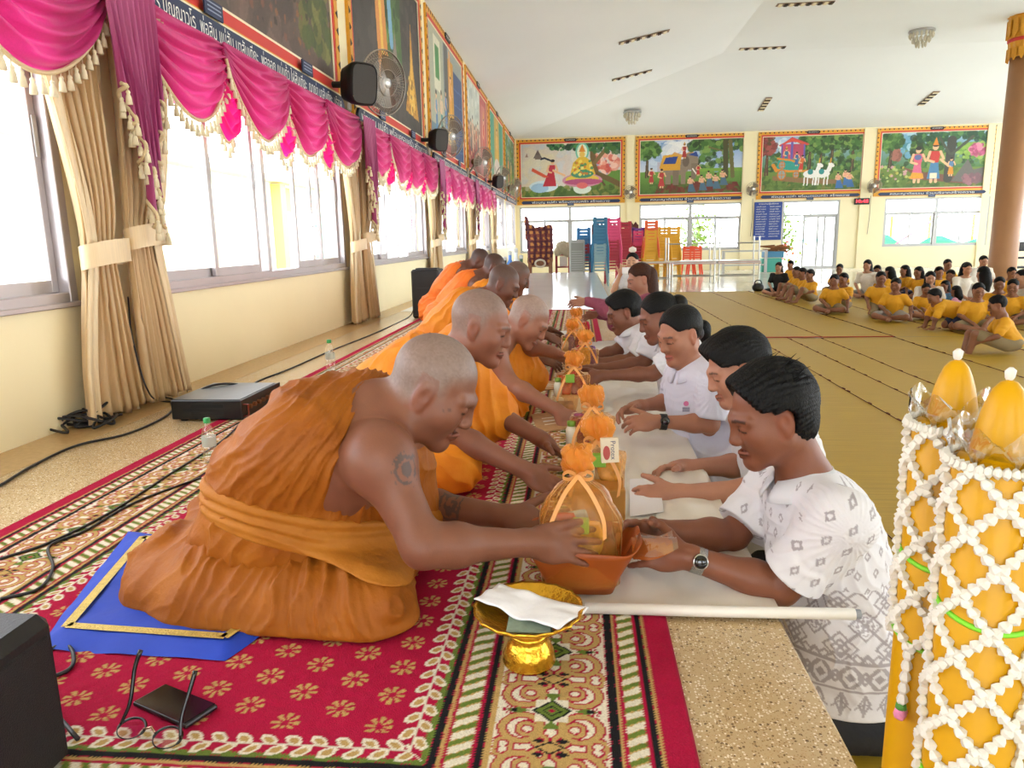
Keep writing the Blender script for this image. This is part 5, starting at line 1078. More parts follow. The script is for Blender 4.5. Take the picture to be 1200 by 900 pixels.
# ------------------------------------------------------------------ monks
MG = 'monks sitting along the carpet'
def monk_front():
    t = person((-.75, 1.6, 0), 'elderly shaven monk in ochre robe with tattooed arm, closest to camera, leaning over gift bag', MG)
    hd = at(508, 455, 1.60); R = frame((.85, .02, -.53), (.53, 0, .85)); nk = at(438, 490, 1.61)
    sR, eR, wR = at(446, 540, 1.44), at(496, 640, 1.37), at(622, 636, 1.50)
    sL, eL, wL = at(470, 520, 1.79), at(480, 590, 1.88), at(598, 606, 1.72)
    ch = at(402, 540, 1.61); be = at(345, 600, 1.61); hp = at(285, 665, 1.62)
    B = Form(); head(B, hd, R, 1.03, nk, .064, fat=.12)
    B.el(at(410, 528, 1.61), (.12, .18, .13), k=.06); B.rc(nk, sR, .062, .066, .06); B.rc(nk, sL, .065, .07, .06); B.el(sR, (.068, .065, .074), k=.04)
    B.rc(ch, be, .14, .14, .06); B.rc(be, hp, .14, .13, .06)
    arm(B, sR, eR, wR, (.058, .041, .042, .027), .03); arm(B, sL, eL, wL, (.056, .042, .043, .028), .03)
    hand(B, wR, nrm(at(690, 640, 1.53) - wR), (-.1, -.85, .5), (.1, .35, .9), 1.02, (8, 14, 10), (.35, .95, .25), 1.1)
    hand(B, wL, nrm(at(655, 618, 1.66) - wL), (-.25, .5, -.6), (.1, .2, 1), 1.0, (6, 12, 10), (.9, .5, .1), 1.2)
    def tat(V, C):
        for c, rr, sd in ((at(479, 551, 1.38), .034, 3), (at(532, 592, 1.80), .04, 6)):
            d = np.linalg.norm((V - c) * A([1, .7, .85]), axis=1); m = (d < rr) & (vnoise(V, 95, sd) + .45 * np.sin(d * 560) > -.02); C[m] = C[m] * .35 + A(hexc('#2c3638')) * .65
        for q, rr in (((-.068, .045, -.012), .007), ((-.066, .055, -.004), .005), ((-.06, .06, -.02), .004)):
            d = np.linalg.norm(V - (hd + R @ A(q) * 1.03) , axis=1); C[d < rr] *= .55; d = np.linalg.norm(V - (hd + R @ (A(q) * A([-1, 1, 1])) * 1.03), axis=1); C[d < rr] *= .55
    add_mesh(t, 'body', B, .0036, SKINM, colors=lambda V: skin_colors(V, '#7a4c38', hd, R, 1.03, shaved='#857a73', brow='#7a5a4c', extra=tat))
    U = Form(); Rt = frame((.75, 0, -.6), (.6, 0, .75))
    U.el(at(398, 528, 1.63), (.14, .195, .145), Rt, k=.05); U.rc(ch + A([-.02, .02, .01]), be, .165, .17, .06); U.rc(be, hp, .17, .16, .06); U.rc(nk + A([-.02, .06, .015]), at(402, 495, 1.72), .082, .11, .06); U.rc(nk + A([-.03, -.01, .0]), at(375, 520, 1.52), .06, .11, .06); U.rc(at(470, 545, 1.78), at(480, 640, 1.80), .085, .095, .06); U.rc(at(330, 535, 1.5), at(290, 560, 1.55), .10, .085, .06)
    U.carve(at(478, 548, 1.30), (.150, .23, .185), k=.012); U.carve(hd + R @ A([0, .0, -.01]), (.10, .13, .125), R, .01); U.carve(at(480, 530, 1.47), (.085, .11, .12), k=.01)
    Q = at(470, 395, 1.62)
    def dU(V, N, Fc):
        ang = np.arctan2(V[:, 2] - Q[2], V[:, 0] - Q[0]); V = fold_disp(V, N, ang + .25 * (V[:, 1] - 1.5), .0115, 8.5, 11, warp=.6, out=True); return fold_disp(V, N, ang * 1.5 + V[:, 1], .004, 11, 31, out=True)
    add_mesh(t, 'upper_robe', U, .0042, ROBE1, disp=dU)
    K = Form(); K.el(hp + A([-.03, 0, -.02]), (.17, .22, .16), k=.07); kR, kL = at(432, 712, 1.43), at(450, 690, 1.80)
    K.rc(hp + A([.03, -.12, -.03]), kR, .135, .09, .06); K.rc(hp + A([.05, .12, -.03]), kL, .14, .095, .06); K.rc(kR + A([.0, 0, -.03]), at(235, 712, 1.46), .085, .08, .06); K.rc(kL + A([0, 0, -.03]), A([-1.00, 1.83, .08]), .08, .075, .06); K.el(at(212, 668, 1.62), (.115, .19, .11), k=.06)
    K.rc(at(455, 716, 1.45), at(474, 745, 1.42), .066, .034, .05); K.el(at(310, 740, 1.45), (.20, .09, .045), k=.05); K.el(A([-.60, 1.62, .08]), (.24, .2, .09), k=.06)
    K.cut((0, 0, -1), (0, 0, .012), .02)
    W1 = at(300, 600, 1.45)
    def dK(V, N, Fc):
        ang = np.arctan2(V[:, 2] - W1[2] - .10, V[:, 0] - W1[0] - .10 + .3 * (V[:, 1] - 1.5)); V = fold_disp(V, N, ang, .011, 4.2, 23, warp=.7); V = fold_disp(V, N, ang * 1.3 + V[:, 0] * .8, .0045, 8, 41); V[:, 2] = np.maximum(V[:, 2], .0135); return V
    add_mesh(t, 'skirt_robe', K, .0048, ROBE1, disp=dK)
    S2 = Form().merge(U, .010).merge(K, .010); a, b, c = at(250, 572, 1.58), at(312, 632, 1.36), at(436, 652, 1.43); n = nrm(np.cross(b - a, c - a)); n = n if n[2] > 0 else -n; n = n.astype(np.float32)
    S2.post = [(lambda p: np.abs((p - a.astype(np.float32)) @ n) - .042, .012)]; S2.carve(at(486, 530, 1.33), (.14, .2, .15), k=.01)
    add_mesh(t, 'sash', S2, .0045, SASHM, disp=lambda V, N, Fc: V + N * (.0035 * np.sin(((V - a) @ n) * 240 + 3 * vnoise(V, 7, 2)))[:, None])
    return t
def monk(loc, hdpx, Y, f, u, label, skin, robe, aR=None, aL=None, h=.006, shaved='#8a7f7a', s=1.0, hipd=-.44, handdir=((1, .1, -.5), (1, -.1, -.5)), brow='#3a2a22', lean=0.0):
    hd = at(*hdpx, Y); R = frame(f, u); f_, u_ = R[:, 1], R[:, 2]; nk = hd - u_ * .15 * s - f_ * .07 * s; hp = A([hd[0] + hipd, Y, .175]); t = person((hp[0], Y, 0), label, MG)
    sR = nk + A([.0, -.175, -.06]); sL = nk + A([.02, .175, -.06]); ch = nk + (hp - nk) * .3; be = nk + (hp - nk) * .65
    B = Form(); head(B, hd, R, s, nk, .058, fat=.05, detail=h < .0075)
    B.el(ch + A([.02, 0, .01]), (.12, .17, .13), k=.06); B.rc(nk, sR, .055, .06, .05); B.rc(nk, sL, .055, .06, .05); B.rc(ch, be, .13, .13, .06); B.rc(be, hp, .13, .13, .06)
    for (sh, a, hdv, sg) in ((sR, aR, handdir[0], -1), (sL, aL, handdir[1], 1)):
        if a is None: e, w_ = sh + A([.16, sg * .03, -.24]), sh + A([.36, -sg * .02, -.26])
        else: e, w_ = A(a[0]), A(a[1])
        arm(B, sh, e, w_, (.052, .040, .041, .026), .025); hand(B, w_, hdv, (-.3, sg * .5, .8), (.2, -sg * .9, .3), 1.0, (14, 18, 14))
    add_mesh(t, 'body', B, h, SKINM, colors=lambda V: skin_colors(V, skin, hd, R, s, shaved=shaved, brow=brow))
    U = Form(); U.el(ch + A([-.01, .02, .01]), (.14, .19, .145), k=.05); U.rc(ch, be, .155, .16, .06); U.rc(be, hp, .16, .15, .06); U.rc(nk + A([-.03, .08, .0]), ch + A([0, .1, 0]), .075, .11, .05); U.rc(sL + A([.01, .0, .0]), sL + A([.10, .03, -.17]), .085, .095, .05); U.rc(sL + A([.10, .02, -.17]), hp + A([.30, .12, -.02]), .08, .10, .06); U.rc(nk + A([-.06, -.06, -.03]), ch + A([-.05, -.05, 0]), .06, .1, .05)
    U.carve(sR + A([.08, -.13, .0]), (.15, .20, .17), k=.012); U.carve(hd, A([.10, .13, .125]) * s, R, .01); U.carve(sR + A([.03, .0, 0]), (.08, .09, .09), k=.01)
    Q = nk + A([.05, 0, .2])
    def dU(V, N, Fc): ang = np.arctan2(V[:, 2] - Q[2], V[:, 0] - Q[0]); return fold_disp(V, N, ang + .25 * (V[:, 1] - Y), .010, 8.5, int(Y * 10), out=True)
    add_mesh(t, 'upper_robe', U, h + .001, robe, disp=dU)
    K = Form(); kR, kL = hp + A([.36, -.17, -.075]), hp + A([.36, .17, -.075]); K.el(hp + A([-.03, 0, -.02]), (.18, .22, .155), k=.07)
    K.rc(hp + A([.05, -.11, -.03]), kR, .125, .09, .06); K.rc(hp + A([.05, .11, -.03]), kL, .125, .09, .06); K.rc(kR + A([0, 0, -.01]), hp + A([-.1, -.15, -.09]), .08, .08, .06); K.rc(kL + A([0, 0, -.01]), hp + A([-.1, .15, -.09]), .08, .08, .06); K.el(hp + A([.15, 0, -.09]), (.24, .18, .08), k=.05); K.cut((0, 0, -1), (0, 0, .012), .02)
    def dK(V, N, Fc): ang = np.arctan2(V[:, 2] - .3, V[:, 0] - hp[0] - .1 + .3 * (V[:, 1] - Y)); V = fold_disp(V, N, ang, .010, 6, int(Y * 7)); V[:, 2] = np.maximum(V[:, 2], .0135); return V
    add_mesh(t, 'skirt_robe', K, h + .0015, robe, disp=dK)
    return t
monk_front()
monk(None, (563, 382), 2.45, (.95, -.08, -.30), (.30, 0, .95), 'broad-faced shaven monk in orange robe, second from the camera, both arms reaching out', '#85533f', ROBE2, (at(528, 508, 2.27), at(617, 552, 2.25)), (at(556, 470, 2.66), at(635, 515, 2.55)), .0048, '#82766f', 1.04, handdir=(nrm(at(660, 578, 2.22) - at(617, 552, 2.25)), nrm(at(672, 542, 2.5) - at(635, 515, 2.55))), brow='#5a4438')
monk(None, (619, 375), 3.45, (.80, -.15, -.58), (.58, 0, .82), 'pale grey-haired shaven monk in orange robe bending low, third from the camera', '#94614b', ROBE2, (at(597, 450, 3.25), at(655, 482, 3.15)), (at(615, 405, 3.62), at(648, 413, 3.55)), .0055, '#968c86', 1.0, handdir=(nrm(at(676, 510, 3.1) - at(655, 482, 3.15)), (1, -.1, -.4)), brow='#6a564a')
monk(None, (590, 333), 4.45, (.88, -.1, -.46), (.46, 0, .88), 'dark-haired shaven monk in orange robe, fourth from the camera', '#6a4232', ROBE2, h=.0068, shaved='#4a423e')
monk(None, (606, 325), 5.5, (.88, 0, -.46), (.46, 0, .88), 'shaven monk mostly hidden behind the fourth monk', '#704634', ROBE2, h=.0078, shaved='#5a504a')
monk(None, (579, 313), 6.5, (.86, 0, -.5), (.5, 0, .86), 'dark young monk in bright orange robe, second from the far end of the row', '#643e2e', ROBE3, h=.008, shaved='#352e2c')
monk(None, (562, 305), 7.5, (.80, 0, -.6), (.6, 0, .8), 'dark young monk in bright orange robe, farthest in the row', '#643e2e', ROBE3, h=.008, shaved='#352e2c')
# ------------------------------------------------------------------ laypeople kneeling at the platform edge
LG = 'laypeople kneeling at the platform edge'
WHITE = mat('white_cotton_shirt', '#d6d6dd', .7, var=.015, vscale=8, bump=.3, bscale=16, sheen=.1); LILAC = mat('pale_lilac_shirt', '#cfcfe0', .7, var=.015, vscale=8, bump=.3, bscale=16, sheen=.1); BLACKC = mat('black_trousers', '#15151a', .8, var=.1, bump=.2, bscale=40)
MAUVE = mat('mauve_blouse', '#8a4258', .75, bump=.2, bscale=40)
def shirt_pattern(V, o, arms=None):
    """white shirt print: scattered small diamonds above, woven bands of lozenges and birds below"""
    z = V[:, 2] - o[2]; th = np.arctan2(V[:, 1] - o[1] + .35 * (V[:, 2] - o[2]) * 0, V[:, 0] - o[0] + .10 * np.clip(V[:, 2] - o[2], 0, 1)); u = th * .175; C = np.tile(A(hexc('#dcdae0')), (len(V), 1)); g = A(hexc('#83787f'))
    if arms:
        for (p0, p1) in arms:
            p0, p1 = A(p0), A(p1); d = p1 - p0; L2 = d @ d; t = np.clip((V - p0) @ d / L2, 0, 1); m = np.linalg.norm(V - p0 - t[:, None] * d, axis=1) < .090; m &= (V - p0) @ d > -.02; u = np.where(m, V[:, 0] * .75 - V[:, 2] * .5, u); z = np.where(m, .30 + (V[:, 2] * .8 + V[:, 0] * .45), z)
    def dia(u, z, p, q, r0, r1):
        row = np.floor(z / q); a = ((u + row % 2 * p * .5) % p) - p / 2; b = (z % q) - q / 2; d = np.abs(a) * 1.35 + np.abs(b) * .8; return (d < r0) & (d > r1)
    top = z > .20
    m = top & dia(u, z, .042, .044, .0112, .0052)
    k = (z <= .20) & (z > .02); d1 = np.abs(((u + z * .6) % .12) - .06) + np.abs(((u - z * .6) % .12) - .06)
    lat = (np.abs(((u + z) % .11) - .055) < .0042) | (np.abs(((u - z) % .11) - .055) < .0042); a = ((u + z) % .11) - .055; b = ((u - z) % .11) - .055; inn = np.maximum(np.abs(a), np.abs(b)); cell = (np.floor((u + z) / .11) + np.floor((u - z) / .11)) % 2
    m |= k & (lat | ((np.abs(inn - .036) < .0035)) | ((inn < .028) & (((np.floor(a / .0115) + np.floor(b / .0115)) % 2 == 0) & (cell == 0))) | ((np.abs(inn - .018) < .004) & (cell == 1)) | (inn < .006))
    for z0 in (.018, -.055): m |= np.abs(z - z0) < .004
    bd = (z < .012) & (z > -.05); a = (u % .062) - .031; b = z + .019; m |= bd & ((np.abs(np.abs(a) - np.abs(b) * .8 - .004) < .006) | ((np.abs(a) < .016) & (np.abs(b) < .018) & (np.abs(a) + np.abs(b) < .02) & (np.abs(a) + np.abs(b) > .01)) | (np.abs(b) + np.abs(np.abs(a) - .031) < .012))
    lw = (z < -.062) & (z > -.12); a = (u % .05) - .025; b = z + .088; m |= lw & (np.abs(a) < .021) & ((np.abs(np.abs(a) + np.abs(b) * .5 - .013) < .003) | ((np.abs(a) < .003)) | (np.abs(np.abs(a) * .8 + b - .004) < .0025))
    zz = np.abs(z - .036 + .010 * (np.abs(((u / .022) % 1) - .5) * 2 - .5)); m |= zz < .0035
    C[m] = C[m] * .3 + g * .7; return C
def lay(label, hd, f, u, s, sh, el_, wr, hdir, chest, hip, knees, skin, shirt, pants, h=.006, brow='#14100e', hair=None, sleeve=.72, hem=None, female=False, collar=True, fat=0.0, curl=(20, 24, 18), lips=None, pattern=False, beard=0.0, hm=None, extra=None, tn=((0, 0, 1), (0, 0, 1)), rn=None, sr=.066, tw=1.0, nf=None):
    """sh, el_, wr: (near, far) joints; near = towards the camera"""
    hd = A(hd, float); R = frame(f, u); nk = hd - R[:, 2] * .155 * s - R[:, 1] * .045 * s if nf is None else A(nf); chest, hip = A(chest, float), A(hip, float); t = person((hip[0], hip[1], ZF), label, LG)
    B = Form(); head(B, hd, R, s, nk, rn or (.047 if female else .056), fat=fat, detail=h < .0085)
    B.rc(nk - A([0, 0, .03]), chest, .06, .10, .05); B.rc(chest, hip, .10, .10, .05)
    for i in (0, 1):
        B.rc(nk - A([0, 0, .03]), sh[i], .04, .046, .04); q = (.043, .033, .034, .022) if female else (.048, .038, .040, .026); arm(B, sh[i], el_[i], wr[i], q, .025)
        hand(B, wr[i], hdir[i], A(tn[i][0]) if isinstance(tn[i][0], (tuple, list)) else (.3, (-1, 1)[i] * .6, .6), A(tn[i][1]) if isinstance(tn[i][0], (tuple, list)) else (-.2, .0, 1), .92 if female else 1.0, curl)
    add_mesh(t, 'body', B, h, SKINM, colors=lambda V: skin_colors(V, skin, hd, R, s, brow=brow, lips=lips, beard=beard))
    U = Form(); fwd = nrm(A([f[0], f[1], 0])); sd = A([-fwd[1], fwd[0], 0]); Rt = np.stack([sd, fwd, A([0, 0, 1.0])], 1)
    U.el(chest, A([.185, .125, .17]) * tw, Rt, k=.06); mid = chest * .5 + hip * .5; U.el(mid, A([.17, .135, .18]) * tw, Rt, k=.06); U.el(hip, A([.18, .15, .16]) * tw, Rt, k=.06); U.rc(nk - A([0, 0, .065]), chest, .078, .11, .05); U.rc(hip, hip - A([0, 0, .16]), .172 * tw, .185 * tw, .05)
    for i in (0, 1):
        U.rc(nk + (sh[i] - nk) * .25 - A([0, 0, .022]), sh[i], .060, sr, .04); e = A(sh[i]) + (A(el_[i]) - A(sh[i])) * sleeve; U.rc(sh[i], e + nrm(e - A(sh[i])) * .08, sr, sr * 1.04, .03)
    for i in (0, 1):
        if sleeve > .95: U.rc(sh[i], el_[i], sr, .055, .03); U.rc(el_[i], A(el_[i]) + (A(wr[i]) - A(el_[i])) * .9, .052, .04, .03); continue
        e = (A(sh[i]) + (A(el_[i]) - A(sh[i])) * sleeve); dn = nrm(A(el_[i]) - A(sh[i])); 
        U.post.append(((lambda p, e=e.astype(np.float32), dn=dn.astype(np.float32): np.where(np.linalg.norm(p - e, axis=-1) < .16, np.minimum((p - e) @ dn, .11 - np.linalg.norm(p - e - dn * .05, axis=-1)), -1.0)), .004))
    U.carve(hd + R @ (A([0, .01, 0]) * s), A([.09, .115, .125]) * s, R, .008)
    hz = hip[2] - .10 if hem is None else hem; U.cut((0, 0, -1), (0, 0, hz), .006)
    seed = int(abs(hip[1]) * 13)
    def dU(V, N, Fc):
        kk = np.clip((np.linalg.norm(V - nk, axis=1) - .10) / .06, 0, 1); Nk = N * kk[:, None]
        V = fold_disp(V, Nk, V[:, 2] * .5 + V[:, 0] * .8 + V[:, 1] * .3, .0045, 7, seed, ridge=False); return fold_disp(V, Nk, np.arctan2(V[:, 2] - sh[0][2], V[:, 0] - sh[0][0]), .003, 5, seed + 4)
    o = hip + A([0, 0, .02]); add_mesh(t, 'shirt', U, .0030 if pattern else h + .001, shirt, disp=dU, colors=(lambda V: shirt_pattern(V, A([hip[0], hip[1], hz + .135]), [(sh[i], el_[i]) for i in (0, 1)])) if pattern else None)
    if collar:
        Rh = frame(fwd, A([0, 0, 1.0]) * .5 + nrm(hd - nk) * .8); a = np.linspace(-2.95, 2.95, 36); G = np.zeros((36, 5, 3)); rr = (rn or (.047 if female else .056)) + .008
        if pattern: G = G[:, :3]
        for j, q in enumerate((0, .3, 1) if pattern else (0, .3, 1, .75, .1)):
            for i in range(36):
                op = np.clip((abs(a[i]) - 1.7) / 1.2, 0, 1); fl = (.030 * (1 - q)) if j < 2 else (.0, .016, .034)[j - 2]
                G[i, j] = nk + Rh @ A([math.sin(a[i]) * (rr + fl), -math.cos(a[i]) * (rr + fl + .004) + .010, -.028 + .058 * q - (.03 * op if j >= 2 else .02 * op)])
        c_ = MB().sheet(G).build('collar', shirt if not pattern else WHITE, t, True); c_.modifiers.new('s', 'SOLIDIFY').thickness = .004
    K = Form(); 
    for i in (0, 1):
        k0 = A(knees[i], float); K.rc(hip + sd * (.06 * (1, -1)[i]), k0, .085, .08, .05); K.rc(k0, A([hip[0] + .12, k0[1], ZF + .07]) if f[0] < 0 else k0, .08, .06, .04)
    K.el(hip + A([.02, 0, -.09]), (.125, .125, .13), k=.05); K.cut((0, 0, -1), (0, 0, ZF + .014), .01)
    add_mesh(t, 'trousers' if not female else 'skirt', K, h + .003, pants, disp=lambda V, N, Fc: fold_disp(V, N, V[:, 2] + V[:, 0], .004, 6, seed, ridge=False))
    if hair: hair(t, hd, R, s, h)
    if extra: extra(t, hd, R, wr)
    return t
def short_hair(**q):
    def fn(t, hd, R, s, h):
        V, Fc = hair_cap(hd, R, s, h=max(.0038, h - .001), **q); build('hair', V, Fc, q.get('m', HAIRM) if False else HAIRM, t, True)
    return fn
def watch(t, wr, el_, band, case, name='wrist_watch', w_=.014):
    wr, el_ = A(wr, float), A(el_, float); d = nrm(el_ - wr); c = wr + d * .03; u = nrm(np.cross(d, (0, 0, 1))); v = np.cross(u, d); R = np.stack([u, v, d], 1)
    o = MB().lathe([(.028, -w_), (.0315, -w_), (.0315, w_), (.028, w_)], 28, c, R, cap=False).build(name, band, t, True); 
    n = nrm(-A([0, 1, 0]) + A([0, 0, .35]) + u * 0); n = nrm(n - n.dot(d) * d); Rc = np.stack([d, np.cross(n, d), n], 1)
    MB().lathe([(.017, .030), (.0185, .034), (.0175, .040), (.0165, .041)], 24, c, Rc).build('watch_case', case, o, True); MB().lathe([(.0155, .0405), (.015, .0418), (.001, .042)], 24, c, Rc).build('watch_dial', M_blkgl, o, True)
# 1 man in the printed shirt
def l1_hair(t, hd, R, s, h):
    V, Fc = hair_cap(hd, R, s, .021, .060, .018, -.09, h=.0036, seed=3, fringe=.95, part=-.01, rough=.005); build('hair', V, Fc, HAIRM, t, True)
    r = np.random.default_rng(2); q = MB()
    for i in range(46):
        a = r.uniform(-1.2, 1.2); b = r.uniform(-.9, .6); p0 = hd + R @ (A([.08 * math.sin(a), -.02 - .08 * math.sin(-b * .6), .055 + .07 * math.cos(a) * math.cos(b)]) * s); d = nrm(R @ A([math.sin(a) * .5 + r.normal() * .25, -.9 + r.normal() * .3, .35 + r.normal() * .25])); L_ = r.uniform(.03, .06)
        q.tube([p0, p0 + d * L_ * .6, p0 + d * L_ + A([0, 0, -.02 * r.uniform(0, 1)])], [.0022, .0015, .0004], 4)
    tag(q.build('loose_strands', HAIRM, t, True), kind='stuff')
Y1 = 1.72
hd1 = at(902, 486, Y1); w1n, w1f = at(803, 652, 1.62), at(768, 622, 1.76); e1n, e1f = at(915, 688, 1.60), at(858, 628, 1.86)
lay('man in white shirt with grey woven print and steel watch, nearest layman', hd1, (-.93, -.16, -.32), (-.25, -.05, .95), .96, (at(985, 612, 1.56), at(905, 575, 1.92)), (e1n, e1f), (w1n, w1f), (nrm(at(735, 642, 1.64) - w1n), nrm(at(735, 618, 1.72) - w1f)), at(962, 628, 1.74), at(985, 735, 1.76), (A([.52, 1.68, ZF + .09]), A([.52, 1.86, ZF + .09])), '#7c4a34', vmat('printed_white_shirt', .7, bump=.2, bscale=60, var=.02), BLACKC, h=.0037, hair=l1_hair, hem=at(985, 812, 1.7)[2], pattern=True, fat=.12, sleeve=.80, sr=.070, tw=.98,
    tn=(((-.1, -.75, .5), (-.2, .3, 1)), ((0, .7, .5), (0, -.3, 1))), curl=(14, 18, 14), nf=at(945, 560, 1.73),
    extra=lambda t, hd, R, wr: watch(t, w1n, e1n, mat('steel_band', '#b8b8b4', .25, .9, bump=.4, bscale=300), mat('steel_case', '#c8c8c4', .2, .95)))
# 2 man in plain white shirt
Y2 = 2.42; hd2 = at(863, 432, Y2); w2n, w2f = at(792, 578, 2.22), at(800, 548, 2.52); e2n, e2f = at(905, 576, 2.25), at(880, 545, 2.62)
lay('younger man in plain white shirt with full black hair behind the printed shirt', hd2, (-.92, -.12, -.36), (-.30, 0, .95), .96, (at(930, 512, 2.24), at(880, 485, 2.62)), (e2n, e2f), (w2n, w2f), (nrm(at(745, 582, 2.2) - w2n), nrm(at(750, 552, 2.46) - w2f)), at(912, 530, 2.44), at(935, 625, 2.46), (A([.55, 2.32, ZF + .09]), A([.55, 2.56, ZF + .09])), '#ad7860', WHITE, BLACKC, h=.005, hair=short_hair(thick=.024, front=.080, side=.016, back=-.075, fringe=1.25, rough=.004), sleeve=.75, curl=(26, 30, 22), nf=at(893, 478, 2.44))
# 3 woman with smart watch
Y3 = 2.98; hd3 = at(797, 392, Y3); w3n, w3f = at(768, 494, 2.80), at(748, 476, 3.05); e3n, e3f = at(832, 497, 2.82), at(788, 470, 3.18)
def tied_back(bun=(0, -.12, -.02), br=.035, tie='#4a4a50'):
    def fn(t, hd, R, s, h):
        def L_(B, P): pass
        V, Fc = hair_cap(hd, R, s, .008, .070, .010, -.05, h=.0045, rough=.0015); build('hair', V, Fc, HAIRM, t, True)
        B = Form(); p = hd + R @ (A(bun) * s); B.el(p, (br, br * 1.1, br), k=.02); B.rc(p, p + A([.05, .01, -.12]), br * .8, .012, .02); build('pony_tail', *B.mesh(.006), HAIRM, t, True)
        MB().tube([p + R @ (A([br * .8 * math.cos(a), .028, br * .8 * math.sin(a)])) for a in np.linspace(0, 6.28, 17)[:-1]], .010, 6, closed=True).build('hair_tie', mat('hair_tie_' + tie[1:], tie, .6), t, True)
    return fn
def badge(t, hd, R, wr):
    c = at(804, 473, 2.83); MB().lathe([(.001, 0), (.010, 0), (.010, .002)], 14, c, np.stack([A([1, 0, 0]), A([0, 0, 1]), A([0, -1, 0.0])], 1)).build('embroidered_crest', mat('pink_thread', '#d87aa8', .8), t)
    for k in range(3): MB().box(c + A([-.014, -.004, -.018 - .006 * k]), c + A([.014, 0, -.0155 - .006 * k])).build('embroidered_line', mat('navy_thread', '#4a5078', .8), t)
    watch(t, w3n, e3n, M_blackp, M_blackp, w_=.013)
lay('woman in pale shirt with tied-back hair and black smart watch', hd3, (-.80, -.52, -.30), (-.25, -.15, .95), .94, (at(838, 452, 2.84), at(795, 440, 3.16)), (e3n, e3f), (w3n, w3f), (nrm(at(735, 496, 2.78) - w3n), nrm(at(722, 482, 3.0) - w3f)), at(822, 462, 3.0), at(838, 530, 3.02), (A([.55, 2.92, ZF + .09]), A([.55, 3.14, ZF + .09])), '#a06c54', LILAC, BLACKC, h=.005, hair=tied_back(), female=True, sleeve=.85, curl=(30, 34, 24), lips=A(hexc('#a8504a')), nf=at(812, 432, 2.99), extra=badge, sr=.062)
# 4 person with bun and pearl hair band
Y4 = 3.65; hd4 = at(772, 372, Y4); w4n, w4f = at(705, 440, 3.5), at(702, 432, 3.72); e4n, e4f = at(765, 438, 3.52), at(755, 425, 3.8)
lay('woman with loose dark bun and pearl hair band, half hidden by the woman with watch', hd4, (-.93, -.18, -.32), (-.28, 0, .95), .98, (at(795, 418, 3.5), at(765, 405, 3.82)), (e4n, e4f), (w4n, w4f), ((-.98, -.1, -.2), (-.98, 0, -.2)), at(800, 428, 3.66), at(812, 485, 3.68), (A([.55, 3.55, ZF + .09]), A([.55, 3.78, ZF + .09])), '#7d4e3b', WHITE, BLACKC, h=.006, hair=tied_back((0, -.115, .03), .045, '#d8cdb8'), female=True, nf=at(792, 400, 3.66))
# 5 man in white polo
Y5 = 4.45; hd5 = at(731, 366, Y5); w5n, w5f = at(697, 425, 4.25), at(690, 420, 4.5); e5n, e5f = at(738, 424, 4.27), at(722, 412, 4.6)
lay('man in white polo shirt with side-parted black hair, fifth along the platform edge', hd5, (-.94, -.12, -.32), (-.28, 0, .95), 1.0, (at(760, 398, 4.28), at(742, 392, 4.62)), (e5n, e5f), (w5n, w5f), ((-.98, -.1, -.25), (-.98, 0, -.2)), at(757, 408, 4.46), at(768, 455, 4.48), (A([.55, 4.35, ZF + .09]), A([.55, 4.6, ZF + .09])), '#7a4c38', WHITE, BLACKC, h=.0065, hair=short_hair(thick=.017, front=.078, side=.012, back=-.06, fringe=.9), nf=at(746, 385, 4.46))
# 6 woman with long brown hair and mauve blouse
def long_hair(m, L_=.36):
    def fn(t, hd, R, s, h):
        V, Fc = hair_cap(hd, R, s, .012, .075, .014, -.06, h=.006); build('hair', V, Fc, m, t, True)
        B = Form(); p = hd + R @ A([0, -.06, -.02]); B.chain([p + A([0, 0, .04]), p + A([.02, 0, -.14]), p + A([.03, 0, -L_])], (.070, .070, .04), .03); build('long_hair', *B.mesh(.007), m, t, True)
    return fn
Y6 = 5.6; hd6 = at(750, 328, Y6); w6n, w6f = at(686, 353, 5.5), at(700, 368, 5.7); e6n, e6f = at(722, 361, 5.45), at(730, 372, 5.8)
lay('woman with long brown hair and mauve sleeve reaching to the last gift bags', hd6, (-.92, -.3, -.22), (-.2, 0, .98), .97, (at(757, 358, 5.45), at(752, 355, 5.76)), (e6n, e6f), (w6n, w6f), ((-1, 0, -.1), (-1, 0, -.2)), at(765, 370, 5.6), at(775, 405, 5.62), (A([.6, 5.5, ZF + .09]), A([.6, 5.75, ZF + .09])), '#a06f5a', MAUVE, BLACKC, h=.0075, hair=long_hair(HAIRB), female=True, sleeve=.98, nf=at(757, 347, 5.6), collar=False)
# 7 woman in white taking a photograph
Y7 = 9.6; hd7 = at(741, 307, Y7); w7n, w7f = at(727, 321, 9.35), at(752, 321, 9.35)
lay('woman in white blouse with top knot holding up a phone', hd7, (-.25, -.96, -.05), (0, 0, 1), .95, (at(730, 324, 9.6), at(756, 324, 9.6)), (at(719, 341, 9.5), at(764, 341, 9.5)), (w7n, w7f), ((.3, -.1, .95), (-.3, -.1, .95)), at(743, 335, 9.62), at(745, 356, 9.7), (A([.85, 9.3, ZF + .09]), A([1.1, 9.3, ZF + .09])), '#c49478', WHITE, BLACKC, h=.009, hair=short_hair(thick=.010, front=.07, side=.01, back=-.05), female=True, collar=False,
    extra=lambda t, hd, R, wr: MB().lathe([(.002, 0), (.05, .03), (.045, .07), (.002, .09)], 12, hd + R @ A([0, -.02, .105]), R).build('hair_knot', mat('white_scrunchie', '#e6dcd4', .7), t, True))
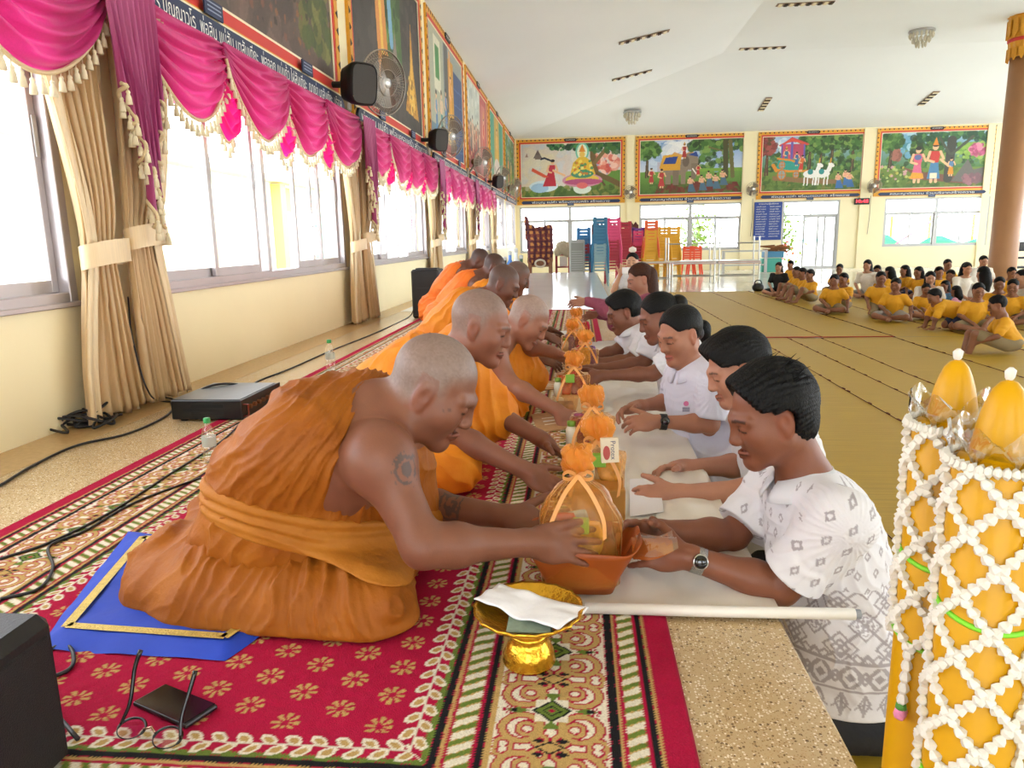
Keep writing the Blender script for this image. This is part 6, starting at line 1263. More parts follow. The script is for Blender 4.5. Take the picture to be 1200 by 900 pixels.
t = empty('smartphone', at(737, 318, 9.28), 'white phone held up by the woman with top knot', 'phone'); p = at(737, 317, 9.28); MB().box(p + A([-.085, -.006, -.04]), p + A([.085, .006, .04]), .005).build('phone_case', mat('white_phone', '#e8e8ea', .3), t); MB().lathe([(.002, 0), (.01, 0), (.01, .004)], 10, p + A([.06, -.006, .02]), np.stack([A([1, 0, 0]), A([0, 0, 1]), A([0, -1, 0.0])], 1)).build('camera_lens', M_blkgl, t)
# ================================================================== gift bags of gauze on the sheet
ORG = film('orange_gauze', '#ffc25a', .02, .35, dif=.22); ORG2 = film('orange_gauze_gather', '#ffbe55', .02, .4, dif=.5); RIB = mat('peach_ribbon', '#e8a55e', .35, sheen=.2); RIBM = mat('orange_tray', '#9c4a12', .5, var=.06, vscale=20); CELL = film('cellophane', '#ffffff', .16, .06)
PK = ['#b0304a', '#d8c8b0', '#8a3a5a', '#c04a3a', '#7a5a9a', '#d8a84a', '#a8c0c8']
def gift_bag(c, s, label, kind, seed, boxcol='#e2d8c4'):
    c = A(c, float); r = np.random.default_rng(seed); t = empty('gift_bag', c, label, 'gift bag', 'orange gauze gift bags on the sheet'); z0 = .0
    if kind == 'tray':
        n = 10; rim = []; P = lambda a, k: None; G = np.zeros((4, 41, 3))
        for i, (rx, ry, z) in enumerate(((.074, .055, .0), (.092, .066, .045), (.115, .078, .09), (.136, .088, .118))):
            for j, a in enumerate(np.linspace(0, 2 * np.pi, 41)):
                ca, sa = math.cos(a), math.sin(a); ex, ey = abs(ca) ** .32 * np.sign(ca), abs(sa) ** .32 * np.sign(sa); G[i, j] = c + A([rx * ex, ry * ey, z + (.012 * math.cos(a * 3 + .6) if i == 3 else 0)]) * s
        o = MB().sheet(np.transpose(G, (1, 0, 2))).build('paper_tray', RIBM, t, True); o.modifiers.new('s', 'SOLIDIFY').thickness = .003
        MB().add([c + A([.064 * math.cos(a), .05 * math.sin(a), .002]) * s for a in np.arange(20) * .314159], [tuple(range(20))]).build('tray_floor', RIBM, t)
        F2 = np.zeros((9, 7, 3))
        for i, u in enumerate(np.linspace(-.6, .6, 9)):
            for j, q in enumerate(np.linspace(0, 1, 7)): F2[i, j] = c + A([.115 + .085 * q, -.03 + u * .09, .104 + .018 * q + .012 * math.sin(u * 5 + q * 3)]) * s
        MB().sheet(F2).build('tray_flap', film('orange_cellophane', '#d9772a', .14, .08, dif=.6), t, True); F2[..., 0] += .006; F2[..., 2] += .004; MB().sheet(F2 + A([.004, 0, .003])).build('cellophane_edge', CELL, t, True); z0 = .085
        bx, by, top = .092, .072, .245
    else:
        bx, by, top = .068, .055, .185
        MB().box(c + A([-bx, -by, 0]) * s, c + A([bx, by, .085]) * s, .004).build('gift_box', mat('box_' + boxcol[1:], boxcol, .6, var=.1, vscale=12), t); z0 = .085
        MB().box(c + A([-bx * .8, -by - .002, .015]) * s, c + A([bx * .2, -by, .07]) * s).build('box_print', mat('box_print', '#b98a5a', .6, var=.3, vscale=30), t)
    # things packed inside
    for k in range(4):
        x, y = r.uniform(-.045, .045), r.uniform(-.035, .03); hgt = r.uniform(.06, .10); col = PK[(seed + k) % 7]; a = r.uniform(-.5, .5); u = A([math.cos(a), math.sin(a), 0]); v = A([-u[1], u[0], 0]); G = np.zeros((7, 9, 3))
        for i, q in enumerate(np.linspace(-1, 1, 7)):
            for j, w_ in enumerate(np.linspace(0, 1, 9)): G[i, j] = c + (A([x, y, z0 + w_ * hgt]) + u * q * .028 * (1 - .25 * abs(2 * w_ - 1) ** 3) + v * .010 * (1 - q * q) * math.sin(math.pi * w_)) * s
        o = MB().sheet(G).build('snack_packet', mat('packet_' + col[1:], col, .25, var=.35, vscale=60), t, True); o.modifiers.new('s', 'SOLIDIFY').thickness = .008
    p = c + A([-.05, -.03, z0]) * s; MB().lathe([(.016 * s, 0), (.018 * s, .05 * s), (.010 * s, .062 * s)], 14, p).build('drink_bottle', mat('pale_bottle', '#e6e2cf', .25), t, True); MB().lathe([(.013 * s, .06 * s), (.0135 * s, .075 * s), (.002, .076 * s)], 14, p).build('bottle_cap', mat('lime_cap', '#6f9a34', .4), t, True)
    p = c + A([.0, -.045, z0 + .06]) * s
    if seed % 2: MB().box(p + A([-.018, -.012, 0]) * s, p + A([.018, .012, .032]) * s, .002).build('small_carton', mat('green_carton', '#7fb23a', .5), t)
    # gauze bag, gathered neck, frilled top
    tilt = A([r.uniform(-.015, .015), 0, 0]); nt, ns = 48, 16; ph = r.uniform(0, 6)
    prof = [(1.0, min(z0, .06) * .35), (1.03, z0 + .02), (1.0, z0 + .05), (.94, z0 + .085), (.62, top * .93), (.22, top * 1.05), (.14, top * 1.10)]
    def ringz(prof, sq, wav):
        G = np.zeros((len(prof), nt + 1, 3))
        for i, (rr, z) in enumerate(prof):
            for j, a in enumerate(np.linspace(0, 2 * np.pi, nt + 1)):
                ca, sa = math.cos(a), math.sin(a); e = sq[i]; ex, ey = abs(ca) ** e * np.sign(ca), abs(sa) ** e * np.sign(sa); w_ = 1 + wav[i] * (math.sin(a * 7 + ph + z * 30) + .7 * math.sin(a * 13 + 2 * ph - z * 25) + .4 * math.sin(a * 3 + 5 * ph))
                G[i, j] = c + (A([bx * rr * ex * w_, by * rr * ey * w_, z]) + tilt * (z / top)) * s
        return G
    pr = A(prof); fine = spline(pr, 20); G = ringz(fine, np.linspace(.6, 1, 20), np.linspace(.0, .16, 20)); MB().sheet(np.transpose(G, (1, 0, 2))).build('gauze_bag', ORG, t, True)
    for kk, (sc, q0) in enumerate(((1.0, .0), (.72, .5))):           # crumpled rosette above the tie
        u_, v_ = np.meshgrid(np.linspace(0, 2 * np.pi, 49), np.linspace(.12, 2.55, 16), indexing='ij'); D = np.stack([np.sin(v_) * np.cos(u_), np.sin(v_) * np.sin(u_), -np.cos(v_)], -1); D[-1] = D[0]
        nn = vnoise(D.reshape(-1, 3) * 3.0 + seed, 1, seed + kk).reshape(v_.shape) + .6 * np.sin(u_ * 9 + v_ * 3 + seed) * np.sin(v_); G = c + (A([0, 0, top * 1.10 + .033]) + tilt + D * A([.036, .034, .036]) * sc * (1 + .26 * nn)[..., None]) * s; MB().sheet(G).build('gauze_frill', ORG2, t, True)
    nz = c + (A([0, 0, top * 1.10]) + tilt) * s; MB().tube([nz + A([.017 * math.cos(a), .015 * math.sin(a), 0]) * s for a in np.linspace(0, 6.283, 15)[:-1]], .005 * s, 6, closed=True).build('ribbon_tie', RIB, t, True)
    for sg in (-1, 1):
        lp = spline([nz + A([0, -.018, 0]) * s, nz + A([sg * .022, -.028, .012]) * s, nz + A([sg * .035, -.026, .0]) * s, nz + A([sg * .02, -.024, -.008]) * s, nz + A([0, -.018, 0]) * s], 14); w_ = A([0, -.002, .005]) * s; MB().sheet(np.stack([lp - w_, lp + w_])).build('bow_loop', RIB, t, True)
        tl = spline([nz + A([0, -.02, 0]) * s, nz + A([sg * .03, -.045, -.035]) * s, nz + A([sg * .055, -.065, -.085]) * s, nz + A([sg * (.06 + r.uniform(-.01, .02)), -.07, -.13]) * s], 14); w_ = A([.004 * sg, 0, .003]) * s; MB().sheet(np.stack([tl - w_, tl + w_])).build('bow_tail', RIB, t, True)
    return t
gift_bag((.004, 1.60, .028), 1.0, 'orange gauze gift bag in an orange paper tray held between monk and man', 'tray', 3)
gift_bag((.055, 2.06, .022), 1.12, 'orange gauze gift bag with boxed soap and green carton, second from camera', 'box', 5, '#a8742c')
gift_bag((.03, 2.50, .022), 1.12, 'orange gauze gift bag with peach wrapping, third from camera', 'box', 2, '#b8905a')
gift_bag((-.04, 3.35, .012), 1.12, 'orange gauze gift bag with soap and a round tin, fourth from camera', 'box', 7, '#dcc49a')
gift_bag((.02, 4.1, .022), 1.1, 'orange gauze gift bag behind the red snack packet', 'box', 4, '#e0cfa8')
gift_bag((-.03, 4.75, .012), 1.1, 'orange gauze gift bag, second from the far end of the row', 'box', 8, '#d8b888')
gift_bag((.0, 5.45, .022), 1.1, 'farthest orange gauze gift bag by the mauve sleeve', 'box', 6, '#d8b888')
def soap():
    p = at(715, 528, 1.98); t = empty('soap_carton', p, 'beige soap carton with dark red print leaning on the second gift bag', 'carton'); u = nrm((1, .1, .04)); v = nrm((-.04, .12, 1)); n = np.cross(u, v); hw, hh = .024, .034
    V = [p + u * a * hw + v * b * hh + n * d for d in (0, -.022) for (a, b) in ((-1, -1), (1, -1), (1, 1), (-1, 1))]; build('carton', V, [(0, 1, 2, 3), (7, 6, 5, 4), (0, 4, 5, 1), (1, 5, 6, 2), (2, 6, 7, 3), (3, 7, 4, 0)], mat('beige_carton', '#e3d2b4', .5), t)
    put_text('brand_print', 'Protex', .02, p + n * .0008 + u * .008 + v * .0, v * -1, u, mat('navy_print', '#3a3f66', .5), t, fit=.052)
    MB().add([p + n * .0007 + u * (-.010 + .010 * math.cos(a)) + v * (-.006 + .02 * math.sin(a)) for a in np.arange(16) * .3927], [tuple(range(16))]).build('red_print', mat('red_print', '#b5483f', .5), t)
soap()
p = A([.045, 3.78, .022]); t = empty('snack_pouch', p, 'glossy dark red snack pouch standing before the far gift bags', 'snack')
G = np.zeros((9, 11, 3))
for i, q in enumerate(np.linspace(-1, 1, 9)):
    for j, w_ in enumerate(np.linspace(0, 1, 11)): G[i, j] = p + A([q * .055, -.018 * (1 - q * q) * math.sin(math.pi * w_), w_ * .15])
o = MB().sheet(G).build('pouch', mat('red_foil', '#8a2426', .2, var=.3, vscale=40), t, True); o.modifiers.new('s', 'SOLIDIFY').thickness = .012
MB().box(p + A([-.04, -.0235, .07]), p + A([.03, -.022, .085])).build('print_stripe', M_crm, t); MB().box(p + A([-.03, -.023, .10]), p + A([.04, -.021, .108])).build('print_stripe', M_crm, t)
def flat(name, q4, z, th, m, label, cat, extra=None):
    q4 = [A(q, float)[:2] for q in q4]; c = sum(q4) / 4; t = empty(name, (*c, z), label, cat); quadbox(q4, z, z + th).build('card', m, t)
    if extra: extra(t, q4, z + th)
M_kraft = mat('brown_card', '#b58a5e', .6, var=.12, vscale=30); M_pl = mat('white_card', '#e2dfd8', .6)
def lines(t, q4, z):
    for k in range(3):
        f = .3 + .18 * k; a = q4[0] * (1 - f) + q4[3] * f; b = q4[1] * (1 - f) + q4[2] * f; d = (b - a); nn = (q4[3] - q4[0]) * .03; quadbox([a + d * .2, a + d * .8, a + d * .8 + nn, a + d * .2 + nn], z, z + .0006).build('writing_line', M_wht if k % 2 else mat('pale_ink', '#e8d8c0', .6), t)
flat('offering_card', [onz(622, 487, .012), onz(672, 482, .012), onz(678, 500, .012), onz(632, 508, .012)], .012, .006, M_kraft, 'brown lettered card lying before the second monk', 'card', lines)
flat('offering_card', [onz(628, 449, .012), onz(663, 446, .012), onz(668, 455, .012), onz(634, 458, .012)], .012, .006, M_kraft, 'brown card with a white slip beside the third monk hands', 'card', lines)
flat('offering_card', [onz(632, 424, .012), onz(650, 422, .012), onz(652, 428, .012), onz(632, 430, .012)], .012, .01, M_pl, 'small white packet on the carpet by the third monk', 'packet')
flat('offering_card', [onz(640, 390, .012), onz(668, 389, .012), onz(668, 393, .012), onz(640, 395, .012)], .012, .012, M_pl, 'white strip card near the far gift bags', 'card')
flat('paper_slip', [onz(738, 562, .025), onz(772, 560, .025), onz(778, 600, .025), onz(738, 606, .025)], .026, .001, mat('white_paper_slip', '#eceaf0', .6), 'white paper slip under the younger man hands', 'paper')
flat('plastic_tray', [onz(696, 412, .022), onz(725, 409, .022), onz(735, 400, .022), onz(700, 402, .022)], .024, .012, M_pl, 'white tray on the sheet by the man in polo shirt', 'tray')
# ================================================================== two tall yellow candles in garland nets
M_wax = mat('yellow_wax', '#cc9600', .4, var=.04, vscale=10, coat=.05); M_wax.node_tree.nodes['Principled BSDF'].inputs['Specular IOR Level'].default_value = .25; M_bud = mat('white_crown_flower', '#dcd8ce', .6, bump=.15, bscale=120); M_pinkb = mat('pink_bud', '#e088b0', .6, var=.2, vscale=80); M_leaf = mat('green_calyx', '#4a8a3a', .6)
def bud_row(q, a, b, cx, n, r=.0064):
    a, b = A(a), A(b); d = nrm(b - a); L_ = np.linalg.norm(b - a) / n
    mid = (a + b) / 2; out = nrm(A([mid[0] - cx[0], mid[1] - cx[1], 0])); u = nrm(np.cross(d, out)); R = np.stack([u, out, d], 1)
    for k in range(n): q.lathe([(.0030, 0), (r * .8, L_ * .35), (r, L_ * .72), (.0045, L_ * 1.05)], 5, a + d * L_ * k, R, wave=lambda ang, i: .30 * np.cos(ang * 5) if i in (1, 2) else 0 * ang)
def candle(cx, cy, r, z0, z1, zt, label, seed, pend=False):
    c = (cx, cy); t = empty('festival_candle', (cx, cy, ZF), label, 'candle', 'tall yellow candles in white flower nets'); b0 = A([cx, cy, 0.0])
    MB().lathe([(r * 1.15, ZF), (r * 1.15, ZF + .04), (r, ZF + .05), (r, z1 - .012), (r * .86, z1)], 40, b0).build('wax_body', M_wax, t, True)
    H_ = zt - z1; MB().lathe([(r * q_, z1 + H_ * p_) for q_, p_ in ((.68, -.1), (.64, .15), (.58, .38), (.50, .58), (.41, .74), (.31, .87), (.18, .96), (.03, 1.0))], 32, b0).build('pointed_tip', M_wax, t, True)
    MB().lathe([(.002, zt - .004), (.005, zt + .002), (.006, zt + .010), (.002, zt + .014)], 10, b0, wave=lambda a, i: .2 * np.cos(a * 4)).build('wick_knot', M_bud, t, True)
    G = np.zeros((6, 41, 3)); rr_ = np.random.default_rng(seed)
    for i, (k, z) in enumerate(((.62, z1 + .012), (.80, z1 + .006), (.98, z1 + .010), (1.08, z1 + .022), (1.10, z1 + .030), (1.16, z1 + .036))):
        for j, a in enumerate(np.linspace(0, 2 * np.pi, 41)): w_ = 1 + (.02 + .03 * i / 2) * math.sin(a * 11 + seed) * math.sin(a * 4 + i); G[i, j] = (cx + r * k * w_ * math.cos(a), cy + r * k * w_ * math.sin(a), z + .010 * math.sin(a * 7 + i + seed) * (i > 1))
    MB().sheet(np.transpose(G, (1, 0, 2))).build('cellophane_collar', film('crinkled_cellophane', '#ffffff', .30, .12), t, True)
    rn = r + .005; n = 5; dz = .040; P = lambda i, z: A([cx + rn * math.cos(i * 2 * np.pi / n), cy + rn * math.sin(i * 2 * np.pi / n), z]); rows = int((z1 - z0) / dz)
    def strand(a0, za, a1, zb):
        q = MB(); m = 2; 
        for k in range(m): bud_row(q, P(a0 + (a1 - a0) * k / m, za + (zb - za) * k / m), P(a0 + (a1 - a0) * (k + 1) / m, za + (zb - za) * (k + 1) / m), c, 2)
        q.build('garland_strand', M_bud, t)
    for j in range(rows):
        za = z1 - .004 - j * dz; off = .5 * (j % 2)
        for i in range(n): strand(i + off, za, i + off + .5, za - dz); strand(i + off, za, i + off - .5, za - dz)
    for i in range(n): strand(i, z1 - .004, i + .5, z1 - .004); strand(i + .5, z1 - .004, i + 1, z1 - .004)
    for k in (4, rows - 1):
        z = z1 - k * dz - .03; MB().tube([(cx + (r + .001) * math.cos(a), cy + (r + .001) * math.sin(a), z + .012 * math.sin(a)) for a in np.linspace(0, 6.283, 33)[:-1]], .004, 5, closed=True).build('green_tie', mat('green_tape', '#7ad02a', .4), t, True)
    zl = z1 - rows * dz
    for i in range(n):
        if (i + seed) % 2: continue
        q = MB(); p = P(i + .5 * (rows % 2), zl); dn = p + A([0, 0, -.085]) + nrm(A([p[0] - cx, p[1] - cy, 0])) * .006; bud_row(q, p, dn, c, 5); pe = q.build('pendant_garland', M_bud, t)
        MB().lathe([(.002, 0), (.007, -.006), (.009, -.014), (.007, -.022), (.002, -.026)], 8, dn, wave=lambda a, i: .15 * np.cos(a * 4)).build('pink_flower', M_pinkb, pe, True); MB().lathe([(.002, .004), (.007, 0), (.008, -.007)], 8, dn).build('calyx', M_leaf, pe, True)
    return t
candle(.503, 1.015, .047, .24, .566, .652, 'tall yellow candle in white flower netting, the farther of two', 1)
candle(.503, .893, .051, .10, .552, .648, 'tall yellow candle in white flower netting, nearest and cut by the picture edge', 2)
# ================================================================== far end of the hall: stacked chairs, tables, cooler, boards
def chair_proto(col):
    m = mat('plastic_' + col[1:], col, .35, var=.04, vscale=8); W, D, Hs, Hb = .19, .19, .43, .84; parts = []
    s = MB(); s.box((-W, -D, Hs - .03), (W, D, Hs), .012); parts.append(('seat', s.mesh('seat')))
    bk = MB(); bk.box((-W, D - .02, Hs), (-W + .05, D + .01, Hb), .008); bk.box((W - .05, D - .02, Hs), (W, D + .01, Hb), .008); bk.box((-W, D - .02, Hb - .07), (W, D + .01, Hb), .008)
    for k in range(4): bk.box((-W + .05, D - .015, Hs + .06 + .07 * k), (W - .05, D + .004, Hs + .10 + .07 * k))
    bk.box((-W, D - .02, Hb), (-W + .10, D + .01, Hb + .025), .006); bk.box((W - .10, D - .02, Hb), (W, D + .01, Hb + .025), .006); parts.append(('backrest', bk.mesh('backrest')))
    for sx in (-1, 1):
        for sy in (-1, 1):
            l = MB(); a = A([sx * (W - .02), sy * (D - .02), Hs - .01]); b = A([sx * (W + .035), sy * (D + .04), 0]); l.tube([a, b], [.03, .024], 5); parts.append(('leg', l.mesh('leg')))
    for _, me in parts: me.materials.append(m)
    return parts
PROTO = {}
def chair(x, y, z, col, rz, label, group):
    if col not in PROTO: PROTO[col] = chair_proto(col)
    t = empty('plastic_chair', (x, y, z), label, 'chair', group, rz=rz)
    for nm, me in PROTO[col]: link(nm, me, None, t)
BL, BL2, GY, PI, RE, OR, YE, PU = '#2b7fc0', '#2a6f96', '#7fa0a8', '#e8487e', '#b81f3a', '#f0662a', '#eab020', '#7a3aa8'
STK = [(684, 20.5, [BL2] * 1 + [RE] * 3 + [BL] * 5, 'stack beside the air cooler'), (703, 20.0, [GY] * 4 + [BL2] * 8, 'tall blue over grey stack'), (718.5, 21.0, [RE] * 5 + [PI] * 7, 'pink over crimson stack'), (731.5, 22.0, [RE] * 11, 'all-crimson stack'), (747, 22.5, [RE] * 3 + [PI] * 5 + [PU] * 1, 'pink stack with purple top'), (762, 21.6, [YE] * 8 + [OR] * 3, 'yellow stack with orange top'), (777, 22.2, [YE] * 9, 'yellow stack after the orange-topped one'), (788, 22.6, [YE] * 9, 'farthest yellow stack')]
ORD = 'first second third fourth fifth sixth seventh eighth ninth tenth eleventh twelfth'.split()
CN = {BL: 'bright blue', BL2: 'blue', GY: 'grey', PI: 'pink', RE: 'crimson', OR: 'orange', YE: 'yellow', PU: 'purple'}
for px, Y, cols, wh in STK:
    x = at(px, 300, Y)[0]
    for k, c in enumerate(cols): chair(x, Y, ZF + .085 * k, c, math.pi, '%s plastic chair, %s from the floor in the %s' % (CN[c], ORD[k], wh), 'stacked plastic chairs, ' + wh)
for k, px in enumerate((806, 814)):
    x = at(px, 305, 24.0)[0]
    for j in range(2): chair(x, 24.0, ZF + .09 * j, '#f2562e', math.pi, '%s orange red plastic chair of the %s pair under the steel tables' % (('lower', 'upper')[j], ('nearer', 'farther')[k]), 'orange chairs under the tables')
# wooden screen with scalloped top
x0, x1 = at(693, 280, 24.5)[0], at(748, 280, 24.5)[0]; t = empty('wooden_screen', ((x0 + x1) / 2, 24.5, ZF), 'dark wooden screen with pointed scalloped top behind the chair stacks', 'screen'); M_wood = mat('dark_red_wood', '#5a2a20', .5, var=.15, vscale=8, stretch=(1, 1, 6))
zt = at(720, 262, 24.5)[2]
for x in (x0, x1 - .06): MB().box((x, 24.47, ZF), (x + .06, 24.53, zt - .08)).build('post', M_wood, t)
MB().box((x0 + .06, 24.485, ZF + .3), (x1 - .06, 24.515, zt - .34)).build('panel', mat('cream_board', '#e8d2a0', .6), t); MB().box((x0, 24.46, zt - .14), (x1, 24.54, zt - .05)).build('top_rail', M_wood, t)
for x in np.arange(x0, x1 - .1, .135): MB().slab([(0, 0), (.135, 0), (.068, .10)], .03, (x, 24.515, zt - .05), (1, 0, 0), (0, 0, 1)).build('scallop', M_wood, t)
MB().slab([(0, 0), (.4, 0), (0, .4)][::-1], .02, (x0 + .06, 24.49, zt - .14), (1, 0, 0), (0, 0, -1)).build('bracket', M_wood, t); MB().slab([(0, 0), (-.4, 0), (0, .4)], .02, (x1 - .06, 24.49, zt - .14), (1, 0, 0), (0, 0, -1)).build('bracket', M_wood, t)
# air cooler
x0, x1 = at(667, 300, 20)[0], at(685.5, 300, 20)[0]; zt = at(676, 281, 20)[2]; t = empty('air_cooler', ((x0 + x1) / 2, 20.1, ZF), 'light grey air cooler standing between cloth bundle and blue chairs', 'air cooler'); M_cool = mat('grey_plastic', '#aeb2b0', .5)
MB().box((x0, 20, ZF + .06), (x1, 20.35, zt), .03).build('housing', M_cool, t); MB().box((x0 + .05, 19.985, ZF + .4), (x1 - .05, 20.0, zt - .08), .005).build('grille', mat('grille_grey', '#8a8d88', .6), t)
for k in range(9): MB().box((x0 + .06, 19.975, ZF + .44 + .06 * k), (x1 - .06, 19.99, ZF + .455 + .06 * k)).build('louvre', M_cool, t)
for x in (x0 + .04, x1 - .04): MB().lathe([(.03, -.03), (.03, .03)], 10, (x, 20.1, ZF + .032), A([[0, 0, 1], [1, 0, 0], [0, 1, 0]])).build('caster', M_blackp, t)
# draped chair with plaid cloth
def plaid(V):
    C = np.tile(A(hexc('#6a2c30')), (len(V), 1)); u, v = V[:, 0] * 1.0 + V[:, 1] * .7, V[:, 2]; a = (u / .16) % 1; b = (v / .16) % 1; m1, m2 = a < .42, b < .42; C[m1] = A(hexc('#8a4a3a')); C[m2] = C[m2] * .5 + A(hexc('#4a2438')) * .5; C[m1 & m2] = A(hexc('#c88a4a')); C[(np.abs(a - .7) < .05) | (np.abs(b - .7) < .05)] = A(hexc('#3a1c2c')); return C
B = Form(); xa, xb = at(618, 290, 21)[0], at(648, 290, 21)[0]; zt = at(635, 266, 21)[2]; zb = at(635, 306, 21)[2]
B.rc((xa + .12, 21, zb), (xa + .12, 21, zt - .02), .12, .10, .06); B.rc((xb - .12, 21, zb), (xb - .12, 21, zt - .05), .12, .12, .06); B.el(((xa + xb) / 2, 21, (zb + zt) / 2), (abs(xb - xa) / 2, .16, (zt - zb) / 2 * 1.02), k=.05); B.rc((xa + .03, 21, zt - .3), (xa - .02, 21, at(622, 255, 21)[2]), .09, .05, .05)
t = empty('draped_chair', ((xa + xb) / 2, 21, ZF), 'tall carved chair covered with maroon plaid cloth at the end of the stage', 'chair'); add_mesh(t, 'plaid_cloth', B, .025, vmat('plaid_cloth', .8, bump=.2, bscale=40), disp=lambda V, N, Fc: fold_disp(V, N, V[:, 0] + .4 * V[:, 2], .03, 3, 5, ridge=False), colors=plaid)
M_carv = mat('carved_brown_wood', '#8a5a3c', .5, var=.2, vscale=20, bump=.5, bscale=30)
for x in (xa + .02, xb - .12): MB().box((x, 20.9, ZF), (x + .1, 21.1, zb + .1), .01).build('leg', M_carv, t)
MB().box((xa + .05, 20.95, zb - .16), (xb - .05, 21.05, zb + .05)).build('apron', M_carv, t); MB().tube([((xa + xb) / 2 + .14 * math.cos(a), 20.92, zb - .06 + .10 * math.sin(a)) for a in np.linspace(0, 6.28, 17)[:-1]], .03, 6, closed=True).build('carved_ring', mat('white_carving', '#d8d0c0', .6), t, True)
# red shelf with bundle
x0, x1 = at(652, 300, 22)[0], at(667, 300, 22)[0]; z0 = at(660, 298, 22)[2]; t = empty('red_shelf', ((x0 + x1) / 2, 22, ZF), 'low red shelf beside the draped chair', 'shelf')
for x in (x0, x1): MB().box((x - .03, 21.9, ZF), (x + .03, 22.2, z0)).build('side_panel', mat('red_lacquer', '#8a1f22', .4), t)
for z in (z0 - .04, ZF + .15, ZF + .42): MB().box((x0, 21.9, z), (x1, 22.2, z + .04)).build('shelf_board', MATS['red_lacquer'], t)
MB().box((x0 + .1, 21.95, ZF + .46), (x1 - .06, 22.0, ZF + .75)).build('white_box', M_pl, t)
B = Form(); c = at(660, 290, 21.9); B.el(c, (.22, .15, .20), k=.05); B.el(c + A([.12, 0, -.12]), (.14, .14, .16), k=.06); B.el(c + A([-.16, 0, -.12]), (.12, .12, .12), k=.06); t = empty('cloth_bundle', c, 'crumpled beige cloth bundle on the red shelf', 'bundle'); add_mesh(t, 'cloth', B, .02, mat('beige_sack', '#b9b096', .8, var=.1), disp=lambda V, N, Fc: fold_disp(V, N, V[:, 0] + V[:, 2], .03, 3, 8, ridge=False))
for px, py, col, lab in ((598, 300, '#4a7ac0', 'blue jug among the clutter by the far windows'), (605, 297, '#d8dce0', 'white vase among the clutter by the far windows'), (611, 304, '#2a4a3a', 'dark green bottle among the clutter by the far windows'), (592, 306, '#2a2a30', 'dark bag among the clutter by the far windows')):
    c = at(px, 318, 18.6); c[2] = ZF; s_ = (at(px, py, 18.6)[2] - ZF) / .4; t = empty('jug', c, lab, 'jug', 'clutter by the far windows'); MB().lathe([(.05, 0), (.10, .02), (.12, .2 * s_), (.10, .3 * s_), (.04, .36 * s_), (.045, .42 * s_)], 14, c).build('vessel', mat('jug_' + col[1:], col, .35), t, True); MB().lathe([(.05, .41 * s_), (.05, .45 * s_), (.01, .46 * s_)], 12, c).build('lid', M_white_alu, t)
t = empty('side_table', (-1.9, 18.75, ZF), 'low white side table holding the clutter by the far windows', 'table')
# steel tables, one row upright and one row upside down on top
M_steel = mat('stainless_steel', '#b5b4ae', .3, .8); M_ttop = mat('steel_table_top', '#c4c2bc', .28, .6)
bpy.data.objects.remove(t)
def steel_table(x0, x1, y, ztop, label, up=False, shelf=True, H_=None):
    t = empty('steel_table', ((x0 + x1) / 2, y, ztop if up else ZF), label, 'table', 'steel tables at the back'); d = .35
    MB().box((x0, y - d, ztop - .04), (x1, y + d, ztop), .008).build('table_top', M_ttop, t); MB().box((x0, y - d - .004, ztop - .045), (x1, y - d, ztop - .025)).build('edge_strip', mat('pink_edge', '#b98a84', .4), t)
    for x in (x0 + .04, x1 - .04):
        for yy in (y - d + .04, y + d - .04): MB().tube([(x, yy, ztop), (x, yy, ztop + .62)] if up else [(x, yy, ZF), (x, yy, ztop)], .022, 6).build('leg', M_steel, t)
    zr = ztop + .45 if up else ZF + .2
    for yy in (y - d + .04, y + d - .04): MB().tube([(x0 + .04, yy, zr), (x1 - .04, yy, zr)], .016, 6).build('rail', M_steel, t)
xA, xB, xC = at(782, 300, 20.6)[0], at(838, 300, 20.6)[0], at(889, 300, 20.6)[0]; zt = at(830, 307, 20.6)[2]
steel_table(xA, xB - .02, 20.6, zt, 'steel table nearer the chair stacks, with another upturned on it'); steel_table(xB + .02, xC, 20.6, zt, 'steel table farther from the chair stacks, with another upturned on it')
steel_table(xA - .05, xB - .05, 20.62, zt + .045, 'upturned steel table with legs in the air nearer the chair stacks', True); steel_table(xB + .02, xC - .02, 20.62, zt + .045, 'upturned steel table with legs in the air farther from the chair stacks', True)
steel_table(at(752, 305, 19.6)[0], at(788, 305, 19.6)[0], 19.6, at(770, 306.5, 19.6)[2], 'white-topped steel table just behind the long-haired woman')
x0, x1 = at(848, 294, 25.5)[0], at(898, 292, 25.5)[0]; z0 = at(880, 295, 25.5)[2]; t = empty('white_rack', ((x0 + x1) / 2, 25.5, ZF), 'long white tube rack behind the steel tables', 'rack')
for x in (x0, x1): MB().box((x - .04, 25.45, ZF), (x + .04, 25.55, z0 + .05)).build('post', M_white_alu, t)
for z in (z0, ZF + .25): MB().box((x0, 25.46, z), (x1, 25.54, z + .05)).build('rail', M_white_alu, t)
c = at(905, 291, 25.8); t = empty('straw_brooms', (c[0], 25.8, ZF), 'bundle of brown straw brooms lying on teal crates', 'brooms'); q = MB(); r = np.random.default_rng(3)
for k in range(60): p = c + A([r.uniform(-.45, .3), r.uniform(-.1, .1), r.uniform(-.1, .1)]); q.tube([p, p + A([r.uniform(.2, .4), r.uniform(-.05, .05), r.uniform(-.06, .06)])], .014, 4)
tag(q.build('straw', mat('brown_straw', '#8a5a34', .8, var=.3), t), kind='stuff'); MB().box((c[0] - .3, 25.6, ZF + .5), (c[0] + .35, 26.0, c[2] - .1), .02).build('upper_crate', mat('blue_crate', '#4a8ab0', .5), t); MB().box((c[0] - .35, 25.6, ZF + .02), (c[0] + .3, 26.0, ZF + .48), .02).build('lower_crate', mat('teal_crate', '#4aa898', .5), t)
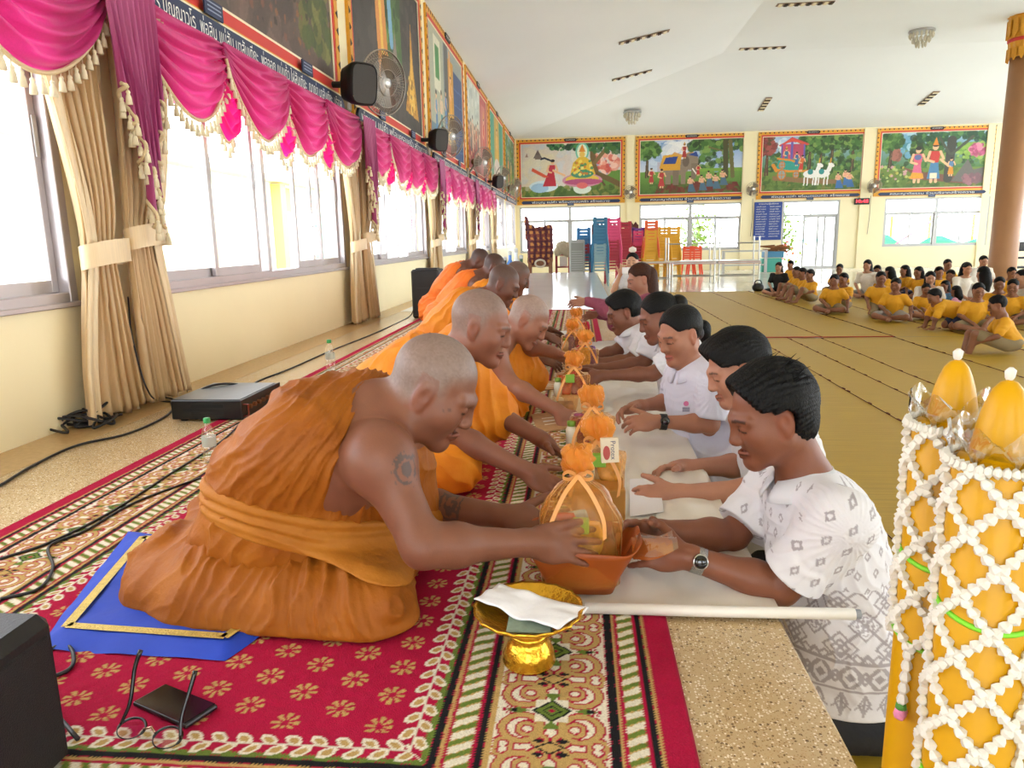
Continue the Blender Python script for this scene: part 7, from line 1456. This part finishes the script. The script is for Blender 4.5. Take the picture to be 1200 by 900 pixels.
# notice board
x0, z1 = at(884.5, 237, YB - .05)[[0, 2]]; x1, z0 = at(915, 281, YB - .05)[[0, 2]]; t = empty('notice_board', ((x0 + x1) / 2, YB - .05, z0), 'blue notice board with columns of white lettering beside the open door', 'notice board'); MB().box((x0, YB - .06, z0), (x1, YB - .02, z1), .006).build('board', mat('blue_board', '#24418f', .5), t)
r = np.random.default_rng(4); put_text('heading', 'รายนามผู้บริจาค', .07, ((x0 + x1) / 2, YB - .065, z1 - .07), (1, 0, 0), (0, 0, 1), M_wht, t, fit=.7)
for k in range(13):
    for cx, sg in ((x0 + .06, 1), ((x0 + x1) / 2 + .04, 1)): put_text('list_line', ('นายบุญมี ศรีสุข', 'นางคำ ใจดี', 'นายสมชาย ทองดี', 'นางแก้ว มาลา', 'พ่อดี แม่ดา')[r.integers(5)], .06, (cx, YB - .065, z1 - .17 - .088 * k), (1, 0, 0), (0, 0, 1), M_wht, t, 'LEFT', fit=r.uniform(.28, .38))
c = at(1010, 236, YB - .05); t = empty('digital_clock', c, 'black digital wall clock with red digits below the chariot mural', 'clock'); MB().box(c + A([-.26, -.04, -.11]), c + A([.26, .02, .11]), .01).build('clock_case', M_blackp, t); put_text('digits', '10:48', .16, c + A([0, -.042, 0]), (1, 0, 0), (0, 0, 1), mat('red_led', '#ff2a3a', .4, emit=2.5), t, fit=.42)
for x, lab in ((6.3, 'pull cord hanging from the fan beside the notice board'), (10.42, 'pull cord hanging from the fan beside the right window')): tag(MB().tube([(x, YB - .1, 2.1), (x + .01, YB - .08, 1.4), (x - .02, YB - .05, .75)], .008, 5).build('pull_cord', M_dk, None, loc=(x, YB - .1, 2.1)), lab, 'cord')
c = at(1192, 318, 21.0); t = empty('black_rack', (c[0], 21, ZF), 'small black metal rack behind the brown column', 'rack')
for x in (-.25, .25): MB().tube([(c[0] + x, 21, ZF), (c[0] + x, 21, .42)], .03, 6).build('post', M_blackp, t)
for z in (-.2, .05, .25): MB().box((c[0] - .27, 20.8, z), (c[0] + .27, 21.2, z + .05)).build('rack_shelf', M_blackp, t)
for k in range(3): MB().box((c[0] - .2 + .14 * k, 20.9, .3), (c[0] - .1 + .14 * k, 21.1, .5)).build('rack_box', M_dk, t)
# --- outdoors seen through the openings
def leaf_cloud(q, c, rx, n, size, seed):
    r = np.random.default_rng(seed)
    for _ in range(n):
        p = A(c) + r.normal(size=3) * A(rx) * .45; u = nrm(r.normal(size=3)); v = nrm(np.cross(u, r.normal(size=3))); q.add([p - u * size, p + v * size * .5, p + u * size, p - v * size * .5], [(0, 1, 2, 3)])
for (x, y, h_, lab, seed) in ((8.0, 31.5, 2.6, 'sunlit leafy shrub with red flowers outside the open door', 1), (5.3, 35, 3.0, 'pale green tree beyond the window behind the steel tables', 2)):
    t = empty('garden_shrub', (x, y, ZF - .3), lab, 'shrub'); MB().tube(spline([(x, y, ZF - .3), (x + .1, y, .3), (x - .1, y, 1.0)], 6), [.08, .07, .06, .05, .04, .03], 6).build('trunk', mat('bark', '#7a6248', .9), t)
    q = MB(); leaf_cloud(q, (x, y, .7), (.9, .6, h_ * .5), 700, .11, seed); tag(q.build('leaves', mat('sunlit_leaf', '#4a7420', .6, col2='#7a8a30', vscale=3), t), kind='stuff')
    if seed == 1: q = MB(); leaf_cloud(q, (x + .4, y - .4, .1), (.5, .3, .5), 40, .10, 9); tag(q.build('red_flowers', mat('red_flower', '#d0453a', .6), t), kind='stuff')
t = empty('playground_frame', (14, 34, ZF - .3), 'green and yellow playground frame outside the right back window', 'play frame'); Mg, My = mat('green_fabric', '#1c8a66', .6), mat('yellow_post', '#e0c03a', .5)
G = np.zeros((20, 4, 3))
for i, x in enumerate(np.linspace(12.6, 18, 20)):
    for j, z in enumerate(np.linspace(-.1, .55, 4)): G[i, j] = (x, 34, z * (.8 + .4 * math.sin(i * .8)) + .1 * math.sin(i * .6))
o = MB().sheet(G).build('green_net', Mg, t, True); o.modifiers.new('s', 'SOLIDIFY').thickness = .03
for x in (13.6, 15.2, 17.0): MB().tube([(x, 34.1, ZF - .3), (x, 34.1, 1.5)], .06, 8).build('post', My, t)
MB().tube([(13.8, 34, .3), (15.6, 34, 1.5)], .04, 6).build('slide_rail', mat('red_rail', '#c8506a', .5), t); MB().tube([(12.9, 34, .5), (13.3, 34, 1.4)], .05, 6).build('grey_rail', M_steel, t)
# building across the yard on the window side
xo = -9.0; t = empty('yard_building', (xo, 14, ZF - .3), 'pale washed-out building across the yard outside the windows', 'building'); Mb = mat('pale_yellow_render', '#f2f0ea', .8)
MB().box((xo - 1, 8, ZF - .3), (xo, 30, 2.6)).build('wall', Mb, t); MB().box((xo - 1.2, 7.6, 2.6), (xo + .4, 30.4, 2.75)).build('roof_edge', mat('tan_fascia', '#d8c8a0', .7), t)
MB().box((xo, 21.5, ZF - .3), (xo + .3, 21.9, 2.55)).build('yellow_pillar', mat('yellow_pillar', '#f0e068', .6), t); MB().box((xo, 22.0, ZF - .3), (xo + .06, 22.9, 1.8)).build('lilac_door', mat('lilac_door', '#8f8fe0', .6), t); MB().box((xo, 22.0, 1.8), (xo + .08, 22.9, 2.5)).build('orange_transom', mat('sandy_board', '#e0a868', .7), t)
for y in (25, 26.5, 28): MB().box((xo, y, .3), (xo + .05, y + .9, 1.8)).build('teal_shutter', mat('teal_shutter', '#6fb8ac', .6), t)
MB().box((xo + .3, 14.6, -.2), (xo + .9, 16.6, 1.2)).build('brown_stall', mat('brown_stall', '#d8c0a0', .8, var=.2, vscale=3), t)
# ================================================================== pupils and teachers sitting on the mats
YEL = mat('yellow_school_shirt', '#e0a21c', .75, var=.05, vscale=10, bump=.25, bscale=20); KHA = mat('khaki_shorts', '#8a7a5c', .8); NAV = mat('navy_shorts', '#1c2344', .8); PNK = mat('pink_dress', '#e09ab4', .75); BLUP = mat('blue_print_top', '#5a8ab0', .75, var=.3, vscale=40); OFFW = mat('off_white_blouse', '#e6e0d6', .75); BLKS = mat('black_shirt', '#17171a', .8); GREYC = mat('grey_skirt', '#9a9490', .8)
CG = 'pupils and teachers sitting on the mats'
def crowd_proto(pose, hairk, s, skin, hd_f=(0, 1, -.12)):
    """a seated figure facing +Y, sitting at the origin; shared by several people"""
    h = .0125; kn = pose == 'kneel'; hz = (.68 if kn else .60) * s; hd = A([0, .02, hz]); R = frame(hd_f, (0, 0, 1)); hs = .94 if s < .95 else .96; nk = hd + A([0, -.03, -.145]); ch = nk + A([0, -.0, -.14 * s]); hip = A([0, -.06, .19 if kn else .11])
    w_ = .135 * s + .01; sh = (nk + A([-w_, 0, -.05]), nk + A([w_, 0, -.05])); B = Form(); head(B, hd, R, hs, nk, .045, detail=True)
    if pose == 'kneel': el_ = (A([-.20, -.02, .36 * s]), A([.20, -.02, .36 * s])); wr = (A([-.19, .10, .20]), A([.19, .10, .20])); legs = [((-.09, -.02, .18), (-.11, .24, .07), (-.09, -.14, .05)), ((.09, -.02, .18), (.11, .24, .07), (.09, -.14, .05))]
    elif pose == 'knees': el_ = (A([-.22, .10, .26 * s]), A([.22, .10, .26 * s])); wr = (A([-.12, .30, .20]), A([.12, .30, .20])); legs = [((-.08, 0, .11), (-.13, .30, .30), (-.10, .42, .04)), ((.08, 0, .11), (.14, .32, .28), (.06, .44, .04))]
    elif pose == 'side': el_ = (A([-.24, -.02, .26 * s]), A([.2, .08, .25 * s])); wr = (A([-.27, .08, .05]), A([.06, .22, .16])); legs = [((-.08, 0, .11), (-.24, .26, .09), (.05, .22, .06)), ((.08, 0, .11), (.22, .30, .10), (-.02, .36, .05))]
    else: el_ = (A([-.22, .06, .25 * s]), A([.22, .06, .25 * s])); wr = (A([-.08, .22, .14]), A([.08, .22, .14])); legs = [((-.08, 0, .11), (-.28, .22, .10), (.02, .30, .05)), ((.08, 0, .11), (.28, .22, .10), (-.02, .34, .05))]
    B.rc(nk, ch, .055, .085, .04); B.rc(ch, hip, .085, .09, .04)
    for i in (0, 1):
        B.rc(nk, sh[i], .04, .04, .04); arm(B, sh[i], el_[i], wr[i], (.036, .030, .030, .022), .02); hand(B, wr[i], nrm(wr[i] - el_[i] + A([0, .05, 0])), (0, 0, 1), (-1 if i else 1, 0, 0), .8, (12, 14, 10))
        a, k, f = legs[i]; B.rc(k, f, .048, .034, .02); B.rc(a, k, .06, .05, .02); f = A(f, float); B.rc(f, f + A([.0, .12, -.005]), .034, .024, .02)
    B.cut((0, 0, -1), (0, 0, .012), .01); out = {}
    V, Fc = B.mesh(h * .8); out['body'] = mesh_from('body', V, Fc, True, skin_colors(V, skin, hd, R, hs, brow='#120e0c')); out['body'].materials.append(SKINM)
    U = Form(); U.el(ch, (w_ + .015, .095, .13), k=.05); U.rc(ch, hip, .105 * (.9 + .1 * s), .13, .05); U.rc(nk - A([0, 0, .03]), ch, .06, .09, .04)
    for i in (0, 1): U.rc(nk - A([0, 0, .035]), sh[i], .045, .052, .03); U.rc(sh[i], sh[i] + (el_[i] - sh[i]) * .7, .054, .056, .03)
    U.carve(hd, A([.085, .115, .12]) * hs, R, .01); U.cut((0, 0, -1), (0, 0, .14 if kn else .06), .01); V, Fc = U.mesh(h); V = fold_disp(V, normals(V, Fc), V[:, 2] + V[:, 0], .006, 7, 3, ridge=False); out['shirt'] = mesh_from('shirt', V, Fc, True)
    K = Form(); K.el(hip, (.14, .13, .10), k=.05)
    for i in (0, 1): a, k, f = legs[i]; K.rc(a, A(a) + (A(k) - A(a)) * .85, .08, .07, .03)
    K.cut((0, 0, -1), (0, 0, .012), .01); V, Fc = K.mesh(h * 1.1); out['shorts'] = mesh_from('shorts', V, Fc, True)
    V, Fc = hair_cap(hd, R, hs, .012 if hairk == 'short' else .016, .075, .014, -.05 if hairk == 'short' else -.09, h=.010, rough=.002)
    if hairk != 'short':
        B2 = Form(); p = hd + A([0, -.045, -.01]); B2.chain([p, p + A([0, -.03, -.12]), p + A([0, -.04, -.12 - (.06 if hairk == 'bob' else .24)])], (.09, .085, .05), .03); V2, F2 = B2.mesh(.012); Fc = np.concatenate([Fc, F2 + len(V)]); V = np.concatenate([V, V2])
    out['hair'] = mesh_from('hair', V, Fc, True); return out
PR = {}
def sitter(px, py, pose, hairk, top, bot, rz, label, adult=False, s=None, group=CG):
    s = (s or (1.18 if adult else 1.0)) * (.9 if adult else .87); key = (pose, hairk, adult)
    if key not in PR: PR[key] = crowd_proto(pose, hairk, 1.15 if adult else .97, '#8a5c44' if not adult else '#b58468')
    hgt = (.68 if pose == 'kneel' else .60) * (1.15 if adult else .97); k = s / (1.18 if adult else 1.0); hd = onz(px, py, ZF + .02 + hgt * k); t = empty('person', (hd[0], hd[1], ZF + .018), label, 'person', group, rz=rz); t.scale = (k, k, k)
    for nm in ('body', 'shirt', 'shorts', 'hair'):
        o = link(nm, PR[key][nm], None, t); m = {'body': SKINM, 'shirt': top, 'shorts': bot, 'hair': HAIRM}[nm]
        if nm != 'body':
            if len(o.data.materials) == 0: o.data.materials.append(m)
            o.material_slots[0].link = 'OBJECT'; o.material_slots[0].material = m
    return t
W_ = math.pi / 2                      # facing -X, towards the ceremony
S_ = math.pi                          # facing the camera
for row in [
    (913, 313, 'side', 'long', BLKS, BLKS, W_ + .9, 'long-haired person in black at the left end of the seated crowd', True, 1.1), (927, 310, 'side', 'short', YEL, KHA, W_ + .4, 'boy in yellow just behind the person in black'), (934, 318, 'knees', 'short', YEL, KHA, W_ + .3, 'boy in yellow hugging knees, first of the front trio'), (941, 320, 'knees', 'short', YEL, KHA, W_ + .2, 'boy in yellow hugging knees, middle of the front trio'), (950, 322, 'knees', 'short', YEL, KHA, W_ + .4, 'boy in yellow hugging knees, last of the front trio'),
    (984, 315, 'cross', 'short', YEL, KHA, S_ - .5, 'boy in yellow sitting behind the leaning pair'), (978, 329, 'side', 'short', YEL, KHA, W_ + 1.0, 'boy in yellow leaning back on one arm'), (989, 327, 'knees', 'short', YEL, KHA, W_ + .6, 'boy in yellow behind the one leaning on his arm'), (1017, 311, 'side', 'long', OFFW, GREYC, W_ + .8, 'woman in off-white long sleeves at the back of the crowd', True), (1028, 317, 'cross', 'long', YEL, KHA, S_ - .4, 'girl in yellow beside the woman in off-white'),
    (1043, 319, 'cross', 'long', YEL, NAV, W_ - .6, 'girl in yellow whose long black hair faces the camera'), (1032, 326, 'kneel', 'short', YEL, KHA, S_ - .1, 'boy in yellow kneeling upright facing the camera'), (1050, 334, 'side', 'short', YEL, GREYC, S_ - .6, 'boy in yellow looking down beside the kneeling boy'), (1061, 317, 'cross', 'long', YEL, NAV, W_ + .2, 'girl in yellow in profile with hair tied back'), (1077, 319, 'cross', 'long', YEL, NAV, W_ + .5, 'girl in yellow in the second row behind the teacher'),
    (1090, 326, 'side', 'long', OFFW, GREYC, S_ - .3, 'teacher in white bending towards the small children', True, 1.1), (1100, 319, 'cross', 'bob', YEL, NAV, S_, 'girl in yellow looking over the teacher shoulder'), (1114, 323, 'side', 'short', YEL, NAV, W_ + .9, 'child in yellow bending forward behind the girl in blue'), (1110, 310, 'cross', 'short', YEL, KHA, S_, 'tall boy in yellow at the back with thick hair', False, 1.1), (1132, 315, 'side', 'long', OFFW, GREYC, S_ + .1, 'woman in white with long hair falling over both shoulders', True), (1152, 306, 'cross', 'short', OFFW, BLKS, S_, 'man in white sitting highest before the brown column', True, 1.22),
    (1153, 321, 'side', 'long', OFFW, GREYC, .3, 'woman in white seen from behind with long black hair', True), (1085, 339, 'cross', 'short', YEL, NAV, S_ - .2, 'small boy in yellow sitting before the teacher', False, .84), (1108, 335, 'cross', 'bob', BLUP, NAV, W_ + .6, 'small girl in blue patterned top', False, .82), (1121, 341, 'side', 'bob', PNK, PNK, W_ - .7, 'small girl in pink dress with black bob', False, .75), (1146, 341, 'cross', 'short', YEL, KHA, S_ - .2, 'boy in yellow looking down right of the girl in pink'), (1171, 333, 'side', 'short', YEL, KHA, S_ - .4, 'boy in yellow with one arm propped beside the column'), (1187, 336, 'cross', 'short', YEL, KHA, W_ + 1.0, 'boy in yellow near the right picture edge'), (1185, 320, 'cross', 'short', YEL, KHA, S_, 'boy in yellow under the column base'), (1199, 325, 'cross', 'short', OFFW, BLKS, W_, 'adult in white cut by the right picture edge', True)]:
    sitter(*row[:8], adult=row[8] if len(row) > 8 else False, s=row[9] if len(row) > 9 else None)
# boy leaning back in the front
t = sitter(1186, 356, 'knees', 'short', YEL, KHA, W_ - .3, 'boy in yellow leaning back with face turned up, nearest of the crowd'); t.rotation_euler = (-.22, 0, W_ - .3)
# toddler on hands and knees
def toddler():
    c = onz(1107, 388, ZF); t = empty('person', (c[0], c[1], ZF + .018), 'toddler in yellow shirt and navy shorts crawling on hands and knees', 'person', CG); o = A([c[0], c[1], ZF + .018]); P = lambda x, y, z: o + A([x, y, z])
    hd = P(-.17, -.02, .42); R = frame((-.8, -.1, -.45), (-.45, 0, .85)); B = Form(); head(B, hd, R, .88, P(-.10, 0, .33), .04); B.rc(P(-.10, 0, .31), P(.18, 0, .22), .075, .09, .04)
    for sg in (-1, 1): B.rc(P(-.12, sg * .09, .29), P(-.18, sg * .11, .15), .036, .03, .02); B.rc(P(-.18, sg * .11, .15), P(-.20, sg * .11, .03), .03, .024, .02); hand(B, P(-.20, sg * .11, .035), (-.9, 0, -.15), (0, 0, 1), (0, -sg, 0), .7, (4, 6, 4)); B.rc(P(.20, sg * .08, .2), P(.05, sg * .09, .06), .065, .05, .02); B.rc(P(.05, sg * .09, .05), P(.30, sg * .09, .045), .045, .03, .02)
    B.cut((0, 0, -1), (0, 0, ZF + .02)); add_mesh(t, 'body', B, .010, SKINM, colors=lambda V: skin_colors(V, '#8a5c44', hd, R, .88))
    U = Form(); U.rc(P(-.10, 0, .31), P(.17, 0, .23), .098, .115, .05)
    for sg in (-1, 1): U.rc(P(-.11, sg * .08, .30), P(-.16, sg * .11, .2), .055, .052, .03)
    U.carve(hd, (.085, .1, .1), R, .01); add_mesh(t, 'shirt', U, .011, YEL, disp=lambda V, N, Fc: fold_disp(V, N, V[:, 0] + V[:, 2], .006, 7, 3, ridge=False))
    K = Form(); K.el(P(.20, 0, .19), (.12, .125, .115), k=.05)
    for sg in (-1, 1): K.rc(P(.19, sg * .08, .17), P(.10, sg * .09, .09), .085, .07, .03); K.rc(P(.10, sg * .09, .07), P(.26, sg * .09, .06), .06, .05, .03)
    K.cut((0, 0, -1), (0, 0, ZF + .02)); add_mesh(t, 'shorts', K, .012, NAV); V, Fc = hair_cap(hd, R, .88, .012, .05, .012, -.06, h=.009, rough=.002); build('hair', V, Fc, HAIRM, t, True)
toddler()
t = empty('handbag', onz(888, 343, ZF), 'small black handbag on the floor left of the person in black', 'bag'); B = Form(); c = onz(888, 342, ZF) + A([0, 0, .10]); B.el(c, (.13, .09, .10), k=.04); B.cut((0, 0, -1), (0, 0, ZF + .003)); add_mesh(t, 'pouch', B, .012, M_blackp); MB().tube(spline([c + A([-.09, 0, .05]), c + A([-.05, 0, .15]), c + A([.05, 0, .15]), c + A([.09, 0, .05])], 12), .012, 6).build('strap', M_blackp, t, True)
c = onz(1170, 386, ZF); t = empty('paper_leaflet', c, 'pale blue leaflet lying on the mat near the front boy', 'leaflet'); MB().box(c + A([-.12, -.08, .016]), c + A([.12, .08, .022])).build('sheet', mat('pale_blue_paper', '#a8c8d8', .6), t)
